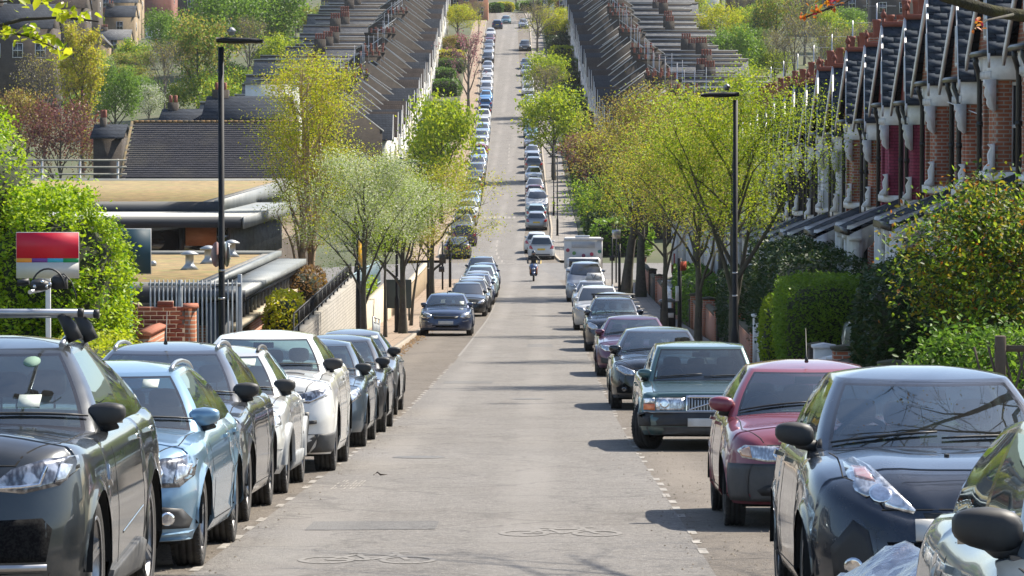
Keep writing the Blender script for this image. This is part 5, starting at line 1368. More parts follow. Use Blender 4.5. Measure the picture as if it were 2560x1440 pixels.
m = MB()
m.tube([Vector((2.15, 21.0, 11.2))-B0, Vector((1.72, 20.3, 10.75))-B0, Vector((1.50, 20.1, 10.655))-B0, Vector((1.34, 20.0, 10.595))-B0], [.012, .008, .006, .004], 6)
m.tube([Vector((2.9, 23.7, 10.73))-B0, Vector((2.6, 22.5, 10.66))-B0, Vector((2.5, 22.2, 10.6))-B0], [.01, .006, .003], 5)
m.build('twig', m_barkd, tr_)
g = np.random.default_rng(77)
P = np.concatenate([np.array(c) + g.normal(size=(n, 3))*s for c, n, s in (((1.52, 20.1, 10.685), 26, .022), ((1.42, 20.05, 10.64), 20, .018), ((2.52, 22.2, 10.63), 12, .02), ((1.35, 20.0, 10.6), 8, .01))]) - np.array(B0)
link('blossom', leaf_mesh('blossom', P, .017, leaf_mat('leaf_flame', (0.55, 0.28, 0.02), (0.50, 0.10, 0.03), (0.40, 0.03, 0.06), 0.5), seed=5, shape='leaf'), tr_)

lx, ly = -4.9, 14.0
tl_ = make_tree('overhanging_tree', 'fresh lime leaved tree hanging into the upper left corner', (lx, ly, road_z(ly)+.1), 7.6, 2.6, 4.9, 'lime', 2200, .03, 132, tr=.12, bark=m_barkd, n1=10, n2=5, n3=3, shape='leaf', clump=.12)
B1 = Vector((lx, ly, road_z(ly)+.1)); m = MB()
Q = [(-4.75, 13.9, 11.4), (-3.2, 13.2, 11.3), (-2.2, 12.7, 10.55), (-1.93, 12.55, 10.32), (-1.72, 12.5, 10.37), (-1.58, 12.45, 10.375), (-1.46, 12.4, 10.36)]
m.tube([Vector(q)-B1 for q in Q], [.03, .022, .012, .008, .006, .004, .003], 6)
m.tube([Vector(q)-B1 for q in [(-1.86, 12.55, 10.34), (-1.70, 12.5, 10.315), (-1.60, 12.45, 10.27)]], [.005, .004, .002], 5)
m.tube([Vector(q)-B1 for q in [(-2.2, 12.7, 10.55), (-1.95, 12.6, 10.42), (-1.75, 12.5, 10.43)]], [.006, .005, .003], 5)
m.build('branch', m_barkd, tl_)
g = np.random.default_rng(78); C = []
for (a, b, n) in (((-1.84, 12.5, 10.31), (-1.66, 12.5, 10.33), 34), ((-1.70, 12.5, 10.32), (-1.585, 12.45, 10.265), 26), ((-1.74, 12.5, 10.40), (-1.48, 12.4, 10.375), 30), ((-1.95, 12.5, 10.30), (-1.80, 12.5, 10.25), 26), ((-1.78, 12.5, 10.43), (-1.62, 12.45, 10.42), 12)):
    t = g.random((n, 1)); C.append(np.array(a)*(1-t) + np.array(b)*t + g.normal(size=(n, 3))*np.array([.014, .05, .014]))
link('crown', leaf_mesh('crown', np.concatenate(C) - np.array(B1), .021, LM['lime'], seed=9, shape='leaf', jit=.35), tl_)
link('blossom', leaf_mesh('blossom', np.concatenate(C[:4])[::3] - np.array(B1) + np.array([.01, -.02, .008]), .010, M('petal', (0.62, 0.50, 0.44), (0.55, 0.45, 0.32), rough=.7), seed=10, shape='leaf'), tl_)

# the far street and the hillsides: one tree of each kind is grown, then copied to size
KINDS = {
 'round':  dict(H=9, R=3.6, base=1.6, mix=[('lime', .5), ('spring', .5)], nleaf=6500, lsize=.16, n1=16, n2=5, clump=.15, tr=.2, upw=.5),
 'olive':  dict(H=10, R=4.0, base=1.8, mix=[('olive', .5), ('mid', .5)], nleaf=7000, lsize=.17, n1=16, n2=5, clump=.15, tr=.22, upw=.5),
 'green':  dict(H=10, R=4.4, base=1.0, mix=[('mid', .7), ('green', .3)], nleaf=8000, lsize=.18, n1=18, n2=5, clump=.16, tr=.22, upw=.45),
 'bare':   dict(H=10, R=3.8, base=2.2, mix=[('grey', .6), ('olive', .4)], nleaf=3000, lsize=.085, n1=16, n2=7, n3=6, clump=.07, tr=.2, upw=.85),
 'dark':   dict(H=10, R=2.6, base=.6, mix=[('dark', .75), ('green', .25)], nleaf=6000, lsize=.17, n1=20, n2=5, clump=.16, tr=.2, upw=.3, shape='cone'),
 'plum':   dict(H=7, R=3.4, base=.8, mix=[('plum', .75), ('rust', .25)], nleaf=6500, lsize=.10, n1=18, n2=6, clump=.14, tr=.14, upw=.6),
 'pinkbare': dict(H=10, R=3.3, base=2.4, mix=[('pink', .85), ('grey', .15)], nleaf=1800, lsize=.10, n1=15, n2=7, n3=6, clump=.06, tr=.22, upw=.95),
 'blossom': dict(H=6, R=2.6, base=.6, mix=[('white', .9), ('spring', .1)], nleaf=5000, lsize=.11, n1=16, n2=5, clump=.16, tr=.12, upw=.5),
 'willow': dict(H=9, R=3.8, base=1.2, mix=[('yellow', .5), ('lime', .5)], nleaf=7000, lsize=.13, n1=18, n2=6, clump=.13, tr=.2, upw=.6, droop=.5),
 'poplar': dict(H=14, R=2.4, base=1.5, mix=[('yellow', .45), ('olive', .55)], nleaf=6500, lsize=.15, n1=22, n2=5, clump=.16, tr=.25, upw=.5),
 'shrub':  dict(H=4, R=2.4, base=.2, mix=[('spring', .4), ('mid', .4), ('yellow', .2)], nleaf=3800, lsize=.14, n1=14, n2=4, clump=.2, tr=.1, upw=.5),
 'rustshrub': dict(H=5, R=2.6, base=.3, mix=[('rust', .5), ('olive', .5)], nleaf=4200, lsize=.085, n1=16, n2=6, n3=5, clump=.12, tr=.1, upw=.9),
}
TP = {}
def far_tree(kind, label, x, y, z, H, R, rz, group, name='hillside_tree'):
    k = KINDS[kind]
    if kind not in TP:
        q = dict(k); H0_, R0_, b_ = q.pop('H'), q.pop('R'), q.pop('base'); nl, ls = q.pop('nleaf'), q.pop('lsize'); mx = q.pop('mix')
        r = make_tree(name, label, (0, 0, 0), H0_, R0_, b_, None, nl, ls, 200+len(TP), mix=mx, bark=m_twigp if kind in ('bare', 'pinkbare') else m_bark, **q)
        TP[kind] = r
    else:
        r = copy_tree(TP[kind])
    r.name = name
    r.location = (x, y, z); r.rotation_euler = (0, 0, rz); r.scale = (R/k['R'], R/k['R'], H/k['H'])
    r['label'] = label; r['group'] = group
    return r
def hill(kind, px, ytop, Y, Rpx, label, rz=None, group='trees on the far hillside', zoff=0):
    s = FPX/Y; x = X_at(px, Y); z = gz(x, Y) - .2 + zoff
    H = EYE + (330 - ytop)/s - z
    q = KINDS[kind]; lim = 1.3*q['H']/q['R']
    for _ in range(80):                      # stand it further up the slope until its height suits its spread
        if H <= lim*Rpx/s or Y > 780: break
        Y += 4; s = FPX/Y; x = X_at(px, Y); z = gz(x, Y) - .2; H = EYE + (330 - ytop)/s - z
    return far_tree(kind, label, x, Y, z, max(2.0, H), Rpx/s, rnd.uniform(0, 6.28) if rz is None else rz, group)
def street(kind, Y, side, H, R, label):
    x = float(cxx(Y)) + side*4.75
    return far_tree(kind, label, x, Y, street_z(0, Y), H, R, rnd.uniform(0, 6.28), 'trees along the far street', 'street_tree')
street('round', 300, -1, 9.8, 2.7, 'dense round lime green tree at the foot of the far hill on the left')
street('pinkbare', 468, -1, 10.2, 3.3, 'bare tree with a pink budding crown on the left of the far street')
street('bare', 640, -1, 5.5, 1.6, 'small bare tree near the top of the far street on the left')
street('pinkbare', 742, -1, 6.0, 2.0, 'pink blossom tree at the very top of the far street')
street('round', 368, 1, 8.6, 3.1, 'bright lime tree with a dark trunk on the right of the far street')
street('round', 470, 1, 7.6, 2.6, 'upright fresh green tree halfway up the far street on the right')
street('bare', 462, 1, 6.5, 2.6, 'bare twiggy tree behind the bright lime tree on the right')
street('bare', 590, 1, 7.2, 3.4, 'bare branching tree high on the far street on the right')
street('willow', 600, 1.55, 6.8, 3.2, 'olive weeping tree beside the bare tree high on the right')
street('bare', 695, 1, 7.0, 4.2, 'wide bare tree shading the top of the far street on the right')
street('olive', 706, 1.6, 8.0, 3.0, 'olive tree at the top of the far street on the right')
hill('willow', 1145, 8, 628, 44, 'golden green tree between the left terrace and the far street', group='trees along the far street')
hill('rustshrub', 1128, 92, 560, 24, 'rusty shrub below the golden green tree on the left', group='trees along the far street')
L = [('plum', 150, 262, 168, 100, 'dark red plum tree behind the bright bush'), ('rustshrub', 50, 240, 158, 85, 'brown catkin shrub left of the red plum tree'), ('rustshrub', 250, 330, 175, 60, 'brown twiggy shrub below the red plum tree on its right'),
     ('poplar', 205, 48, 330, 52, 'tall yellow brown poplar on the left'), ('bare', 110, 140, 262, 80, 'dark bare tree with several stems on the left'), ('bare', 165, 150, 275, 45, 'dark bare tree beside the tall poplar'),
     ('green', 288, 166, 300, 62, 'bright green round tree right of the poplar'), ('blossom', 255, 205, 272, 46, 'white blossom tree below the bright green tree'), ('blossom', 372, 212, 292, 36, 'greyish white willow like tree beside the large bare tree'),
     ('bare', 412, 108, 330, 60, 'large rounded bare tree left of the big street lamp'), ('olive', 495, 48, 402, 76, 'large olive crowned tree behind the tall street lamp'), ('green', 410, 30, 520, 50, 'dark green tree near the red brick block'),
     ('green', 560, -30, 560, 95, 'big fresh green tree at the top left of the lamp'), ('green', 680, -45, 575, 95, 'biggest fresh green tree above the street lamp'), ('bare', 625, 48, 440, 55, 'brown bare tree right of the lamp head'),
     ('round', 705, 92, 382, 50, 'lime yellow tree right of the lamp post'), ('shrub', 515, 192, 332, 50, 'yellow green shrub right of the large bare tree'), ('shrub', 610, 185, 350, 45, 'garden shrub behind the lamp post'), ('shrub', 665, 175, 360, 40, 'leafy garden shrub right of the lamp post'),
     ('olive', 780, 18, 600, 36, 'pale olive tree at the upper end of the left roofs'), ('green', 455, 60, 560, 45, 'mid green tree between the red block and the olive tree'), ('dark', 590, 150, 420, 26, 'dark conifer behind the lamp post'),
     ('shrub', 330, 110, 470, 40, 'green shrubs below the tan gable houses'), ('shrub', 560, 215, 310, 55, 'low leafy shrub row above the tiled roof'), ('olive', 20, 60, 420, 60, 'brown olive tree at the left edge'), ('shrub', 440, 215, 310, 40, 'pale shrub at the foot of the large bare tree'),
     ('bare', 740, 20, 640, 30, 'bare tree behind the top left terrace'), ('green', 745, 20, 680, 60, 'distant green tree at the top behind the left terrace'), ('rustshrub', 700, 60, 560, 25, 'small reddish shrub on the green slope')]
Rr = [('willow', 1800, 2, 480, 56, 'yellow weeping willow behind the right terrace'), ('green', 1835, 70, 432, 56, 'fresh green tree below the yellow willow'), ('dark', 1900, 15, 520, 22, 'dark conifer right of the yellow willow'),
      ('bare', 1985, 40, 400, 55, 'grey bare tree left of the red chimney pots'), ('bare', 2050, 60, 380, 58, 'grey bare thicket tree behind the red chimney pots'), ('bare', 2115, 75, 372, 45, 'grey bare tree nearest the slate gables'), ('olive', 1940, -15, 560, 55, 'pale olive tree above the dark conifer'),
      ('round', 2060, 28, 500, 34, 'small lime tree among the grey bare trees'), ('bare', 2010, -10, 560, 60, 'grey bare tree at the top edge on the right'), ('shrub', 1880, 110, 400, 45, 'leafy shrub at the end of the right rear wings'), ('bare', 1930, 80, 385, 40, 'thin bare tree behind the tall brown chimney'),
      ('green', 1870, 95, 470, 40, 'small mid green tree right of the willow'), ('shrub', 1760, 150, 395, 35, 'green shrubs behind the rear wings on the right'), ('olive', 1715, -12, 640, 40, 'olive tree behind the highest rear wings'), ('bare', 2160, 60, 420, 45, 'bare tree behind the near slate gables'),
      ('olive', 2090, 90, 340, 40, 'olive tree low among the grey bare trees'), ('bare', 1960, 95, 350, 40, 'bare tree just above the corner house roof')]
for t in L + Rr: hill(*t)
# garden shrubs filling the slopes between the houses
r_ = random.Random(21)
spots = []
while len(spots) < 90:
    Y = r_.uniform(330, 740); sd = r_.choice((-1, 1, 1))
    d_ = r_.uniform(22, 75) if sd < 0 else r_.uniform(30, 80)
    x = float(cxx(Y)) + sd*d_
    if not -60 < 1366 + x*FPX/Y < 2620: continue
    spots.append((Y, sd, x, r_.choice(('shrub', 'shrub', 'olive', 'green', 'bare', 'round')), r_.uniform(1.6, 3.4)))
cnt = {}
for (Y, sd, x, kd, R_) in sorted(spots):
    side = 'left' if sd < 0 else 'right'
    i = cnt.get((kd, sd), 0); cnt[(kd, sd)] = i + 1
    ad = {'shrub': 'mixed green', 'olive': 'olive brown', 'green': 'deep green', 'bare': 'bare twiggy', 'round': 'lime green'}[kd]
    far_tree(kd, 'low %s garden bush, %s of its colour up the %s hillside' % (ad, ORDT[i], side), x, Y, gz(x, Y)-.15, R_*r_.uniform(1.2, 1.9), R_, r_.uniform(0, 6.28),
             'garden bushes over the %s hillside' % side, 'garden_bush')
# wooded crest behind everything
i = 0
for (px, yt, Y, Rp, kd) in [(40, -60, 760, 60, 'olive'), (140, -70, 780, 60, 'bare'), (320, -75, 800, 60, 'green'), (460, -70, 790, 60, 'olive'), (600, -80, 800, 70, 'green'), (760, -60, 780, 60, 'bare'), (880, -60, 800, 60, 'green'), (1000, -50, 790, 60, 'olive'), (1110, -40, 800, 50, 'bare'),
                            (1290, -30, 800, 40, 'bare'), (1370, -40, 790, 50, 'olive'), (1440, -30, 770, 40, 'bare'), (1560, -60, 800, 60, 'olive'), (1680, -60, 790, 60, 'green'), (1800, -70, 790, 60, 'bare'), (1920, -60, 780, 60, 'green'), (2060, -70, 790, 60, 'bare'), (2180, -70, 780, 60, 'olive'), (2320, -70, 790, 60, 'green'), (2460, -70, 780, 60, 'bare')]:
    hill(kd, px, yt, Y, Rp, '%s tree on the wooded crest, %s from the left' % ({'olive': 'olive', 'bare': 'bare grey', 'green': 'green'}[kd], ORDT[i]), group='trees along the crest'); i += 1

# ------------------------------------------------------------------ distant houses
m_dred = brick_mat('distant_red_brick', (0.24, 0.07, 0.045), (0.20, 0.06, 0.04), (0.22, 0.16, 0.13), stain=.3)
dh = [('long low slate roof with chimney pots above the tiled roof', 612, 330, 226, 4.9, 8, .75, 1.25, m_stock, m_slate, 'x', 0, True), ('lower slate roof with a small stack left of the lamp post', 462, 330, 229, 3.1, 7, .35, .9, m_stock, m_slate, 'x', 0, True),
      ('plain tan gabled house end with a white sash window, left hillside', 285, 178, 630, 5.2, 6, 5.2, 1.6, m_tan, m_slateg, 'x', 1, True), ('tan gabled house behind the one with the white window', 300, 130, 650, 5.0, 6, 6.0, 1.8, m_tan, m_slate, 'x', 1, True),
      ('higher tan gabled house on the left hillside', 312, 98, 675, 4.6, 6, 6.5, 1.8, m_tan, m_slateg, 'x', 1, True), ('topmost tan house of the stepped row on the left', 322, 72, 700, 4.6, 6, 6.5, 2.0, m_tan, m_slate, 'x', 1, True),
      ('small tan house end at the foot of the stepped row', 248, 178, 625, 3.2, 6, 4.4, 1.5, m_tan, m_slateg, 'y', 0, False), ('broad red brick block with a parapet at the top left', 368, 55, 720, 9.0, 14, 7.6, .1, m_dred, m_slate, 'flat', 0, False),
      ('dark brick house with a skylit roof at the left edge', 45, 165, 420, 7.5, 8, 4.2, 2.6, m_stock, m_slate, 'x', 3, True), ('dark brick house row behind the poplar', 130, 120, 520, 9.0, 8, 5.5, 2.5, m_stock, m_slate2, 'x', 3, True),
      ('tall dark brick house left of the poplar', 90, 95, 600, 9.0, 8, 6.5, 2.5, m_stock, m_slate, 'x', 3, True), ('pale roofed house at the top left corner', 25, 60, 650, 8.0, 8, 5.5, 2.2, m_cream, m_slateg, 'x', 2, True),
      ('dark brick house between the poplar and the tan row', 200, 80, 640, 6.0, 8, 6.0, 2.2, m_stock, m_slate, 'x', 2, True), ('red roofed house at the top above the tan row', 240, 30, 740, 8.0, 8, 6.0, 2.4, m_dred, m_slate2, 'x', 2, True),
      ('brown house with cream panel at the top left of the trees', 455, 30, 760, 7.0, 8, 6.0, 2.2, m_stock, m_slate, 'x', 2, True), ('greenhouse like pale roofed shed by the red block', 385, 95, 690, 3.0, 4, 2.2, 1.0, m_wpaint, m_slateg, 'y', 0, False),
      ('small brown outhouse below the white blossom tree', 268, 380, 215, 1.6, 4, .8, .6, m_stock, m_slate, 'x', 0, True),
      ('white garden building above the tiled roof', 680, 262, 300, 4.2, 4, 1.6, .1, m_wpaint, m_felt, 'flat', 1, False),
      ('orange red brick house at the top of the far street on the left', 1183, 52, 715, 5.5, 10, 8.0, 3.0, m_brick2, m_slate2, 'y', 2, True), ('dark roofed house left of the orange brick house', 1120, 20, 745, 6.5, 8, 5.0, 2.5, m_stock, m_slate, 'x', 2, True),
      ('brown brick house at the top of the street on the right', 1425, 35, 730, 6.0, 9, 8.0, 2.5, m_dred, m_slate, 'y', 2, True), ('white windowed house behind the wide bare tree', 1395, 20, 770, 6.0, 8, 6.0, 2.5, m_wpaint, m_slate, 'x', 2, True),
      ('long dark house back at the top right with white windows', 2150, 75, 640, 12, 8, 7.5, 2.5, m_stock, m_slate, 'x', 4, True), ('dark house back behind the red chimney pots', 2255, 95, 560, 9, 8, 7.0, 2.5, m_stock, m_slate2, 'x', 3, True), ('brown house back at the top between the bare trees', 2030, 35, 720, 9, 8, 7.0, 2.5, m_stock, m_slate, 'x', 3, True),
      ('house back with a pale wall at the top right', 2340, 60, 640, 8, 8, 7.0, 2.5, m_dred, m_slate, 'x', 2, True), ('pale blue distant house at the top behind the willow', 1760, 12, 760, 6, 8, 5.0, 2.0, m_wpaint, m_slateg, 'x', 2, False), ('brown distant house at the top right of the willow', 1860, 12, 770, 7, 8, 5.0, 2.0, m_stock, m_slate, 'x', 2, True)]
for (lb, px, py, Y, wd, dp, hh, rh, wm, rm, rdg, win, ch) in dh:
    plain_house(lb, px, py, Y, wd, dp, hh, rh, wm, rm, 0.0, rdg, win, ch, group='houses on the far hillsides' if Y > 400 else None)

for (px, Y, w_, kd, lb) in ((1262, 772, 3.4, 'yellow', 'golden yellow hedge across the very top of the far street'), (1240, 768, 2.6, 'green', 'dark green hedge beside the golden hedge at the top of the street'), (1330, 778, 6.0, 'mid', 'long green hedge behind the cars at the top of the street')):
    x = X_at(px, Y); hedge('garden_hedge', lb, x, Y, gz(x, Y)-.1, w_, 2.0, 1.9, kd, 1500, .16, int(px), round_=.5)
# ------------------------------------------------------------------ vehicles
m_tyre = M('tyre_rubber', (0.022, 0.021, 0.020), (0.055, 0.05, 0.044), scale=7, rough=0.85, bump=0.3, bscale=60)
m_black = M('black_plastic', (0.018, 0.018, 0.019), (0.03, 0.029, 0.028), scale=6, rough=0.55)
m_dark = M('wheel_well', (0.006, 0.006, 0.006), rough=0.95)
m_grey_pl = M('grey_plastic', (0.055, 0.055, 0.056), (0.08, 0.078, 0.074), scale=6, rough=0.6)
m_alloy = M('alloy', (0.42, 0.42, 0.43), (0.30, 0.29, 0.28), scale=8, rough=0.32, metal=0.85)
m_dalloy = M('dark_alloy', (0.12, 0.12, 0.125), (0.09, 0.09, 0.09), scale=8, rough=0.35, metal=0.8)
m_chrome = M('chrome', (0.72, 0.72, 0.73), (0.6, 0.6, 0.6), scale=9, rough=0.12, metal=1.0)
m_silver_tr = M('silver_trim', (0.5, 0.5, 0.51), (0.4, 0.4, 0.4), scale=9, rough=0.28, metal=0.8)
m_glass_n = glass_mat('car_glass', (0.50, 0.64, 0.68), 0.065)
m_glass_s = glass_mat('side_glass', (0.42, 0.48, 0.46), 0.07)
m_glass_f = M('far_glass', (0.012, 0.016, 0.018), (0.02, 0.025, 0.028), scale=2, rough=0.05, coat=1.0, spec=1.0)
m_frit = M('glass_border', (0.008, 0.008, 0.009), rough=0.12, coat=0.5)
m_plate = M('number_plate', (0.62, 0.61, 0.58), (0.5, 0.49, 0.46), scale=5, rough=0.5)
m_yplate = M('rear_plate', (0.72, 0.48, 0.05), (0.62, 0.42, 0.05), scale=5, rough=0.5)
m_tail = M('tail_lamp', (0.45, 0.015, 0.015), (0.30, 0.01, 0.01), scale=20, rough=0.12, coat=1.0)
m_amber = M('amber_lens', (0.72, 0.16, 0.02), (0.6, 0.12, 0.02), scale=20, rough=0.15, coat=1.0)
m_cabin = M('car_interior', (0.028, 0.028, 0.03), (0.042, 0.041, 0.041), scale=5, rough=0.8)
m_seat = M('seat_fabric', (0.05, 0.05, 0.054), (0.075, 0.073, 0.073), scale=9, rough=0.9)
m_dash = M('dashboard', (0.045, 0.046, 0.048), (0.03, 0.03, 0.032), scale=4, rough=0.6)
m_sticker = M('paper_permit', (0.46, 0.50, 0.45), (0.36, 0.40, 0.36), scale=30, rough=0.6)
def lamp_mat(name, a, b, c):
    m = bpy.data.materials.new(name); m.use_nodes = True; nt = m.node_tree
    bs = nt.nodes['Principled BSDF']; tc = nt.nodes.new('ShaderNodeTexCoord')
    v = nt.nodes.new('ShaderNodeTexVoronoi'); v.inputs['Scale'].default_value = 30
    mp = nt.nodes.new('ShaderNodeMapping'); mp.inputs['Scale'].default_value = (1.6, 0.2, 0.7)
    nt.links.new(tc.outputs['Object'], mp.inputs[0]); nt.links.new(mp.outputs[0], v.inputs['Vector'])
    col = _mix(nt, _ramp(nt, v.outputs['Distance'], 0.1, 0.6), a, b)
    col = _mix(nt, _ramp(nt, _noise(nt, tc.outputs['Object'], 9, 2), 0.5, 0.6), col, c)
    nt.links.new(col, bs.inputs['Base Color'])
    bs.inputs['Metallic'].default_value = 0.75; bs.inputs['Roughness'].default_value = 0.22
    bs.inputs['Coat Weight'].default_value = 1.0; bs.inputs['Coat Roughness'].default_value = 0.02
    bn = nt.nodes.new('ShaderNodeBump'); bn.inputs['Strength'].default_value = 0.12; bn.inputs['Distance'].default_value = 0.01
    nt.links.new(v.outputs['Distance'], bn.inputs['Height']); nt.links.new(bn.outputs[0], bs.inputs['Normal'])
    MATS[name] = m
    return m
m_lamp = lamp_mat('headlamp_clear', (0.72, 0.72, 0.72), (0.36, 0.37, 0.39), (0.85, 0.85, 0.86))
m_lampd = lamp_mat('headlamp_dark', (0.32, 0.33, 0.34), (0.09, 0.09, 0.10), (0.55, 0.55, 0.56))
m_reflector = M('lamp_reflector', (0.85, 0.85, 0.86), (0.6, 0.6, 0.62), scale=30, rough=0.1, metal=1.0, coat=1.0)

def interp(tab, v):
    return float(np.interp(v, [p[0] for p in tab], [p[1] for p in tab]))
def sp(tab):
    f = pchip([p[0] for p in tab], [p[1] for p in tab]); return lambda y: float(f(y))

BASE = {
 'hatch':  dict(W=1.72, H=1.47, WB=2.50, FO=0.80, RO=0.70, rw=0.31, tw=0.20, hl=0.70, zc=0.93, zr=0.98, yc=0.40, wl=0.85, rt=0.30, rb=0.58),
 'saloon': dict(W=1.80, H=1.43, WB=2.75, FO=0.82, RO=1.05, rw=0.32, tw=0.22, hl=0.68, zc=0.91, zr=1.00, yc=0.62, wl=0.85, rt=-0.15, rb=0.52),
 'estate': dict(W=1.79, H=1.47, WB=2.75, FO=0.82, RO=1.00, rw=0.32, tw=0.22, hl=0.69, zc=0.92, zr=1.00, yc=0.58, wl=0.85, rt=0.62, rb=0.88),
 'suv':    dict(W=1.87, H=1.65, WB=2.67, FO=0.86, RO=0.92, rw=0.36, tw=0.235, hl=0.86, zc=1.05, zr=1.12, yc=0.52, wl=0.80, rt=0.50, rb=0.80),
 'mpv':    dict(W=1.78, H=1.62, WB=2.65, FO=0.85, RO=0.78, rw=0.32, tw=0.21, hl=0.76, zc=1.00, zr=1.05, yc=0.28, wl=1.00, rt=0.45, rb=0.70),
 'van':    dict(W=1.94, H=1.95, WB=3.05, FO=0.88, RO=0.95, rw=0.33, tw=0.22, hl=0.92, zc=1.20, zr=1.25, yc=0.10, wl=0.80, rt=0.80, rb=0.90),
}
def spec(kind, **kw):
    s = dict(BASE[kind]); s['kind'] = kind
    s.update(dict(sill=0.21, Rf=0.90, nf=3.3, Rr=0.7, nr=3.6, crown=0.055, rcrown=0.05, tumble=0.22, shoulder=0.115, lamp='clear', spokes=5, rim=m_alloy, bow=0.20))
    s.update(kw)
    return s

def car_shell(s, det):
    """lower body as perimeter walls and a crowned top; returns verts, faces, helper functions"""
    W2 = s['W']/2; y0 = -s['FO']; y1 = s['WB'] + s['RO']; rw = s['rw']; ra = rw + s.get('gap', 0.055)
    hl, zc, zr, yc = s['hl'], s['zc'], s['zr'], s['yc']
    zs = sp(s.get('zs') or [(y0, hl-0.07), (y0+0.07, hl-0.015), (y0+0.25, hl+0.04), (0.0, hl+0.55*(zc-hl)), (yc, zc-0.025), (s['WB']*0.55, zc+0.0), (s['WB']+0.1, zr-0.02), (y1-0.12, zr-0.04), (y1, zr-0.10)])
    cr0 = s['crown']
    cr = sp([(y0, 0.012), (y0+0.25, cr0*0.8), (yc, cr0), (s['WB'], cr0*0.7), (y1, 0.02)])
    sill = s['sill']
    # plan outline
    def xat(y):
        if y < y0 + s['Rf']:
            t = max(0.0, (y0 + s['Rf'] - y) / s['Rf']); return W2 * max(0.0, 1 - t**s['nf'])**(1/s['nf'])
        if y > y1 - s['Rr']:
            t = min(1.0, (y - y1 + s['Rr']) / s['Rr']); return W2 * max(0.0, 1 - t**s['nr'])**(1/s['nr'])
        return W2
    fr = [0, .14, .27, .39, .5, .6, .69, .77, .84] if det > 1 else [0, .25, .5, .7, .84]
    pts = []
    for u in fr:
        t = (1 - u**s['nf'])**(1/s['nf']); pts.append((W2*u, y0 + s['Rf']*(1 - t)))
    ya = pts[-1][1]
    ys = []
    nA = 16 if det > 1 else 8
    arch = {}
    def seg(a, b, n):
        for i in range(1, n): ys.append((a + (b-a)*i/n, None))
    a0 = -ra; seg(ya, a0, 4 if det > 1 else 2)
    for wy in (0.0, s['WB']):
        ys.append((wy-ra-0.002, None))
        for i in range(nA+1):
            an = PI - PI*i/nA
            ys.append((wy + ra*math.cos(an), rw + ra*math.sin(an)))
        ys.append((wy+ra+0.002, None))
        if wy == 0.0: seg(ra, s['WB']-ra, 14 if det > 1 else 5)
    rr = []
    for u in fr[::-1]:
        t = (1 - u**s['nr'])**(1/s['nr']); rr.append((W2*u, y1 - s['Rr']*(1 - t)))
    seg(s['WB']+ra, rr[0][1], 5 if det > 1 else 2)
    cols = [(x, y, None) for x, y in pts] + [(xat(y), y, z) for y, z in ys] + [(x, y, None) for x, y in rr]
    # outline normals
    N = len(cols)
    lv = [0, .05, .12, .22, .34, .46, .56, .64, .70, .78, .86, .92, .965, 1.0] if det > 1 else [0, .1, .3, .5, .68, .85, .94, 1.0]
    ip = s.get('ip') or [(0, .045), (.1, .012), (.28, 0.0), (.5, -.004), (.62, .002), (.66, .012), (.72, .012), (.85, .028), (.93, .05), (.975, .075), (1, .105)]
    fp = s.get('fp') or [(0, .07), (.06, .02), (.16, 0.0), (.45, 0.0), (.55, .012), (.75, .035), (.9, .06), (.97, .085), (1, .115)]
    V = []; F = []
    edge = []
    for i, (x, y, za) in enumerate(cols):
        xa, ya_ = cols[max(0, i-1)][:2]; xb, yb_ = cols[min(N-1, i+1)][:2]
        dx, dy = xb-xa, yb_-ya_
        l = math.hypot(dx, dy) or 1; nx, ny = dy/l, -dx/l
        if x < 1e-6: nx, ny = 0.0, (-1.0 if y < 0 else 1.0)
        zlo = sill if za is None else za
        if za is None and y > s['WB'] + ra: zlo = sill + 0.06
        zhi = zs(y)
        zlo = min(zlo, zhi - 0.1)
        for v in lv:
            # heights measured on the full wall so that lines run level over the arches
            z = zlo + (zhi - zlo) * v
            vf = (z - sill) / (zhi - sill)
            ins_s = interp(ip, vf); ins_f = interp(fp, vf)
            if za is not None and v < 0.15: ins_s = min(ins_s, 0.0) - 0.012 * (1 - v/0.15) * s.get('flare', 1.0)
            k = ny*ny
            ins = ins_s*(1-k) + ins_f*k
            V.append((x - nx*ins, y - ny*ins, z))
        edge.append(len(V) - 1)
    n = len(lv)
    for i in range(N-1):
        for j in range(n-1):
            F.append((i*n+j, (i+1)*n+j, (i+1)*n+j+1, i*n+j+1))
    wall = len(F)
    # mirror half
    half = len(V)
    V2 = [(-x, y, z) for (x, y, z) in V]; V += V2
    F += [tuple(reversed([a+half for a in f])) for f in F]
    # top
    m = 14 if det > 1 else 6
    def crown_at(sv, y):
        return cr(y) * (1 - abs(sv)**2.4)
    base = len(V)
    for i, e in enumerate(edge):
        x, y, z = V[e]
        for j in range(m+1):
            sv = -1 + 2*j/m
            ex = s.get('bulge', 0.0) * math.exp(-((abs(sv)-0.55)/0.22)**2) * (1.0 if y < yc else 0.0)
            V.append((x*sv, y, z + (crown_at(sv, y) + ex) * min(1, x/0.25 if x > 1e-5 else 0)))
    for i in range(N-1):
        for j in range(m):
            a = base + i*(m+1) + j
            F.append((a, a+1, a+m+2, a+m+1))
    top = lambda x, y: zs(y) + crown_at(min(1, abs(x)/max(0.1, xat(y)-0.1)), y)
    return V, F, dict(zs=zs, top=top, xat=xat, y0=y0, y1=y1, ra=ra, W2=W2)

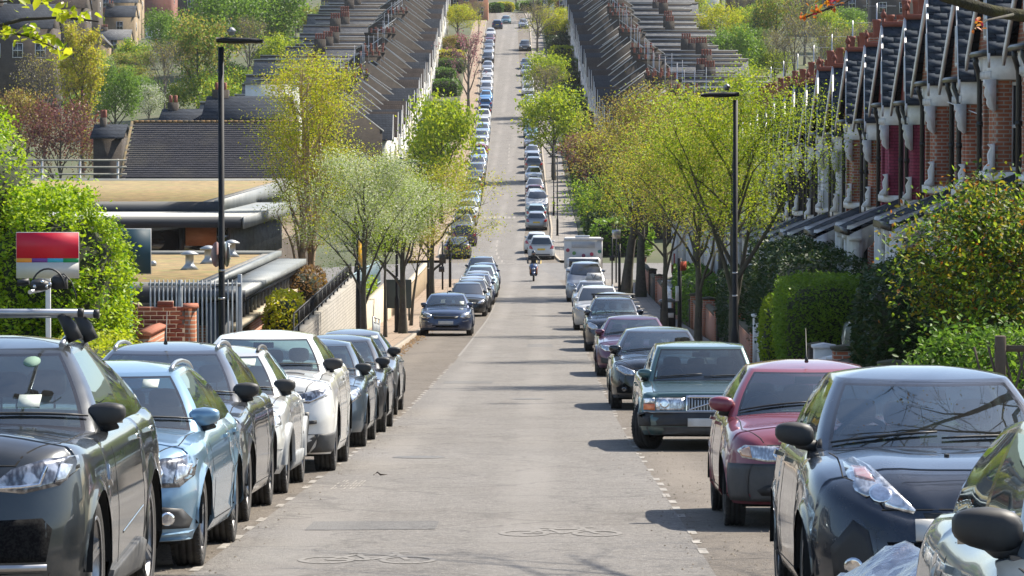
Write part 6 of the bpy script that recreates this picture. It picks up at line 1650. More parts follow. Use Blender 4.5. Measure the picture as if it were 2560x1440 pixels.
def merge_mesh(name, V, F, mat, dist=0.0006):
    bm = bmesh.new()
    vs = [bm.verts.new(v) for v in V]
    for f in F:
        try: bm.faces.new([vs[i] for i in f])
        except ValueError: pass
    bmesh.ops.remove_doubles(bm, verts=bm.verts[:], dist=dist)
    bmesh.ops.recalc_face_normals(bm, faces=bm.faces[:])
    for f in bm.faces: f.smooth = True
    me = bpy.data.meshes.new(name); bm.to_mesh(me); bm.free()
    mats = mat if isinstance(mat, (list, tuple)) else [mat]
    for mm in mats: me.materials.append(mm)
    return me

def cabin(s, h, det):
    """greenhouse as rings; returns groups of faces: shell, windscreen, front_window, rear_window, back_window"""
    W2 = s['W']/2
    wb = W2 - s.get('shoulder', 0.095); wt = wb - s['tumble']
    yc = s['yc']; y1 = h['y1']
    ytop = yc + s['wl']; yrb = s['WB'] + s['rb']; yrt = s['WB'] + s['rt']
    H = s['H']; rc = s['rcrown']; he = H - rc
    bow = s['bow']
    nW = 12 if det > 1 else 6
    us = sorted(set([round(-0.90 + 1.80*i/nW, 4) for i in range(nW+1)] + [-0.955, 0.955, -0.87, 0.87, 0.0]))
    usr = [0.0] + [u for u in us if u > 0]     # 0 .. .955
    # half columns: list of functions (fx, label)
    half = [('w', u) for u in usr]
    nS = 5 if det > 1 else 2
    side = [('s', t) for t in [0.0, 0.035] + [0.035 + (0.47-0.035)*i/nS for i in range(1, nS+1)] + [0.515] + [0.515 + (0.93-0.515)*i/nS for i in range(1, nS+1)] + [1.0]]
    usb = usr[::-1]
    back = [('b', u) for u in usb if u <= 0.955]
    cols = half + side + back
    hs = [0.0, .05, .085, .2, .35, .5, .65, .8, .90, .935, 1.0] if det > 1 else [0, .06, .09, .5, .90, .935, 1.0]
    yA = 0.17 * (1 if det > 1 else 1)
    P = []
    bulge = s.get('cbulge', 0.025)
    def pos(c, hh):
        kx = hh**1.15
        w = wb + (wt - wb)*kx + bulge*math.sin(PI*hh)*0.6
        yf = yc + (ytop - yc)*hh - 0.015*math.sin(PI*hh); yr = yrb + (yrt - yrb)*hh + 0.05*math.sin(PI*hh)*0.6
        typ, t = c
        bo = bow*(1 - 0.45*hh)
        ysf = yf + bo*0.955**2 + 0.05; ysr = yr - 0.10
        if typ == 'w': return (w*t, yf + bo*t*t)
        if typ == 'b': return (w*t*0.985, yr - 0.10*t**3)
        return (w*(1.0 if 0.02 < t < 0.98 else 0.985), ysf + (ysr - ysf)*t)
    ym = (ytop + yrt)/2; hlr = (yrt - ytop)/2 + 0.1
    def zed(y): return he - s.get('rooffall', 0.045)*((y - ym)/hlr)**2 - s.get('rearfall', 0.03)*max(0, (y-ym)/hlr)
    rows = []
    for hh in hs:
        r = []
        for c in cols:
            x, y = pos(c, hh)
            zb = h['top'](x, min(y, y1-0.05)) - 0.03
            z = zb + (zed(pos(c, 1.0)[1]) - zb)*hh
            r.append((x, y, z))
        rows.append(r)
    last = rows[-1]
    xm = 0; yctr = ym
    for f in ([.975, .93, .84, .7, .5, .28, .0] if det > 1 else [.95, .7, .35, 0]):
        r = []
        for (x, y, z) in last:
            e = 1 - f**3.0 if f > .5 else 1 - f**3.0
            r.append((x*f, yctr + (y-yctr)*f, z + (he + rc - z)*0 + rc*(1 - f**2.2) + (zed(yctr) - zed(yctr + (y-yctr)))*0 + (zed(yctr + (y-yctr)*f) - zed(y))))
        rows.append(r)
    n = len(cols)
    V = [p for r in rows for p in r]
    nv = len(V)
    V += [(-x, y, z) for (x, y, z) in V]
    groups = {'shell': [], 'windscreen': [], 'front_window': [], 'rear_window': [], 'back_window': [], 'frit': [], 'pillar': []}
    nh = len(hs)
    for ri in range(len(rows)-1):
        for ci in range(n-1):
            f = (ri*n+ci, ri*n+ci+1, (ri+1)*n+ci+1, (ri+1)*n+ci)
            g = 'shell'
            if ri < nh-1:
                h0, h1 = hs[ri], hs[ri+1]; c0, c1 = cols[ci], cols[ci+1]
                ta, tb = c0, c1
                inz = h0 >= 0.045 and h1 <= 0.94
                band = h0 < 0.08 or h1 > 0.905
                if c0[0] == 'w' and c1[0] == 'w' and c1[1] <= 0.9001 and inz:
                    g = 'frit' if (band or c0[1] >= 0.869) else 'windscreen'
                elif c0[0] == 's' and c1[0] == 's' and inz and not band:
                    if c0[1] >= 0.03 and c1[1] <= 0.4701: g = 'front_window'
                    elif c0[1] >= 0.469 and c1[1] <= 0.5151: g = 'pillar'
                    elif c0[1] >= 0.51 and c1[1] <= 0.931: g = 'rear_window'
                elif c0[0] == 's' and c1[0] == 's' and inz and c0[1] >= 0.03 and c1[1] <= 0.931: g = 'pillar'
                elif c0[0] == 'b' and c1[0] == 'b' and c0[1] <= 0.9001 and h0 >= 0.05 and h1 <= 0.905: g = 'back_window'
            groups[g].append(f)
            groups[g].append(tuple(reversed([a+nv for a in f])))
    return V, groups, dict(pos=pos, zed=zed, wt=wt, wb=wb, ytop=ytop, yrt=yrt, he=he, rows=rows, cols=cols, hs=hs)

def submesh(name, V, F, mat, merge=0.0005):
    used = sorted({i for f in F for i in f}); mp = {a: b for b, a in enumerate(used)}
    return merge_mesh(name, [V[i] for i in used], [[mp[i] for i in f] for f in F], mat, merge)

class Proj:
    def __init__(s, bvh): s.b = bvh
    def hit(s, view, u, v):
        if view == 'front': o, d = Vector((u, -6, v)), Vector((0, 1, 0))
        elif view == 'rear': o, d = Vector((u, 12, v)), Vector((0, -1, 0))
        elif view == 'left': o, d = Vector((-6, u, v)), Vector((1, 0, 0))
        elif view == 'right': o, d = Vector((6, u, v)), Vector((-1, 0, 0))
        else: o, d = Vector((u, v, 6)), Vector((0, 0, -1))
        loc, nrm, idx, dist = s.b.ray_cast(o, d)
        if loc is None:
            p = {'front': (u, -1, v), 'rear': (u, 4, v), 'left': (-1, u, v), 'right': (1, u, v), 'top': (u, v, 1)}[view]
            loc, nrm, idx, dist = s.b.find_nearest(Vector(p))
        if nrm.dot(d) > 0: nrm = -nrm
        return loc, nrm

def patch(mb, pj, view, pts, off=0.004, rings=3, step=0.05, skirt=0.02):
    P = []
    for a, b in zip(pts, pts[1:] + pts[:1]):
        n = max(1, int(math.hypot(b[0]-a[0], b[1]-a[1]) / step))
        for i in range(n): P.append((a[0] + (b[0]-a[0])*i/n, a[1] + (b[1]-a[1])*i/n))
    cx_ = sum(p[0] for p in P)/len(P); cz_ = sum(p[1] for p in P)/len(P)
    vs = []; n = len(P)
    l, nr = pj.hit(view, cx_, cz_); vs.append(l + nr*off)
    outer = []
    for k in range(1, rings+1):
        f = k/rings
        for p in P:
            l, nr = pj.hit(view, cx_ + (p[0]-cx_)*f, cz_ + (p[1]-cz_)*f)
            vs.append(l + nr*off)
            if k == rings: outer.append(l - nr*skirt)
    vs += outer
    fs = [(0, 1+i, 1+(i+1) % n) for i in range(n)]
    for k in range(rings-1):
        a = 1 + k*n
        for i in range(n): fs.append((a+i, a+n+i, a+n+(i+1) % n, a+(i+1) % n))
    a = 1 + (rings-1)*n
    for i in range(n): fs.append((a+i, a+n+i, a+n+(i+1) % n, a+(i+1) % n))
    b = len(mb.v)
    mb.add(vs, fs, False)
    # smooth only the face, not the skirt
    for q in range(len(mb.sm) - len(fs), len(mb.sm) - n): mb.sm[q] = True
    return mb
def mirror_pts(pts): return [(-p[0], p[1]) for p in pts][::-1]
def circle(cx_, cz_, r, n=14, sx=1.0): return [(cx_ + sx*r*math.cos(2*PI*i/n), cz_ + r*math.sin(2*PI*i/n)) for i in range(n)]
def strip(mb, pj, view, line, wid, off=0.003, thick=0.003):
    """a thin raised or dark line that follows the surface"""
    L = []
    for a, b in zip(line, line[1:]):
        n = max(1, int(math.hypot(b[0]-a[0], b[1]-a[1]) / 0.05))
        for i in range(n): L.append((a[0] + (b[0]-a[0])*i/n, a[1] + (b[1]-a[1])*i/n))
    L.append(line[-1])
    vs = []
    for i, p in enumerate(L):
        a = L[max(0, i-1)]; b = L[min(len(L)-1, i+1)]
        d = Vector((b[0]-a[0], b[1]-a[1])); d = d.normalized() if d.length else Vector((1, 0)); nr2 = Vector((-d.y, d.x)) * wid/2
        for sgn in (-1, 1):
            l, nr = pj.hit(view, p[0]+nr2.x*sgn, p[1]+nr2.y*sgn)
            vs.append(l + nr*off); vs.append(l - nr*0.01)
    fs = []
    for i in range(len(L)-1):
        a = i*4; b = a+4
        fs += [(a, b, b+2, a+2), (a+1, b+1, b, a), (a+2, b+2, b+3, a+3)]
    mb.add(vs, fs)
    return mb

WHEELS = {}
def wheel_meshes(rw, tw, spokes, rim_mat, rfrac, det, cap):
    key = (rw, tw, spokes, rim_mat.name, rfrac, det, cap)
    if key in WHEELS: return WHEELS[key]
    n = 32 if det > 1 else 14
    rr = rw*rfrac; h = tw/2
    t = MB()
    pr = [(rr-0.012, -h*0.8), (rr+0.01, -h*0.92), (rw*0.88, -h), (rw*0.965, -h*0.94), (rw*0.995, -h*0.72)]
    if det > 1:
        for g in (-0.45, 0.0, 0.45):
            pr += [(rw, h*(g-0.09)), (rw-0.008, h*(g-0.06)), (rw-0.008, h*(g+0.06)), (rw, h*(g+0.09))]
    pr += [(rw*0.995, h*0.72), (rw*0.965, h*0.94), (rw*0.88, h), (rr+0.01, h*0.92), (rr-0.012, h*0.8)]
    t.lathe(pr, n, axis='x')
    if det > 1:        # tread blocks
        for k in range(44):
            a = 2*PI*k/44
            for gx in (-0.82, 0.82):
                ca, sa = math.cos(a), math.sin(a); da = 0.03
                pts = []
                for (da_, xx) in ((-da, gx*h-0.012), (da, gx*h-0.012), (da, gx*h+0.012), (-da, gx*h+0.012)):
                    for r_ in (rw*0.975, rw*1.002):
                        pts.append((xx, r_*math.cos(a+da_), r_*math.sin(a+da_)))
                t.add(pts, [(1, 3, 5, 7), (0, 1, 7, 6), (2, 3, 1, 0), (4, 5, 3, 2), (6, 7, 5, 4)])
    r = MB()
    r.cur = 0
    r.lathe([(rr-0.014, -h*0.8), (rr-0.03, -h*0.3), (rr-0.03, h*0.55), (rr-0.008, h*0.86), (rr+0.004, h*0.9), (rr+0.006, h*0.94), (rr-0.016, h*0.92)], n, axis='x')
    r.cur = 1
    r.lathe([(0.002, h*0.1), (rr-0.03, h*0.05)], n, axis='x')
    r.cur = 0
    if spokes and det > 1:
        for k in range(spokes):
            a = 2*PI*k/spokes
            for da in ((-0.10, 0.10) if spokes <= 5 and not cap else (0,)):
                wd = 0.016 if spokes <= 5 and not cap else 0.02
                if cap: wd = 0.035
                pts = []
                for (q, hx, ww) in ((0.03, h*0.62, wd*1.3), (rr*0.55, h*0.70, wd), (rr-0.012, h*0.86, wd*0.9)):
                    for (lat, xo) in ((-ww, -0.03), (-ww, 0), (ww, 0), (ww, -0.03)):
                        aa = a + (da if q > 0.1 else da*0.3)
                        pts.append((hx + xo, q*math.cos(aa) - lat*math.sin(aa), q*math.sin(aa) + lat*math.cos(aa)))
                fs = []
                for i in range(2):
                    for j in range(4): fs.append((i*4+j, i*4+(j+1) % 4, (i+1)*4+(j+1) % 4, (i+1)*4+j))
                r.add(pts, fs)
        r.lathe([(0.0015, h*0.75), (0.035, h*0.74), (0.045, h*0.62), (0.05, h*0.4)], 14, axis='x')
    else:
        r.lathe([(0.0015, h*0.7), (rr*0.4, h*0.72), (rr*0.8, h*0.8), (rr-0.02, h*0.86)], n, axis='x')
    me_t = t.mesh('wheel', m_tyre); me_r = r.mesh('rim', [rim_mat, m_dark])
    WHEELS[key] = (me_t, me_r)
    return WHEELS[key]

def make_car(s, pmat, label, loc, det=2, feats=(), rot=0.0, group=None, rails=None, seats=True, mirror_mat=None, steer=0.0, plate='front', glass=None, extra=None, name=None):
    nm = name or {'hatch': 'hatchback_car', 'saloon': 'saloon_car', 'estate': 'estate_car', 'suv': 'suv_car', 'mpv': 'people_carrier', 'van': 'panel_van'}[s['kind']]
    root = thing(nm, label, 'van' if s['kind'] == 'van' else 'car', loc, 0, group)
    V, F, h = car_shell(s, det)
    body_me = merge_mesh('body', V, F, pmat)
    body = link('body', body_me, root)
    bvh = BVHTree.FromPolygons([Vector(v) for v in V], F)
    pj = Proj(bvh)
    CV, G, c = cabin(s, h, det)
    cb = BVHTree.FromPolygons([Vector(v) for v in CV], [f for g in G.values() for f in g])
    pc = Proj(cb)
    link('roof', submesh('roof', CV, G['shell'], pmat), root)
    gw = glass or (m_glass_n if det > 1 else m_glass_f)
    gs = m_glass_s if det > 1 else m_glass_f
    link('windscreen', submesh('windscreen', CV, G['windscreen'], gw), root)
    trim = submesh('window_trim', CV, G['frit'] + G['pillar'], m_frit); link('window_trim', trim, root)
    nv = len(CV)//2
    for key, nmw in (('front_window', 'side_window'), ('rear_window', 'side_window')):
        if s['kind'] == 'van' and key == 'rear_window':
            link('side_panel', submesh('side_panel', CV, G[key], pmat), root); continue
        for sd in (0, 1):
            fs = [f for f in G[key] if (f[0] >= nv) == bool(sd)]
            link(nmw, submesh(nmw, CV, fs, gs), root)
    link('back_window', submesh('back_window', CV, G['back_window'], gs), root)
    rw = s['rw']
    me_t, me_r = wheel_meshes(rw, s['tw'], s['spokes'], s['rim'], s.get('rfrac', 0.68), det, s.get('cap', False))
    for wy in (0.0, s['WB']):
        for sx in (-1, 1):
            wob = link('wheel', me_t, root, (sx*(s['W']/2 - s['tw']/2 - 0.02), wy, rw), (0.3*wy, 0, (0 if sx > 0 else PI) + (steer if wy == 0 else 0)))
            wob.rotation_euler.x = 0.4 + wy*sx
            link('rim', me_r, wob)
    wl = MB()
    ra = h['ra']
    for wy in (0.0, s['WB']):
        for sx in (-1, 1):
            vs = []; n = 12
            for i in range(n+1):
                a = PI*i/n
                for q in (0.004, 0.34):
                    vs.append((sx*(s['W']/2 - q + 0.006), wy + (ra+0.003)*math.cos(a), rw + (ra+0.003)*math.sin(a)))
            vs += [(sx*(s['W']/2-0.34), wy, rw)]
            wl.add(vs, [(2*i, 2*i+1, 2*i+3, 2*i+2) for i in range(n)] + [(2*i+1, len(vs)-1, 2*i+3) for i in range(n)])
    wl.box(-s['W']/2+0.16, s['W']/2-0.16, h['y0']+0.35, h['y1']-0.3, s['sill']-0.03, s['sill']+0.16)
    wl.box(-s['W']/2+0.045, s['W']/2-0.045, ra+0.02, s['WB']-ra-0.02, s['sill']+0.004, s['sill']+0.12)
    wl.build('underbody', m_dark, root)
    # features
    fx = h['xat'](h['y0']+0.3)
    allf = list(feats)
    groups = {}
    for ft in allf:
        nmf, view, mt, pts = ft[:4]
        kw = dict(ft[4]) if len(ft) > 4 else {}
        both = kw.pop('both', nmf in ('headlight', 'fog_light', 'tail_light', 'indicator', 'bumper_vent', 'lamp_reflector', 'running_light'))
        par = kw.pop('on', None)
        ln = kw.pop('line', None)
        use = pc if kw.pop('cabin', False) else pj
        for sd in ((0, 1) if both else (0,)):
            mb = MB()
            p = pts if not sd else mirror_pts(pts)
            vw = view
            if sd and view in ('right', 'left'): vw = 'left' if view == 'right' else 'right'; p = pts
            if ln: strip(mb, use, vw, p, ln, kw.get('off', 0.003))
            else: patch(mb, use, vw, p, **kw)
            o = mb.build(nmf, mt, groups.get((par, sd)) or groups.get((par, 0)) or root)
            groups[(nmf, sd)] = o
    # shut lines on the sides, handles, mirrors
    if det > 1:
        zb = s['sill'] + 0.09; ym = c['pos'](('s', 0.49), 0.0)[1]; yf0 = max(c['pos'](('s', 0.0), 0.0)[1] - 0.12, ra + 0.06)
        ye = c['pos'](('s', 0.95), 0.0)[1]
        for vw in ('left', 'right'):
            mb = MB()
            zt = lambda y: h['zs'](y) - 0.02
            strip(mb, pj, vw, [(yf0, zb), (yf0-0.03, zb+0.3), (yf0, zt(yf0))], 0.009, 0.0015)
            strip(mb, pj, vw, [(ym, zb), (ym+0.03, zb+0.3), (ym, zt(ym))], 0.009, 0.0015)
            strip(mb, pj, vw, [(yf0, zb), (s['WB']-ra-0.02, zb)], 0.008, 0.0015)
            if not s.get('door3'):
                strip(mb, pj, vw, [(s['WB']-ra-0.02, zb), (s['WB']-ra+0.02, rw+ra*0.7), (min(ye, s['WB']+0.15), rw+ra+0.08), (min(ye, s['WB']+0.2), zt(ye))], 0.009, 0.0015)
            mb.build('door_seam', m_dark, root)
            for hy in ((ym - 0.18,) if s.get('door3') else (ym - 0.18, min(ye, s['WB']+0.15) - 0.12)):
                mb = MB(); hz = zt(hy) - 0.075
                patch(mb, pj, vw, [(hy-0.1, hz-0.012), (hy+0.1, hz-0.016), (hy+0.1, hz+0.016), (hy-0.1, hz+0.014)], 0.028, 2, 0.05, 0.0)
                mb.build('door_handle', s.get('handle', pmat), root)
            if s.get('cladding'):
                mb = MB()
                patch(mb, pj, vw, [(ra+0.03, s['sill']+0.01), (s['WB']-ra-0.03, s['sill']+0.01), (s['WB']-ra-0.03, s['sill']+0.17), (ra+0.03, s['sill']+0.17)], 0.02, 2, 0.08, 0.02)
                mb.build('sill_cladding', s['cladding'], root)
            sg = -1 if vw == 'left' else 1
            if s.get('cladding'):
                for wy in (0.0, s['WB']):
                    mb = MB(); vs = []; n = 16
                    for i in range(n+1):
                        a = PI*i/n
                        for (q, xo) in ((ra-0.006, 0.0), (ra-0.004, 0.035), (ra+0.055, 0.02), (ra+0.06, -0.03)):
                            yy = wy + q*math.cos(a)
                            vs.append((sg*(min(s['W']/2, h['xat'](yy)) + xo), yy, rw + q*math.sin(a)))
                    mb.add(vs, [(i*4+j, i*4+j+1, i*4+j+5, i*4+j+4) for i in range(n) for j in range(3)], True)
                    mb.build('arch_cladding', s['cladding'], root)
    # bonnet seams
    if det > 1:
        mb = MB(); yc = s['yc']; y0 = h['y0']
        k = s.get('bonnet_w', 0.80)
        for sg in (-1, 1):
            l0 = [(sg*(h['xat'](y0+0.17)*k*0.92), y0+0.17), (sg*h['W2']*k, y0+0.5), (sg*h['W2']*k*0.99, yc-0.2), (sg*h['W2']*k*1.03, yc+0.1)]
            strip(mb, pj, 'top', l0, 0.009, 0.0015)
        strip(mb, pj, 'front', [(-fx*k*0.82, s['hl']-0.035), (0, s['hl']-0.03), (fx*k*0.82, s['hl']-0.035)], 0.008, 0.0015)
        mb.build('bonnet_seam', m_dark, root)
        # wipers
        xw = c['wb']
        for sg in (-1, 1):
            mb = MB()
            pts = []
            for i in range(7):
                t = i/6; x = (-0.62 + 0.62*t if sg < 0 else 0.02 + 0.62*t)*xw/0.72
                l, nrm = pc.hit('front', x, h['top'](x, s['yc']) + 0.045 + 0.035*t)
                pts.append(l + nrm*0.016)
            mb.tube(pts, [0.006, .008, .009, .01, .009, .008, .006], 5)
            mb.build('wiper', m_black, root)
    # door mirrors
    mm = mirror_mat or pmat
    ym_ = c['pos'](('s', 0.0), 0.06)[1] + 0.16; zm = h['zs'](ym_) + 0.10
    mk = s.get('mirror', 1.0)*0.95; W2m = s['W']/2
    for sg in (-1, 1):
        mb = MB()
        xm = sg*(W2m - 0.115 + s.get('mo', 0.0))
        nq, mq = (14, 9) if det > 1 else (6, 4)
        b = len(mb.v)
        pr = [(max(1e-4, math.sin(PI*i/mq)), -math.cos(PI*i/mq)) for i in range(mq+1)]
        mb.lathe(pr, nq)
        for i in range(b, len(mb.v)):
            x, y, z = mb.v[i]
            x = math.copysign(abs(x)**0.62, x); z = math.copysign(abs(z)**0.62, z); y = math.copysign(abs(y)**0.7, y)
            fl = 0.45 if y > 0 else 1.0
            tp = 1 - 0.25*(x*sg > 0)*abs(x)
            mb.v[i] = (xm + x*0.125*mk, ym_ + y*0.085*fl*tp*mk, zm + z*0.078*tp*mk + 0.012*x*sg)
        o = mb.build('door_mirror', mm, root)
        if det > 1:
            mb = MB()
            mb.tube([(sg*(c['wb']-0.03), ym_-0.02, zm-0.075), (sg*(c['wb']+0.06), ym_-0.015, zm-0.065), (xm-sg*0.02, ym_, zm-0.055)], [0.04, 0.03, 0.035], 8)
            mb.build('mirror_arm', m_black, o)
            mb = MB(); mb.prism([(xm-0.1*mk, zm-0.055*mk), (xm+0.1*mk, zm-0.055*mk), (xm+0.1*mk, zm+0.06*mk), (xm-0.1*mk, zm+0.06*mk)], 1, ym_+0.028*mk, ym_+0.042*mk)
            mb.build('mirror_glass', m_chrome, o)
    # roof rails
    if rails:
        for sg in (-1, 1):
            mb = MB(); pts = []; ya, yb = c['ytop'] + 0.12, c['yrt'] - 0.12
            for i in range(11):
                t = i/10; y = ya + (yb-ya)*t
                up = 0.032*min(1, t*7, (1-t)*7)
                x = sg*(c['wt'] - 0.035)
                pts.append((x, y, c['zed'](y) + 0.012 + up))
            mb.tube(pts, 0.019, 6)
            mb.build('roof_rail', rails, root)
    # interior
    if det > 1 and seats:
        W2 = s['W']/2; zc_ = s['zc']; ycab = c['ytop']
        mb = MB()
        mb.box(-W2+0.12, W2-0.12, s['yc']+0.12, s['WB']+0.45, s['sill']+0.1, s['sill']+0.16)
        mb.box(-W2+0.1, -W2+0.14, s['yc']+0.3, s['WB']+0.3, s['sill']+0.1, zc_-0.06)
        mb.box(W2-0.14, W2-0.1, s['yc']+0.3, s['WB']+0.3, s['sill']+0.1, zc_-0.06)
        mb.build('cabin_floor', m_cabin, root)
        mb = MB()
        d0 = s['yc'] + 0.06
        mb.prism([(d0, zc_-0.06), (d0+0.25, zc_+0.015), (d0+0.62, zc_+0.03), (d0+0.70, zc_-0.05), (d0+0.68, zc_-0.3), (d0+0.1, zc_-0.3)], 0, -W2+0.15, W2-0.15)
        mb.prism([(d0+0.36, zc_), (d0+0.5, zc_+0.085), (d0+0.62, zc_+0.085), (d0+0.7, zc_)], 0, 0.2, 0.58)
        mb.build('dashboard', m_dash, root)
        mb = MB()
        cxw = 0.38   # right-hand drive: +x is nearest the centre of the road on one side only
        cxw = -0.38
        ring = []
        for i in range(21):
            a = 2*PI*i/20
            ring.append((cxw + 0.185*math.cos(a), d0 + 0.80 + 0.07*math.sin(a), zc_ + 0.01 + 0.17*math.sin(a)))
        mb.tube(ring, 0.016, 6, cap=False)
        mb.box(cxw-0.17, cxw+0.17, d0+0.79, d0+0.82, zc_-0.02, zc_+0.03)
        mb.build('steering_wheel', m_black, root)
        def seat(x, y, wd, hh):
            q = MB()
            q.bbox(x-wd, x+wd, y-0.45, y+0.1, s['sill']+0.16, s['sill']+0.34, 0.05)
            vs = []; prv = [(-wd, -0.06), (-wd*0.8, 0.05), (wd*0.8, 0.05), (wd, -0.06), (wd*0.6, -0.02), (-wd*0.6, -0.02)]
            for (z, sh, dy) in ((s['sill']+0.28, 1.0, 0.05), (s['sill']+0.55, 1.0, 0.12), (s['sill']+0.80, 0.85, 0.2), (s['sill']+0.88, 0.6, 0.22)):
                for p in prv: vs.append((x+p[0]*sh, y+dy+p[1], z))
            fs = []
            for i in range(3):
                for j in range(6): fs.append((i*6+j, i*6+(j+1) % 6, (i+1)*6+(j+1) % 6, (i+1)*6+j))
            fs.append(tuple(range(18, 24)))
            q.add(vs, fs, True)
            o = q.build('seat', m_seat, root)
            q = MB()
            q.ball((x, y+0.25, hh), 1.0, 12, 8, (0.125, 0.05, 0.085))
            for qi in range(len(q.v)-108, len(q.v)):
                px_, py_, pz_ = q.v[qi]; ux = (px_-x)/.125; uz = (pz_-hh)/.085
                q.v[qi] = (x + math.copysign(abs(ux)**.6, ux)*.125, py_, hh + math.copysign(abs(uz)**.6, uz)*.085)
            q.tube([(x-0.05, y+0.24, hh-0.16), (x-0.05, y+0.25, hh)], 0.008, 5); q.tube([(x+0.05, y+0.24, hh-0.16), (x+0.05, y+0.25, hh)], 0.008, 5)
            q.build('headrest', m_seat, o)
        ys_ = d0 + 1.42
        hr = s['H'] - 0.30
        for x in (-0.37, 0.37): seat(x, min(ys_, s['WB']*0.66), 0.24, hr)
        seat(0.0, s['WB'] - 0.02, 0.62, hr - 0.03)
        q = MB(); q.bbox(-0.12, 0.12, c['ytop']-0.09, c['ytop']-0.07, s['H']-0.21, s['H']-0.145, 0.005); q.build('rear_view_mirror', m_black, root)
    elif det <= 1: pass
    if extra: extra(root, s, h, c, pj, pc)
    root.rotation_euler = (math.atan(slope(loc[1])) * (1 if abs(rot) < 1 else -1), 0, rot)
    return root, h, c

def rect(cx_, cz_, w_, h_): return [(cx_-w_/2, cz_-h_/2), (cx_+w_/2, cz_-h_/2), (cx_+w_/2, cz_+h_/2), (cx_-w_/2, cz_+h_/2)]
# ------------------------------------------------------------------ the cars near the camera, one by one
CH, BK, PL = m_chrome, m_black, m_plate
m_mesh_gr = M('grille_mesh', (0.005, 0.005, 0.006), (0.014, 0.014, 0.014), scale=70, lo=0.45, hi=0.55, rough=0.9, spec=0.1)
m_lightgrey_pl = M('light_grey_plastic', (0.30, 0.31, 0.31), (0.22, 0.225, 0.225), scale=5, rough=0.5)
def permit(x, z, w_=0.11, h_=0.085):
    return ('parking_permit', 'front', m_sticker, rect(x, z, w_, h_), dict(cabin=True, off=0.004, rings=1, skirt=0.0))
def aerial(x=0.0, y=None):
    def f(root, s, h, c, pj, pc):
        yy = c['ytop'] + 0.12
        mb = MB(); z = s['H'] - 0.02
        mb.tube([(x, yy, z), (x, yy+0.03, z+0.05), (x, yy+0.12, z+0.30)], [0.02, 0.008, 0.003], 5)
        mb.build('aerial', m_black, root)
    return f
def slats(x0, x1, z0, z1, n, mat, wid=0.014, off=0.012):
    return [('grille_bar', 'front', mat, [(x0, z0 + (z1-z0)*(i+.5)/n), (x1, z0 + (z1-z0)*(i+.5)/n)], dict(line=wid, off=off)) for i in range(n)]

def at_left(Y, W, edge=-2.42): return (edge - W/2, Y, road_z(Y))
def at_right(Y, W, edge=1.24): return (edge + W/2, Y, road_z(Y))

# --- left row, facing the camera
s = spec('suv', W=1.93, H=1.69, WB=2.87, FO=0.86, RO=0.98, rw=0.385, tw=0.255, hl=1.02, zc=1.13, zr=1.19, yc=0.78, wl=0.86, rt=0.30, rb=0.80,
         rfrac=0.74, spokes=5, tumble=0.30, shoulder=0.12, crown=0.06, bulge=0.012, Rf=0.95, handle=CH,
         fp=[(0, .12), (.08, .03), (.2, 0.0), (.45, 0.0), (.56, .01), (.8, .05), (.92, .075), (1, .13)])
def rack(root, s, h, c, pj, pc):
    for yy in (c['ytop'] + 0.30, c['ytop'] + 1.12):
        mb = MB(); z = c['zed'](yy) + 0.20
        mb.tube([(-0.66, yy, z), (-0.65, yy, z), (0.60, yy, z), (0.61, yy, z)], [0.01, 0.026, 0.026, 0.01], 8)
        o = mb.build('roof_bar', m_silver_tr, root)
        for sg in (-1, 1):
            q = MB(); x = sg*(c['wt'] - 0.03)
            q.tube([(x+sg*0.06, yy, z-0.17), (x+sg*0.02, yy, z-0.08), (x-sg*0.03, yy, z-0.01)], [0.05, 0.045, 0.03], 8)
            q.build('bar_foot', m_black, o)
            q = MB(); q.tube([(sg*0.59, yy, z), (sg*0.625, yy, z)], 0.029, 8); q.build('end_cap', m_black, o)
jag = make_car(s, paint('graphite', (0.030, 0.036, 0.040), 0.5, 0.28), 'dark graphite suv with roof bars and cycle carrier, nearest car on the left', at_left(21.5, 1.93, -2.53), 2, [
    ('headlight', 'front', m_lampd, [(.42, .855), (.62, .835), (.80, .875), (.89, .965), (.875, 1.035), (.72, 1.02), (.55, .965)], dict(off=.006)),
    ('running_light', 'front', m_reflector, [(.46, .865), (.60, .872), (.70, .885), (.73, .98)], dict(line=.016, off=.012, on='headlight')),
    ('indicator', 'front', m_lamp, [(.775, .89), (.83, .90), (.855, .985), (.80, .995)], dict(off=.011, on='headlight')),
    ('grille', 'front', m_mesh_gr, [(-.36, .56), (.36, .56), (.40, .80), (.34, .90), (-.34, .90), (-.40, .80)]),
    ('bumper_vent', 'front', m_mesh_gr, [(.44, .46), (.74, .46), (.77, .64), (.72, .70), (.44, .69)]),
    ('bumper_bar', 'front', m_silver_tr, [(-.74, .43), (.74, .43)], dict(line=.035, off=.015)),
    ('lower_grille', 'front', m_mesh_gr, [(-.72, .28), (.72, .28), (.76, .40), (-.76, .40)]),
    ('wing_vent', 'right', CH, [(.50, .86), (.62, .82), (.635, .90), (.53, .95)], dict(off=.008)),
    ('number_plate', 'front', PL, rect(0, .60, .52, .11), dict(off=.02)),
    ('permit_sticker', 'front', M('pale_disc', (0.16, 0.26, 0.20), rough=0.8), circle(.36, 1.53, .030, sx=1.7), dict(cabin=True, off=.004, rings=1, skirt=0)),
    permit(.40, 1.30, .13, .07),
    ('door_fold', 'right', CH, [(1.1, .52), (2.2, .62)], dict(line=.012, off=.004)),
    ('sill_step', 'right', m_grey_pl, [(.50, .23), (2.30, .23), (2.30, .40), (2.0, .44), (.55, .33)], dict(off=.022)),
  ], rails=m_silver_tr, mirror_mat=m_black, extra=rack)

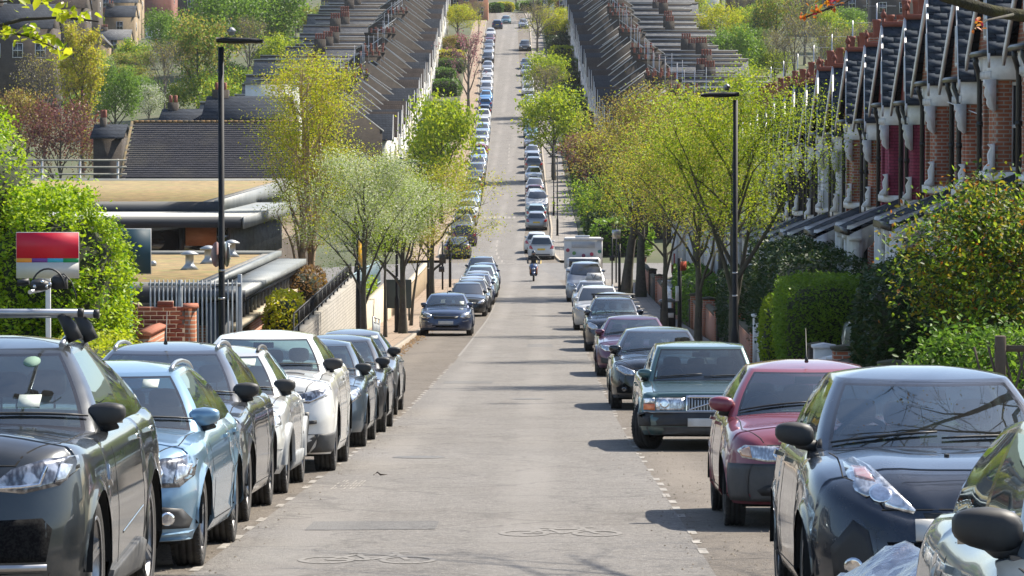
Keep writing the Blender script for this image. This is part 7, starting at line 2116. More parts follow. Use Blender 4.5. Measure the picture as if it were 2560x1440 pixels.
s = spec('estate', W=1.77, H=1.45, WB=2.76, FO=0.80, RO=0.98, rw=0.325, hl=0.79, zc=0.95, yc=0.62, wl=0.82, rfrac=0.72, spokes=5, tumble=0.27, shoulder=0.11, bulge=0.012,
         ip=[(0, .05), (.1, .02), (.16, -.012), (.22, .012), (.4, .0), (.58, -.004), (.66, .014), (.80, .022), (.92, .05), (1, .11)])
make_car(s, paint('ice_blue', (0.19, 0.32, 0.44), 0.55, 0.30), 'light metallic blue estate with bright roof rails, second car on the left', at_left(27.3, 1.77, -2.45), 2, [
    ('headlight', 'front', m_lampd, [(.44, .645), (.60, .59), (.74, .59), (.83, .67), (.84, .775), (.78, .81), (.62, .79), (.46, .72)], dict(off=.006)),
    ('lamp_reflector', 'front', m_reflector, circle(.58, .69, .05), dict(off=.011, on='headlight')),
    ('indicator', 'front', m_lamp, [(.70, .62), (.79, .665), (.815, .75), (.72, .76)], dict(off=.010, on='headlight')),
    ('grille', 'front', m_mesh_gr, [(-.33, .52), (.33, .52), (.38, .74), (-.38, .74)]),
    ] + slats(-.34, .34, .54, .73, 3, CH) + [
    ('bumper_vent', 'front', BK, [(.50, .30), (.80, .30), (.82, .36), (.76, .44), (.60, .46), (.48, .38)], dict(off=.006)),
    ('fog_light', 'front', m_reflector, circle(.66, .372, .048), dict(off=.013)),
    ('lower_grille', 'front', m_mesh_gr, rect(0, .34, .80, .14)),
    ('splitter', 'front', paint('ice_blue', (0, 0, 0)), [(-.80, .235), (.80, .235), (.84, .285), (.50, .262), (-.50, .262), (-.84, .285)], dict(off=.025)),
    ('number_plate', 'front', PL, rect(0, .48, .52, .11), dict(off=.02)),
    permit(.34, 1.285, .12, .06)], rails=m_silver_tr)

s = spec('mpv', W=1.80, H=1.55, WB=2.70, FO=0.88, RO=0.80, rw=0.325, hl=0.83, zc=1.02, yc=0.42, wl=0.95, rfrac=0.66, spokes=7, bulge=0.008, tumble=0.27, shoulder=0.13)
make_car(s, paint('steel_grey', (0.060, 0.066, 0.078), 0.55, 0.3), 'dark grey people carrier with large black door mirror, third car on the left', at_left(33.0, 1.80, -2.57), 2, [
    ('headlight', 'front', m_lamp, [(.42, .70), (.60, .64), (.74, .63), (.845, .74), (.86, .90), (.82, .95), (.74, .84), (.55, .78)], dict(off=.006)),
    ('lamp_reflector', 'front', m_reflector, circle(.70, .735, .055), dict(off=.012, on='headlight')),
    ('grille', 'front', m_mesh_gr, [(-.40, .64), (.40, .64), (.42, .74), (-.42, .74)]),
    ('grille_bar', 'front', CH, [(-.42, .70), (.42, .70)], dict(line=.03, off=.012)),
    ('bumper_vent', 'front', BK, [(.55, .32), (.82, .33), (.84, .52), (.74, .55), (.60, .44)], dict(off=.006)),
    ] + [('vent_fin', 'front', m_grey_pl, [(.60, z), (.82, z)], dict(line=.02, off=.016, both=True)) for z in (.36, .42)] + [
    ('lower_grille', 'front', m_mesh_gr, rect(0, .34, .95, .16)),
    ('number_plate', 'front', PL, rect(0, .53, .52, .11), dict(off=.02))], rails=m_silver_tr, mirror_mat=m_black, extra=aerial())

s = spec('hatch', W=1.66, H=1.47, WB=2.45, FO=0.78, RO=0.62, rw=0.30, tw=0.195, hl=0.76, zc=0.96, yc=0.38, wl=0.78, rfrac=0.66, spokes=6, cladding=m_lightgrey_pl, tumble=0.27, shoulder=0.12)
make_car(s, paint('pale_silver', (0.55, 0.545, 0.52), 0.35, 0.3), 'pale silver hatchback with light grey arch cladding, between dark people carrier and white suv', at_left(38.1, 1.66, -2.58), 2, [
    ('headlight', 'front', m_lamp, [(.44, .64), (.64, .62), (.77, .70), (.75, .79), (.60, .77), (.46, .71)], dict(off=.006)),
    ('grille', 'front', m_mesh_gr, rect(0, .64, .70, .12)),
    ('bumper', 'front', m_lightgrey_pl, [(-.74, .26), (.74, .26), (.78, .46), (-.78, .46)], dict(off=.012)),
    ('fog_light', 'front', m_reflector, circle(.62, .42, .05), dict(off=.02)),
    ('number_plate', 'front', PL, rect(0, .56, .52, .11), dict(off=.02)), permit(.30, 1.30, .2, .07)], rails=m_grey_pl, mirror_mat=m_black)

s = spec('suv', W=1.90, H=1.61, WB=2.66, FO=0.86, RO=0.86, rw=0.37, tw=0.24, hl=0.95, zc=1.12, zr=1.20, yc=0.62, wl=0.72, rt=0.45, rb=0.72, rfrac=0.70, spokes=5, Rf=0.80, nf=4.0, tumble=0.24, shoulder=0.17, bulge=0.02,
         fp=[(0, .14), (.06, .06), (.22, 0.0), (.55, 0.0), (.62, .01), (.8, .05), (.93, .09), (1, .14)], handle=None)
s['handle'] = paint('pearl_white', (0.72, 0.70, 0.65), 0.0, 0.3)
make_car(s, s['handle'], 'white suv with black mirror and dark lower bumper, fifth car on the left', at_left(43.6, 1.90, -2.40), 2, [
    ('headlight', 'front', m_lampd, [(.50, .80), (.66, .785), (.86, .87), (.90, .945), (.78, .945), (.52, .885)], dict(off=.006)),
    ('running_light', 'front', m_reflector, [(.54, .815), (.68, .81), (.84, .89)], dict(line=.014, off=.012, on='headlight')),
    ('grille', 'front', m_mesh_gr, rect(0, .835, .92, .085)),
    ('bumper_vent', 'front', BK, [(.50, .50), (.66, .50), (.67, .69), (.51, .69)], dict(off=.006)),
    ('fog_light', 'front', BK, [(.50, .53), (.74, .56), (.74, .60), (.50, .58)], dict(off=.03)),
    ('lower_grille', 'front', m_mesh_gr, rect(0, .56, .80, .17)),
    ('bumper', 'front', m_grey_pl, [(-.66, .24), (.66, .24), (.78, .44), (-.78, .44)], dict(off=.014)),
    ('bumper_corner', 'right', m_grey_pl, [(-.72, .24), (-.43, .24), (-.43, .46), (-.78, .44)], dict(off=.014, both=True)),
    ('skid_plate', 'front', m_silver_tr, rect(0, .30, .70, .07), dict(off=.02)),
    ('bonnet_vent', 'top', BK, [(.34, .02), (.56, .02), (.56, .14), (.36, .14)], dict(off=.006, both=True)),
    ('number_plate', 'front', PL, rect(0, .70, .52, .11), dict(off=.02))], mirror_mat=m_black)

s = spec('saloon', W=1.78, H=1.45, WB=2.72, FO=0.84, hl=0.74, zc=0.95, yc=0.58, handle=CH)
make_car(s, paint('slate_blue', (0.075, 0.105, 0.135), 0.55, 0.28), 'slate blue saloon with chrome door handles, parked behind the white suv', at_left(51.4, 1.78, -2.42), 2, [
    ('headlight', 'front', m_lamp, [(.46, .62), (.70, .60), (.82, .70), (.78, .77), (.55, .72)], dict(off=.006)),
    ('grille', 'front', m_mesh_gr, rect(0, .62, .75, .12)), ('grille_bar', 'front', CH, [(-.36, .66), (.36, .66)], dict(line=.02, off=.01)),
    ('lower_grille', 'front', m_mesh_gr, rect(0, .34, 1.0, .14)), ('number_plate', 'front', PL, rect(0, .48, .52, .11), dict(off=.02)), permit(.42, 1.1, .1, .14)], mirror_mat=m_black)
s = spec('hatch', W=1.74, H=1.46, WB=2.56, hl=0.73, zc=0.95, yc=0.48)
make_car(s, paint('charcoal', (0.035, 0.038, 0.042), 0.5, 0.3), 'charcoal hatchback squeezed between the slate blue saloon and the grey hatchback', at_left(57.2, 1.74, -2.40), 2, [
    ('headlight', 'front', m_lamp, [(.46, .62), (.70, .60), (.80, .70), (.76, .77), (.55, .72)], dict(off=.006)),
    ('grille', 'front', m_mesh_gr, rect(0, .62, .75, .1)), ('lower_grille', 'front', m_mesh_gr, rect(0, .34, 1.0, .14)), ('number_plate', 'front', PL, rect(0, .48, .52, .11), dict(off=.02))], mirror_mat=m_black)
s = spec('hatch', W=1.77, H=1.46, WB=2.60, FO=0.86, RO=0.80, hl=0.74, zc=0.98, yc=0.42, wl=0.98, rw=0.325, nf=2.9, bulge=0.015, tumble=0.29, shoulder=0.14,
         fp=[(0, .10), (.08, .03), (.25, 0.0), (.5, .0), (.6, .03), (.8, .07), (.92, .10), (1, .15)])
make_car(s, paint('gunmetal', (0.17, 0.172, 0.175), 0.6, 0.3), 'gunmetal grey hatchback with swept back lamps, last of the near row on the left', at_left(65.5, 1.77, -2.55), 2, [
    ('headlight', 'front', m_lamp, [(.36, .60), (.50, .60), (.74, .70), (.835, .80), (.80, .83), (.62, .77), (.40, .69)], dict(off=.006)),
    ('grille', 'front', BK, [(-.40, .56), (.40, .56), (.48, .62), (.38, .68), (-.38, .68), (-.48, .62)], dict(off=.005)),
    ('lower_grille', 'front', m_mesh_gr, [(-.70, .28), (.70, .28), (.78, .34), (.66, .43), (-.66, .43), (-.78, .34)]),
    ('fog_light', 'front', m_reflector, circle(.62, .355, .042), dict(off=.013)),
    ('bumper_lip', 'front', m_silver_tr, [(.50, .275), (.76, .30)], dict(line=.02, off=.012, both=True)),
    ('number_plate', 'front', PL, rect(0, .48, .52, .11), dict(off=.02)), permit(.40, 1.32, .12, .05)], mirror_mat=m_black)
s = spec('hatch', W=1.84, H=1.48, WB=2.64, FO=0.85, RO=0.80, hl=0.78, zc=0.97, yc=0.48, wl=0.85, rw=0.315)
make_car(s, paint('navy_blue', (0.028, 0.050, 0.115), 0.4, 0.3), 'dark blue hatchback parked alone beside the kerb ahead of the far row on the left', at_left(132, 1.84, -2.56), 2, [
    ('headlight', 'front', m_lamp, [(.48, .66), (.62, .61), (.84, .64), (.86, .74), (.74, .82), (.60, .80), (.50, .73)], dict(off=.006)),
    ('grille', 'front', BK, [(-.40, .60), (.40, .60), (.44, .69), (-.44, .69)], dict(off=.006)),
    ('lower_grille', 'front', m_mesh_gr, [(-.50, .30), (.50, .30), (.46, .38), (-.46, .38)]),
    ('fog_light', 'front', m_reflector, [(.58, .50), (.78, .52), (.78, .54), (.58, .52)], dict(off=.01)),
    ('number_plate', 'front', PL, rect(0, .47, .52, .11), dict(off=.02)), permit(.52, 1.12, .15, .12)], extra=aerial())

# --- right row, facing the camera
s = spec('hatch', W=1.70, H=1.50, WB=2.45, FO=0.78, RO=0.62, rw=0.30, hl=0.80, zc=1.03, zr=1.09, yc=0.42, door3=True, tumble=0.18, mirror=1.0, mo=0.03, shoulder=0.17)
make_car(s, paint('silver_blue', (0.15, 0.19, 0.22), 0.35, 0.42), 'silver three door hatchback at the lower corner beside the foil cover', at_right(11.6, 1.70, 1.37), 2, [
    ('headlight', 'front', m_lamp, [(.46, .62), (.70, .60), (.80, .72), (.76, .77), (.55, .72)], dict(off=.006)),
    ('number_plate', 'front', PL, rect(0, .48, .52, .11), dict(off=.02))], mirror_mat=m_black)
s = spec('hatch', W=1.72, H=1.50, WB=2.58, FO=0.85, RO=0.62, rw=0.315, hl=0.75, zc=1.00, zr=1.03, yc=0.36, wl=0.95, shoulder=0.135, tumble=0.19, crown=0.05, zs=[(-0.85, 0.66), (-0.76, 0.735), (-0.55, 0.83), (-0.25, 0.90), (0.36, 0.975), (1.4, 1.0), (2.6, 1.01), (3.1, 0.99), (3.2, 0.93)], nf=2.7, Rf=0.95, bulge=0.02, bow=0.26, bonnet_w=0.74, rt=0.20, mo=0.09,
         fp=[(0, .08), (.08, .02), (.22, 0.0), (.45, 0.0), (.62, .01), (.8, .04), (.92, .07), (1, .12)])
clio = make_car(s, paint('midnight', (0.016, 0.024, 0.038), 0.45, 0.25), 'midnight blue hatchback with tall almond headlamps, nearest whole car on the right', at_right(22.1, 1.72, 1.48), 2, [
    ('headlight', 'front', m_lamp, [(.265, .695), (.47, .745), (.58, .815), (.615, .90), (.61, .965), (.545, .985), (.47, .945), (.36, .83), (.25, .715)], dict(off=.007)),
    ('indicator', 'front', M('pink_lens', (0.62, 0.30, 0.27), (0.7, 0.5, 0.45), scale=20, rough=0.15, metal=0.5, coat=1.0), [(.46, .865), (.57, .89), (.575, .94), (.50, .935)], dict(off=.012, on='headlight')),
    ('lamp_reflector', 'front', m_reflector, circle(.44, .80, .05, sx=1.3), dict(off=.012, on='headlight')),
    ('grille', 'front', BK, [(-.18, .655), (.18, .655), (.21, .70), (-.21, .70)], dict(off=.005)),
    ('lower_grille', 'front', m_mesh_gr, [(-.34, .36), (.34, .36), (.42, .54), (-.42, .54)], dict(off=.006)),
    ('bumper_vent', 'front', BK, [(.46, .30), (.70, .32), (.72, .50), (.60, .66), (.52, .60)], dict(off=.005)),
    ('fog_light', 'front', m_reflector, circle(.595, .40, .05), dict(off=.014)),
    ('washer_jet', 'top', BK, circle(0.0, 0.02, .016, 8), dict(off=.012)),
    ('number_plate', 'front', PL, rect(0, .60, .52, .11), dict(off=.018))], mirror_mat=m_black)
s = spec('hatch', W=1.62, H=1.40, WB=2.45, FO=0.74, RO=0.62, rw=0.285, tw=0.175, hl=0.74, zc=0.92, zr=0.96, yc=0.40, wl=0.72, tumble=0.225, spokes=8, cap=True, rim=m_grey_pl, rfrac=0.64, shoulder=0.08, bow=0.16, mirror=0.95, mo=0.08)
make_car(s, paint('faded_red', (0.20, 0.024, 0.042), 0.25, 0.42), 'faded maroon hatchback with grey plastic bumper, second car on the right', at_right(32.4, 1.62, 1.50), 2, [
    ('headlight', 'front', m_lamp, [(.26, .575), (.46, .565), (.66, .60), (.70, .66), (.64, .705), (.45, .695), (.27, .70)], dict(off=.007)),
    ('indicator', 'front', M('amber_clear', (0.72, 0.42, 0.26), (0.62, 0.34, 0.2), scale=20, rough=0.15, metal=0.5, coat=1.0), [(.58, .60), (.665, .615), (.68, .66), (.60, .69)], dict(off=.011, on='headlight')),
    ('lamp_reflector', 'front', m_reflector, circle(.36, .635, .05), dict(off=.011, on='headlight')),
    ('bumper', 'front', m_grey_pl, [(-.70, .24), (.70, .24), (.72, .40), (.72, .55), (-.72, .55), (-.72, .40)], dict(off=.012, rings=5)),
    ('bumper_corner', 'right', m_grey_pl, [(-.60, .24), (-.34, .24), (-.36, .55), (-.62, .55)], dict(off=.012, both=True)),
    ('grille', 'front', BK, [(-.22, .60), (.22, .60), (.26, .67), (-.26, .67)], dict(off=.006)),
    ('lower_grille', 'front', BK, [(-.50, .29), (.50, .29), (.54, .33), (.46, .375), (-.46, .375), (-.54, .33)], dict(off=.018)),
    ('tow_cover', 'front', m_grey_pl, circle(.53, .47, .03), dict(off=.017)),
    ('washer_jet', 'top', BK, circle(0.02, 0.06, .013, 8), dict(off=.01)),
    ('number_plate', 'front', PL, rect(0, .46, .52, .11), dict(off=.026))], extra=aerial())
s = spec('estate', W=1.75, H=1.42, WB=2.77, FO=0.85, RO=1.15, rw=0.315, tw=0.20, hl=0.735, zc=0.88, zr=0.92, yc=0.78, wl=0.58, rt=0.95, rb=1.10, tumble=0.15, crown=0.02, rcrown=0.035, Rf=0.30, nf=4.5, Rr=0.3, bow=0.09, shoulder=0.13, cbulge=0.01,
         zs=[(-0.85, 0.69), (-0.80, 0.725), (-0.5, 0.755), (0.0, 0.81), (0.78, 0.875), (1.5, 0.89), (2.9, 0.92), (3.8, 0.92), (3.92, 0.86)],
         ip=[(0, .05), (.1, .02), (.3, .0), (.45, .0), (.48, -.012), (.54, -.012), (.57, .0), (.8, .01), (.95, .025), (1, .05)],
         fp=[(0, .06), (.1, .0), (.50, 0.0), (.54, .05), (.58, .065), (.95, .075), (1, .10)], spokes=10, cap=True, rim=m_grey_pl, mirror=0.9)
vg = paint('bottle_green', (0.040, 0.095, 0.095), 0.45, 0.3)
make_car(s, vg, 'bottle green boxy estate with its front wheels turned, third car on the right', at_right(50.6, 1.75, 1.24), 2, [
    ('headlight', 'front', m_lamp, [(.30, .53), (.68, .53), (.68, .69), (.30, .69)], dict(off=.012)),
    ('lamp_reflector', 'front', m_reflector, circle(.56, .62, .06), dict(off=.018, on='headlight')),
    ('indicator', 'front', m_amber, [(.69, .53), (.83, .54), (.83, .62), (.69, .62)], dict(off=.012)),
    ('side_light', 'front', m_lamp, [(.69, .625), (.83, .625), (.83, .69), (.69, .69)], dict(off=.012, both=True)),
    ('grille', 'front', BK, rect(0, .615, .52, .17), dict(off=.014)),
    ('grille_frame', 'front', CH, [(-.27, .525), (.27, .525), (.27, .705), (-.27, .705), (-.27, .525)], dict(line=.02, off=.024)),
    ] + [('grille_bar', 'front', m_silver_tr, [(-.24+.04*i, .535), (-.24+.04*i, .695)], dict(line=.012, off=.02)) for i in range(13)] + [
    ('grille_badge', 'front', CH, [(-.24, .54), (.24, .69)], dict(line=.02, off=.026)),
    ('bumper', 'front', BK, [(-.80, .33), (.80, .33), (.80, .50), (-.80, .50)], dict(off=.03)),
    ('bumper_corner', 'right', BK, [(-.80, .33), (-.38, .33), (-.38, .50), (-.80, .50)], dict(off=.03, both=True)),
    ('bumper_strip', 'front', m_silver_tr, [(-.82, .505), (.82, .505)], dict(line=.012, off=.034)),
    ('valance', 'front', m_grey_pl, [(-.76, .215), (.76, .215), (.80, .32), (-.80, .32)], dict(off=.012)),
    ('number_plate', 'front', PL, rect(0, .375, .52, .11), dict(off=.045))], steer=-0.5)
s = spec('hatch', W=1.82, H=1.47, WB=2.65, FO=0.88, RO=0.82, hl=0.78, zc=0.97, yc=0.50, wl=0.92, rw=0.325, bulge=0.012)
make_car(s, paint('gloss_black', (0.012, 0.014, 0.017), 0.4, 0.25), 'black hatchback with wide lower vents, between the green estate and the purple saloon', at_right(68.8, 1.82, 1.15), 2, [
    ('headlight', 'front', m_lamp, [(.44, .62), (.64, .62), (.80, .72), (.82, .80), (.70, .79), (.48, .70)], dict(off=.006)),
    ('grille', 'front', m_mesh_gr, [(-.38, .46), (.38, .46), (.44, .62), (-.44, .62)]),
    ('bumper_vent', 'front', m_mesh_gr, [(.52, .30), (.78, .30), (.80, .40), (.66, .48), (.54, .40)], dict(off=.006)),
    ('fog_light', 'front', m_lampd, circle(.66, .37, .04), dict(off=.013)),
    ('number_plate', 'front', PL, rect(0, .42, .52, .11), dict(off=.018))])
s = spec('saloon', W=1.85, H=1.42, WB=2.83, hl=0.72, zc=0.93, yc=0.66, rw=0.335, handle=CH)
make_car(s, paint('plum', (0.095, 0.014, 0.045), 0.45, 0.28), 'plum purple saloon with pale sunlit roof, fifth car on the right', at_right(90, 1.85, 1.17), 2, [
    ('headlight', 'front', m_lamp, [(.46, .60), (.70, .60), (.84, .68), (.82, .75), (.62, .73), (.47, .67)], dict(off=.006)),
    ('grille', 'front', m_mesh_gr, rect(0, .60, .58, .18)), ('lower_grille', 'front', m_mesh_gr, rect(0, .34, 1.1, .13)),
    ('bumper_vent', 'front', BK, [(.56, .30), (.80, .32), (.82, .46), (.62, .42)]),
    ('number_plate', 'front', PL, rect(0, .46, .52, .11), dict(off=.018))])
s = spec('suv', W=1.80, H=1.62, WB=2.62, hl=0.86, zc=1.05, yc=0.45, wl=0.90)
def bar2(root, s, h, c, pj, pc):
    for yy in (c['ytop'] + 0.3, c['ytop'] + 1.0):
        mb = MB(); z = c['zed'](yy) + 0.11
        mb.tube([(-0.66, yy, z), (0.66, yy, z)], 0.022, 6)
        for sg in (-1, 1): mb.tube([(sg*0.6, yy, z-0.1), (sg*0.58, yy, z)], 0.03, 6)
        mb.build('roof_bar', m_black, root)
make_car(s, paint('ink_blue', (0.020, 0.028, 0.045), 0.45, 0.26), 'ink blue crossover with roof bars and branch reflections, sixth car on the right', at_right(114, 1.80, 1.14), 2, [
    ('headlight', 'front', m_lamp, [(.48, .68), (.66, .64), (.82, .74), (.84, .88), (.70, .86), (.54, .78)], dict(off=.006)),
    ('grille', 'front', m_mesh_gr, rect(0, .72, .80, .12)), ('lower_grille', 'front', m_mesh_gr, rect(0, .38, 1.1, .18)),
    ('number_plate', 'front', PL, rect(0, .55, .52, .11), dict(off=.018))], rails=m_silver_tr, extra=bar2)

# --- cars further off: one of each kind is built, then copied with its parts
FARPROTO = {}
def far_feats(kind, s):
    hl = s['hl']; k = s['W']/2
    f = [('headlight', 'front', m_lamp, [(k*.50, hl-.14), (k*.78, hl-.15), (k*.93, hl-.03), (k*.86, hl+.02), (k*.60, hl-.02)], dict(off=.008)),
         ('grille', 'front', m_black, rect(0, hl-.12, k*.9, .11)),
         ('lower_grille', 'front', m_black, rect(0, .34, k*1.2, .15)),
         ('number_plate', 'front', m_plate, rect(0, .49, .52, .11), dict(off=.02)),
         ('tail_light', 'rear', m_tail, [(k*.62, hl-.02), (k*.90, hl-.02), (k*.92, hl+.20), (k*.76, hl+.20)], dict(off=.01)),
         ('rear_plate', 'rear', m_yplate, rect(0, hl-.05, .52, .12), dict(off=.02)),
         ('rear_bumper', 'rear', m_grey_pl, rect(0, .36, k*1.5, .1), dict(off=.012))]
    return f
def far_car(kind, pname, col, metal, label, loc, away, group):
    pm = paint(pname, col, metal, 0.3)
    if kind not in FARPROTO:
        s = spec(kind); 
        r, h, c = make_car(s, pm, label, loc, 1, far_feats(kind, s), rot=PI if away else 0.0, group=group, seats=False, rails=m_silver_tr if kind in ('estate', 'suv') else None)
        FARPROTO[kind] = (r, s, [pm])
        return r
    r0, s, base = FARPROTO[kind]
    def mf(o):
        for i, sl in enumerate(o.material_slots):
            if o.data.materials[i] == base[0]:
                sl.link = 'OBJECT'; sl.material = pm
    r = copy_tree(r0, None, mf)
    r.location = loc; r['label'] = label; r['group'] = group
    r.rotation_euler = (math.atan(slope(loc[1])) * (-1 if away else 1), 0, PI if away else 0.0)
    return r
def y_of(py, lo=235.0, hi=748.0):
    f = lambda Y: 330 - (float(_prof(Y))) * FPX / Y
    for _ in range(60):
        m = (lo+hi)/2
        if f(m) > py: lo = m
        else: hi = m
    return (lo+hi)/2
ORD = 'first second third fourth fifth sixth seventh eighth ninth tenth eleventh twelfth thirteenth fourteenth fifteenth sixteenth seventeenth eighteenth nineteenth twentieth twenty-first twenty-second twenty-third twenty-fourth twenty-fifth twenty-sixth twenty-seventh twenty-eighth twenty-ninth thirtieth thirty-first thirty-second thirty-third thirty-fourth thirty-fifth thirty-sixth'.split()
PC = {'black': (0.012, 0.013, 0.016), 'dark grey': (0.045, 0.048, 0.053), 'grey': (0.15, 0.155, 0.16), 'silver': (0.32, 0.33, 0.345), 'white': (0.54, 0.54, 0.53),
      'pale blue': (0.30, 0.42, 0.52), 'blue': (0.04, 0.16, 0.38), 'navy': (0.02, 0.035, 0.085), 'red': (0.30, 0.02, 0.02), 'dark red': (0.12, 0.012, 0.016), 'purple': (0.05, 0.018, 0.07),
      'mint': (0.36, 0.48, 0.48), 'teal': (0.03, 0.14, 0.16), 'sky blue': (0.12, 0.33, 0.60)}
KW = {'hatch': 'hatchback', 'saloon': 'saloon', 'estate': 'estate car', 'suv': 'suv', 'mpv': 'people carrier', 'van': 'van'}
def pcar(kind, cname, label, loc, away, group):
    return far_car(kind, cname.replace(' ', '_'), PC[cname], 0.0 if cname in ('white', 'red') else 0.4, label, loc, away, group)
# nose-in row on the left before the crossing
midl = [('hatch', 'black', 163.5), ('estate', 'dark grey', 170), ('estate', 'silver', 176), ('hatch', 'navy', 182), ('hatch', 'silver', 188), ('mpv', 'mint', 194), ('hatch', 'pale blue', 199.5), ('hatch', 'navy', 205.5), ('suv', 'dark grey', 211.5)]
for i, (k, cn, Y) in enumerate(midl):
    W = BASE[k]['W']
    pcar(k, cn, '%s %s, %s car behind the lone dark blue hatchback on the left' % (cn, KW[k], ORD[i]), (-2.52 - W/2 + (0.05 if i % 2 else -0.03) + min(0, cxx(Y)+0.66), Y, road_z(Y)), False, 'cars parked on the left before the crossing')
midr = [('mpv', 'silver', 123.5, 1.30), ('suv', 'white', 140.5, 0.99), ('hatch', 'silver', 168, 1.15), ('van', 'silver', 187, 0.98)]
for i, (k, cn, Y, e) in enumerate(midr):
    W = BASE[k]['W']
    pcar(k, cn, '%s %s, %s car beyond the ink blue crossover on the right' % (cn, KW[k], ORD[i]), (e + W/2, Y, road_z(Y)), False, 'cars parked on the right before the crossing')
farl = [(648, 'saloon', 'black', 1, -5.95), (617, 'mpv', 'purple', 1, -5.85), (588, 'hatch', 'grey', 0), (566, 'estate', 'silver', 1), (547, 'hatch', 'white', 0), (524, 'hatch', 'pale blue', 0), (505, 'hatch', 'navy', 0), (484, 'hatch', 'black', 1), (466, 'saloon', 'dark grey', 1), (449, 'estate', 'black', 0),
        (430, 'hatch', 'silver', 0), (412, 'mpv', 'pale blue', 0), (395, 'hatch', 'red', 1), (378, 'hatch', 'white', 0), (360, 'saloon', 'silver', 0), (343, 'hatch', 'pale blue', 0), (327, 'hatch', 'white', 0), (310, 'suv', 'white', 0), (292, 'hatch', 'navy', 1), (274, 'hatch', 'blue', 1), (257, 'hatch', 'sky blue', 0),
        (238, 'mpv', 'silver', 0), (219, 'saloon', 'white', 0), (200, 'hatch', 'white', 0), (181, 'hatch', 'silver', 0), (160, 'suv', 'dark grey', 0), (141, 'hatch', 'silver', 0), (125, 'hatch', 'grey', 0), (109, 'hatch', 'dark red', 0), (94, 'hatch', 'white', 0), (74, 'suv', 'navy', 1), (61, 'estate', 'teal', 0)]
for i, t in enumerate(farl):
    py, k, cn, aw = t[:4]
    Y = y_of(py); W = BASE[k]['W']
    x = (t[4] if len(t) > 4 else float(cxx(Y)) - LANE - 0.08 - W/2)
    if py < 80: x = (1243 + 22*(py < 70) - 1366)*Y/FPX
    yy = Y + (BASE[k]['WB'] + BASE[k]['RO'] if aw else BASE[k]['FO'])
    pcar(k, cn, '%s %s, %s parked car up the left kerb beyond the crossing' % (cn, KW[k], ORD[i]), (x, yy, road_z(yy)), bool(aw), 'cars parked up the left side of the far hill')
farr = [(650, 'mpv', 'white', 1), (634, 'hatch', 'white', 1), (577, 'hatch', 'silver', 1), (556, 'hatch', 'mint', 1), (537, 'van', 'white', 0), (515, 'estate', 'white', 1), (503, 'hatch', 'dark red', 1), (492, 'mpv', 'silver', 0), (457, 'hatch', 'white', 0), (434, 'suv', 'grey', 1), (419, 'mpv', 'silver', 1), (400, 'hatch', 'silver', 0), (372, 'hatch', 'grey', 0),
        (345, 'hatch', 'teal', 0), (318, 'saloon', 'dark grey', 0), (268, 'hatch', 'silver', 0), (240, 'hatch', 'white', 0), (222, 'mpv', 'white', 0), (192, 'hatch', 'silver', 0), (174, 'hatch', 'navy', 0), (129, 'suv', 'dark grey', 0), (72, 'mpv', 'silver', 0)]
for i, (py, k, cn, aw) in enumerate(farr):
    Y = y_of(py); W = BASE[k]['W']
    x = float(cxx(Y)) + LANE + 0.08 + W/2
    yy = Y + (BASE[k]['WB'] + BASE[k]['RO'] if aw else BASE[k]['FO'])
    pcar(k, cn, '%s %s, %s parked vehicle up the right kerb beyond the crossing' % (cn, KW[k], ORD[i]), (x, yy, road_z(yy)), bool(aw), 'cars parked up the right side of the far hill')
# ------------------------------------------------------------------ other things on and beside the road
# cycle carrier on the graphite suv's roof bars
cy0 = 24.15; cz = road_z(22)+1.965
r = thing('cycle_carrier', 'black cycle carrier with wheel clamps on the roof of the graphite suv', 'cycle carrier', (-3.06, cy0-1.05, cz - .05))
r.scale = (.46, .55, .46)
m = MB(); m.tube([(-.12, -.4, 0), (-.12, 1.1, -.02)], .03, 8); m.build('tray', m_silver_tr, r)
m = MB(); m.ball((-.04, .0, .08), 1.0, 12, 8, (.15, .16, .085)); m.build('clamp_body', m_black, r)
m = MB()
for i in range(5): m.ball((-.10+.05*i, -.13+.02*(i % 2), .06+.03*((i*7) % 3)), .028, 8, 5)
m.build('buckle', M('chrome', (.72, .72, .73)), r)
m = MB()
pts = [(-.16 + .24*(1-math.cos(PI*i/12))/1.0*.9 - .0, .0, .05 + .24*math.sin(PI*i/12)) for i in range(13)]
m.tube(pts, .013, 6); m.build('clamp_hoop', m_black, r)
m = MB(); m.bbox(.10, .30, .0, .16, .02, .20, .03); m.build('strap_block', m_black, r)
m = MB(); m.tube([(.16, .05, .2), (.26, .03, .22), (.36, .02, .12), (.42, .02, -.05), (.43, .02, -.12)], .010, 5); m.build('strap', m_black, r)
m = MB(); m.tube([(-.35, .02, .10), (-.2, .02, .12)], .045, 6); m.build('clamp_arm', m_black, r)

# foil cover over a motorcycle between the silver car and the midnight blue car
r = thing('motorcycle_cover', 'crumpled silver foil cover between the silver car and the midnight blue car', 'cover', (1.72, 17.7, road_z(17.7)-.13))
g = np.random.default_rng(31)
n, k = 34, 26
def covz(u, v):
    a = PI*(u - .5)
    ridge = .80 - .10*v + .05*math.sin(v*7)
    return ridge
V = []
for i in range(n):
    v = i/(n-1); y = -1.0 + 2.0*v
    for j in range(k):
        u = j/(k-1); a = -1 + 2*u
        hgt = (.82 - .30*abs(a)**1.8 - (.12 if a < 0 else 0)*abs(a)) * (1 - .25*abs(2*v-1)**3)
        x = .62*a
        cr = .8*g.normal()*.008 + .038*math.sin(9*u+17*v+3*math.sin(7*v)) + .018*math.sin(23*u-11*v) + g.normal()*.007
        V.append((x + cr*.6, y + cr*.8, hgt + cr))
F = [(i*k+j, i*k+j+1, (i+1)*k+j+1, (i+1)*k+j) for i in range(n-1) for j in range(k-1)]
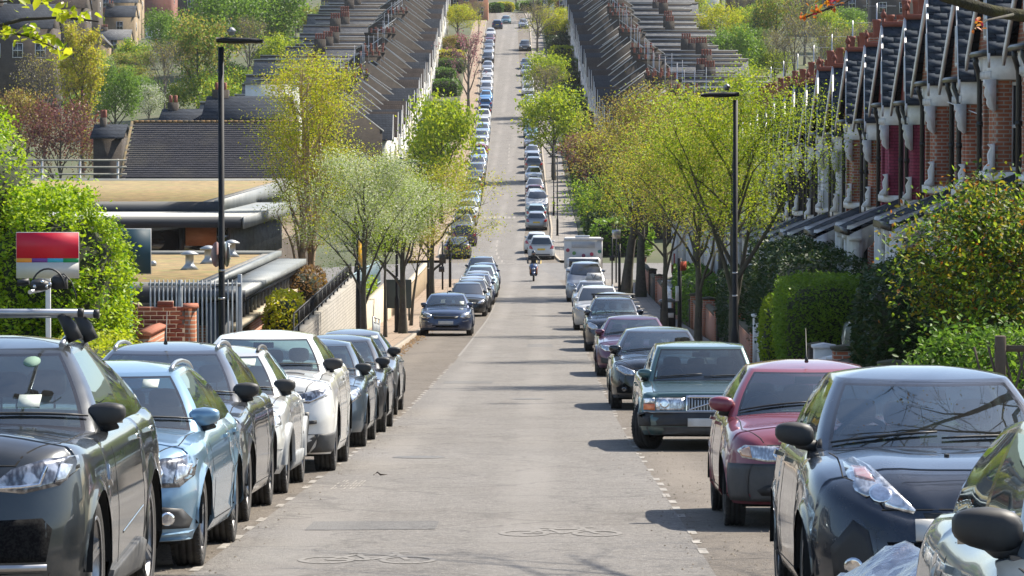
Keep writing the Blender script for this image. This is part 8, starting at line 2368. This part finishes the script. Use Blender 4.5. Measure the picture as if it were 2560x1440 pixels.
m_foil = M('silver_foil', (0.40, 0.40, 0.43), (0.24, 0.24, 0.28), scale=7, rough=0.2, metal=1.0, bump=0.9, bscale=14)
link('foil', np_mesh('foil', V, F, m_foil), r)
m = MB()
for i in range(n-1):
    pass
V2 = [(x*.93, y*.95, z-.05) for (x, y, z) in V] + [(x*.80, y*.8, .02) for (x, y, z) in V]
N = len(V); ring = [j for j in range(k)] + [i*k+k-1 for i in range(1, n)] + [(n-1)*k + j for j in range(k-2, -1, -1)] + [i*k for i in range(n-2, 0, -1)]
F2 = list(F) + [(ring[i], ring[(i+1) % len(ring)], ring[(i+1) % len(ring)]+N, ring[i]+N) for i in range(len(ring))]
link('dark_underlay', np_mesh('dark_underlay', V2, F2, M('dark_cloth', (0.018, 0.010, 0.018), (0.03, 0.018, 0.03), scale=5, rough=.9)), r)

# car on the front drive, and the sign on a roof
o = pcar('hatch', 'silver', 'silver hatchback on a front drive behind the garden wall on the right', (6.75, 73.2, road_z(73.2)+.42), False, 'cars on front drives')
o.rotation_euler = (0, 0, 0)
r = thing('roof_sign', 'silver wedge shaped sign with a V on the roof of a parked hatchback', 'roof sign', (2.12, 170.0, road_z(170)+1.46))
m = MB(); m.add([(-.38, 0, 0), (.38, 0, 0), (.30, .03, .30), (-.28, .03, .30), (-.38, .3, 0), (.38, .3, 0), (.30, .2, .30), (-.28, .2, .30)], [(0,1,2,3),(7,6,5,4),(0,4,5,1),(1,5,6,2),(2,6,7,3),(3,7,4,0)]); b_ = m.build('panel', m_wtrim, r)
m = MB(); m.tube([(-.11, -.004, .25), (-.01, -.01, .06), (.11, -.004, .25)], .016, 4); m.build('letter', m_grey_pl, b_)

# white box van with coloured discs
Yb = 209.0; zb = road_z(Yb)
r = thing('box_van', 'white high box van with coloured discs under its panel, beside the crossing', 'van', (2.05, Yb, zb))
m = MB(); m.bbox(-1.05, 1.05, .5, 5.2, 1.05, 2.72, .06); m.build('box_body', m_wpaint, r)
m = MB(); m.bbox(-1.08, 1.08, .46, .56, 2.62, 2.76, .02); m.build('roof_cap', m_wtrim, r)
m = MB(); m.bbox(-.66, .62, .46, .50, 2.22, 2.52, .008); m.build('grey_panel', M('pale_panel', (0.48, 0.50, 0.52), (0.42, 0.44, 0.46), rough=.4), r)
m = MB(); m.bbox(-.45, .35, 1.4, 2.6, 2.72, 2.86, .02); m.build('roof_vent', m_silver_tr, r)
for (x, z, c) in ((-.87, 2.08, (0.45, 0.06, 0.09)), (-.52, 1.92, (0.16, 0.34, 0.10)), (0.0, 1.78, (0.28, 0.05, 0.10)), (.45, 1.86, (0.52, 0.06, 0.10)), (.88, 2.0, (0.03, 0.20, 0.16))):
    m = MB(); m.lathe([(.001, -.012), (.10, -.012), (.105, 0.0)], 14, axis='y'); m.build('coloured_disc', M('disc_%d' % int(1000*(x+2)), c, rough=.5), r, (x, .498, z))
m = MB(); m.box(-.95, .95, .7, 5.1, .5, 1.05); m.build('chassis', m_dark, r)
m = MB(); m.bbox(-.98, .98, -.9, .7, .45, 1.15, .1); m.bbox(-.92, .92, -.3, .49, 1.1, 1.7, .12); m.build('cab', m_wtrim, r)
m = MB(); m.box(-.8, .8, -.315, -.3, 1.2, 1.62); m.build('windscreen', m_glass_f, r)
me_t, me_r = wheel_meshes(.34, .22, 5, m_alloy, .66, 1, False)
for (x, y) in ((-.86, -.1), (.86, -.1), (-.86, 4.0), (.86, 4.0)):
    wo = link('wheel', me_t, r, (x, y, .34), (0, 0, 0 if x > 0 else PI)); link('rim', me_r, wo)
r.rotation_euler = (math.atan(slope(Yb)), 0, 0)

# rider on a scooter coming towards the camera
X0, Y0 = -.74, 221.0
r = thing('motor_scooter', 'blue and orange motor scooter ridden towards the camera in the middle of the road', 'scooter', (X0, Y0, road_z(Y0)))
m_sb = paint('scooter_blue', (0.05, 0.09, 0.20), .3); m_so = paint('scooter_orange', (0.55, 0.17, 0.02), .1)
for y, nm in ((-.64, 'front'), (.62, 'rear')):
    m = MB(); m.lathe([(.13, -.055), (.20, -.06), (.245, -.04), (.255, 0), (.245, .04), (.20, .06), (.13, .055)], 20, (0, y, .255), axis='x'); wo = m.build('wheel', m_tyre, r)
    m = MB(); m.lathe([(.001, -.03), (.13, -.04), (.13, .04), (.001, .03)], 16, (0, y, .255), axis='x'); m.build('rim', m_dalloy, wo)
m = MB(); m.prism([(-.92, .38), (-.86, .52), (-.62, .58), (-.42, .50), (-.46, .44), (-.62, .52), (-.82, .46)], 0, -.075, .075); m.build('mudguard', m_sb, r)
m = MB(); m.add([(-.10,-.62,.55),(.10,-.62,.55),(.24,-.42,.40),(-.24,-.42,.40),(-.20,-.56,.80),(.20,-.56,.80),(.25,-.36,.95),(-.25,-.36,.95),(-.14,-.46,1.02),(.14,-.46,1.02)], [(0,1,5,4),(1,2,6,5),(0,4,7,3),(4,5,9,8),(5,6,9),(4,8,7),(2,3,7,6),(6,7,8,9),(0,3,2,1)]); m.build('leg_shield', m_sb, r)
for sg in (-1, 1):
    m = MB(); m.prism([(-.60, .50), (-.45, .42), (-.40, .80), (-.52, .86)], 0, sg*.19-.03, sg*.19+.03); m.build('side_fairing', m_so, r)
m = MB(); m.ball((0, -.60, .72), 1, 12, 7, (.10, .05, .07)); m.build('headlight', m_lamp, r)
m = MB(); m.box(-.2, .2, -.42, .12, .30, .36); m.prism([(.08, .30), (.08, .70), (.85, .80), (.80, .45)], 0, -.17, .17); m.build('body', m_sb, r)
m = MB(); m.bbox(-.15, .15, .05, .85, .76, .86, .04); m.build('seat', m_black, r)
m = MB(); m.tube([(-.36, -.30, 1.04), (-.2, -.40, 1.05), (0, -.44, 1.02), (.2, -.40, 1.05), (.36, -.30, 1.04)], .022, 6); m.build('handlebar', m_black, r)
for sg in (-1, 1):
    m = MB(); m.tube([(sg*.26, -.38, 1.05), (sg*.36, -.42, 1.22)], .01, 5); m.ball((sg*.38, -.42, 1.25), 1, 8, 5, (.07, .02, .045)); m.build('mirror', m_black, r)
m = MB(); m.tube([(0, -.64, .26), (0, -.46, 1.0)], .04, 8); m.build('fork', m_black, r)
# the rider: one continuous skinned figure
verts = [(0, .28, .90), (0, .24, 1.08), (0, .20, 1.26), (0, .17, 1.42), (0, .15, 1.50),            # pelvis to neck
         (-.19, .16, 1.40), (-.34, .02, 1.20), (-.35, -.22, 1.09), (-.33, -.32, 1.06),
         (.19, .16, 1.40), (.34, .02, 1.20), (.35, -.22, 1.09), (.33, -.32, 1.06),
         (-.11, .20, .88), (-.20, -.22, .86), (-.17, -.22, .45), (-.17, -.34, .39),
         (.11, .20, .88), (.20, -.22, .86), (.17, -.22, .45), (.17, -.34, .39)]
edges = [(0,1),(1,2),(2,3),(3,4),(3,5),(5,6),(6,7),(7,8),(3,9),(9,10),(10,11),(11,12),(0,13),(13,14),(14,15),(15,16),(0,17),(17,18),(18,19),(19,20)]
rad = [.16, .15, .17, .13, .06, .085, .065, .05, .045, .085, .065, .05, .045, .11, .085, .06, .05, .11, .085, .06, .05]
me = bpy.data.meshes.new('body'); me.from_pydata(verts, edges, []); 
pr = thing('person', 'person in black jacket and helmet riding the scooter towards the camera', 'person', (X0, Y0, road_z(Y0)))
bo = link('body', me, pr)
me.materials.append(M('black_jacket', (0.014, 0.014, 0.016), (0.028, 0.027, 0.027), scale=9, rough=.75))
md = bo.modifiers.new('skin', 'SKIN'); sv = me.skin_vertices[0].data
for i, q in enumerate(rad): sv[i].radius = (q, q*.85); sv[i].use_root = (i == 0)
bo.modifiers.new('sub', 'SUBSURF').levels = 2; bo.modifiers['sub'].render_levels = 2; md.use_smooth_shade = True
m = MB(); m.ball((0, .10, 1.63), 1, 16, 10, (.135, .155, .15)); m.build('helmet', M('helmet_black', (0.012, 0.012, 0.014), rough=.2, coat=1.0), pr)
m = MB(); m.ball((0, .045, 1.63), 1, 14, 8, (.112, .118, .062)); m.build('visor', M('visor', (0.03, 0.035, 0.04), rough=.08, coat=1.0, spec=1.0), pr)
m = MB(); m.ball((0, -.0, 1.595), 1, 10, 6, (.075, .08, .055)); m.build('face', M('skin', (0.42, 0.25, 0.18), (0.36, 0.21, 0.15), rough=.6), pr)
for sg in (-1, 1):
    m = MB(); m.ball((sg*.33, -.335, 1.062), 1, 10, 6, (.045, .05, .035))
    for f in range(4): m.tube([(sg*(.30+.022*f), -.36, 1.07), (sg*(.30+.022*f), -.385, 1.055), (sg*(.30+.022*f), -.375, 1.03), (sg*(.30+.022*f), -.345, 1.025)], [.012, .0115, .011, .009], 6)
    m.tube([(sg*.285, -.32, 1.06), (sg*.275, -.35, 1.03), (sg*.285, -.37, 1.025)], [.013, .012, .01], 6)
    m.build('glove', M('glove', (0.012, 0.012, 0.012), rough=.7), pr)
    m = MB(); m.ball((sg*.17, -.36, .38), 1, 10, 6, (.05, .13, .05)); m.build('shoe', m_black, pr)

# cable drooping to the red brick house, and aerial poles
m = MB(); m.tube([(8.0, 76.0, EYE+1.05-.45), (8.3, 73.5, EYE+.78-.42), (8.6, 71.0, EYE+.65-.42), (9.0, 68, EYE+.75-.42)], .012, 5)
tag(m.build('cable', m_wtrim), 'thin pale cable drooping across the red brick house at the right edge', 'cable')
# ------------------------------------------------------------------ thin spring haze in the valley
m = bpy.data.materials.new('air'); m.use_nodes = True; nt = m.node_tree
nt.nodes.remove(nt.nodes['Principled BSDF'])
pv = nt.nodes.new('ShaderNodeVolumePrincipled'); pv.inputs['Color'].default_value = (0.90, 0.94, 1.0, 1); pv.inputs['Density'].default_value = 0.00005
nt.links.new(pv.outputs[0], nt.nodes['Material Output'].inputs['Volume'])
hz = MB(); hz.box(-420, 420, -90, 1190, -6, 112)
o = hz.build('haze', m); o['kind'] = 'stuff'
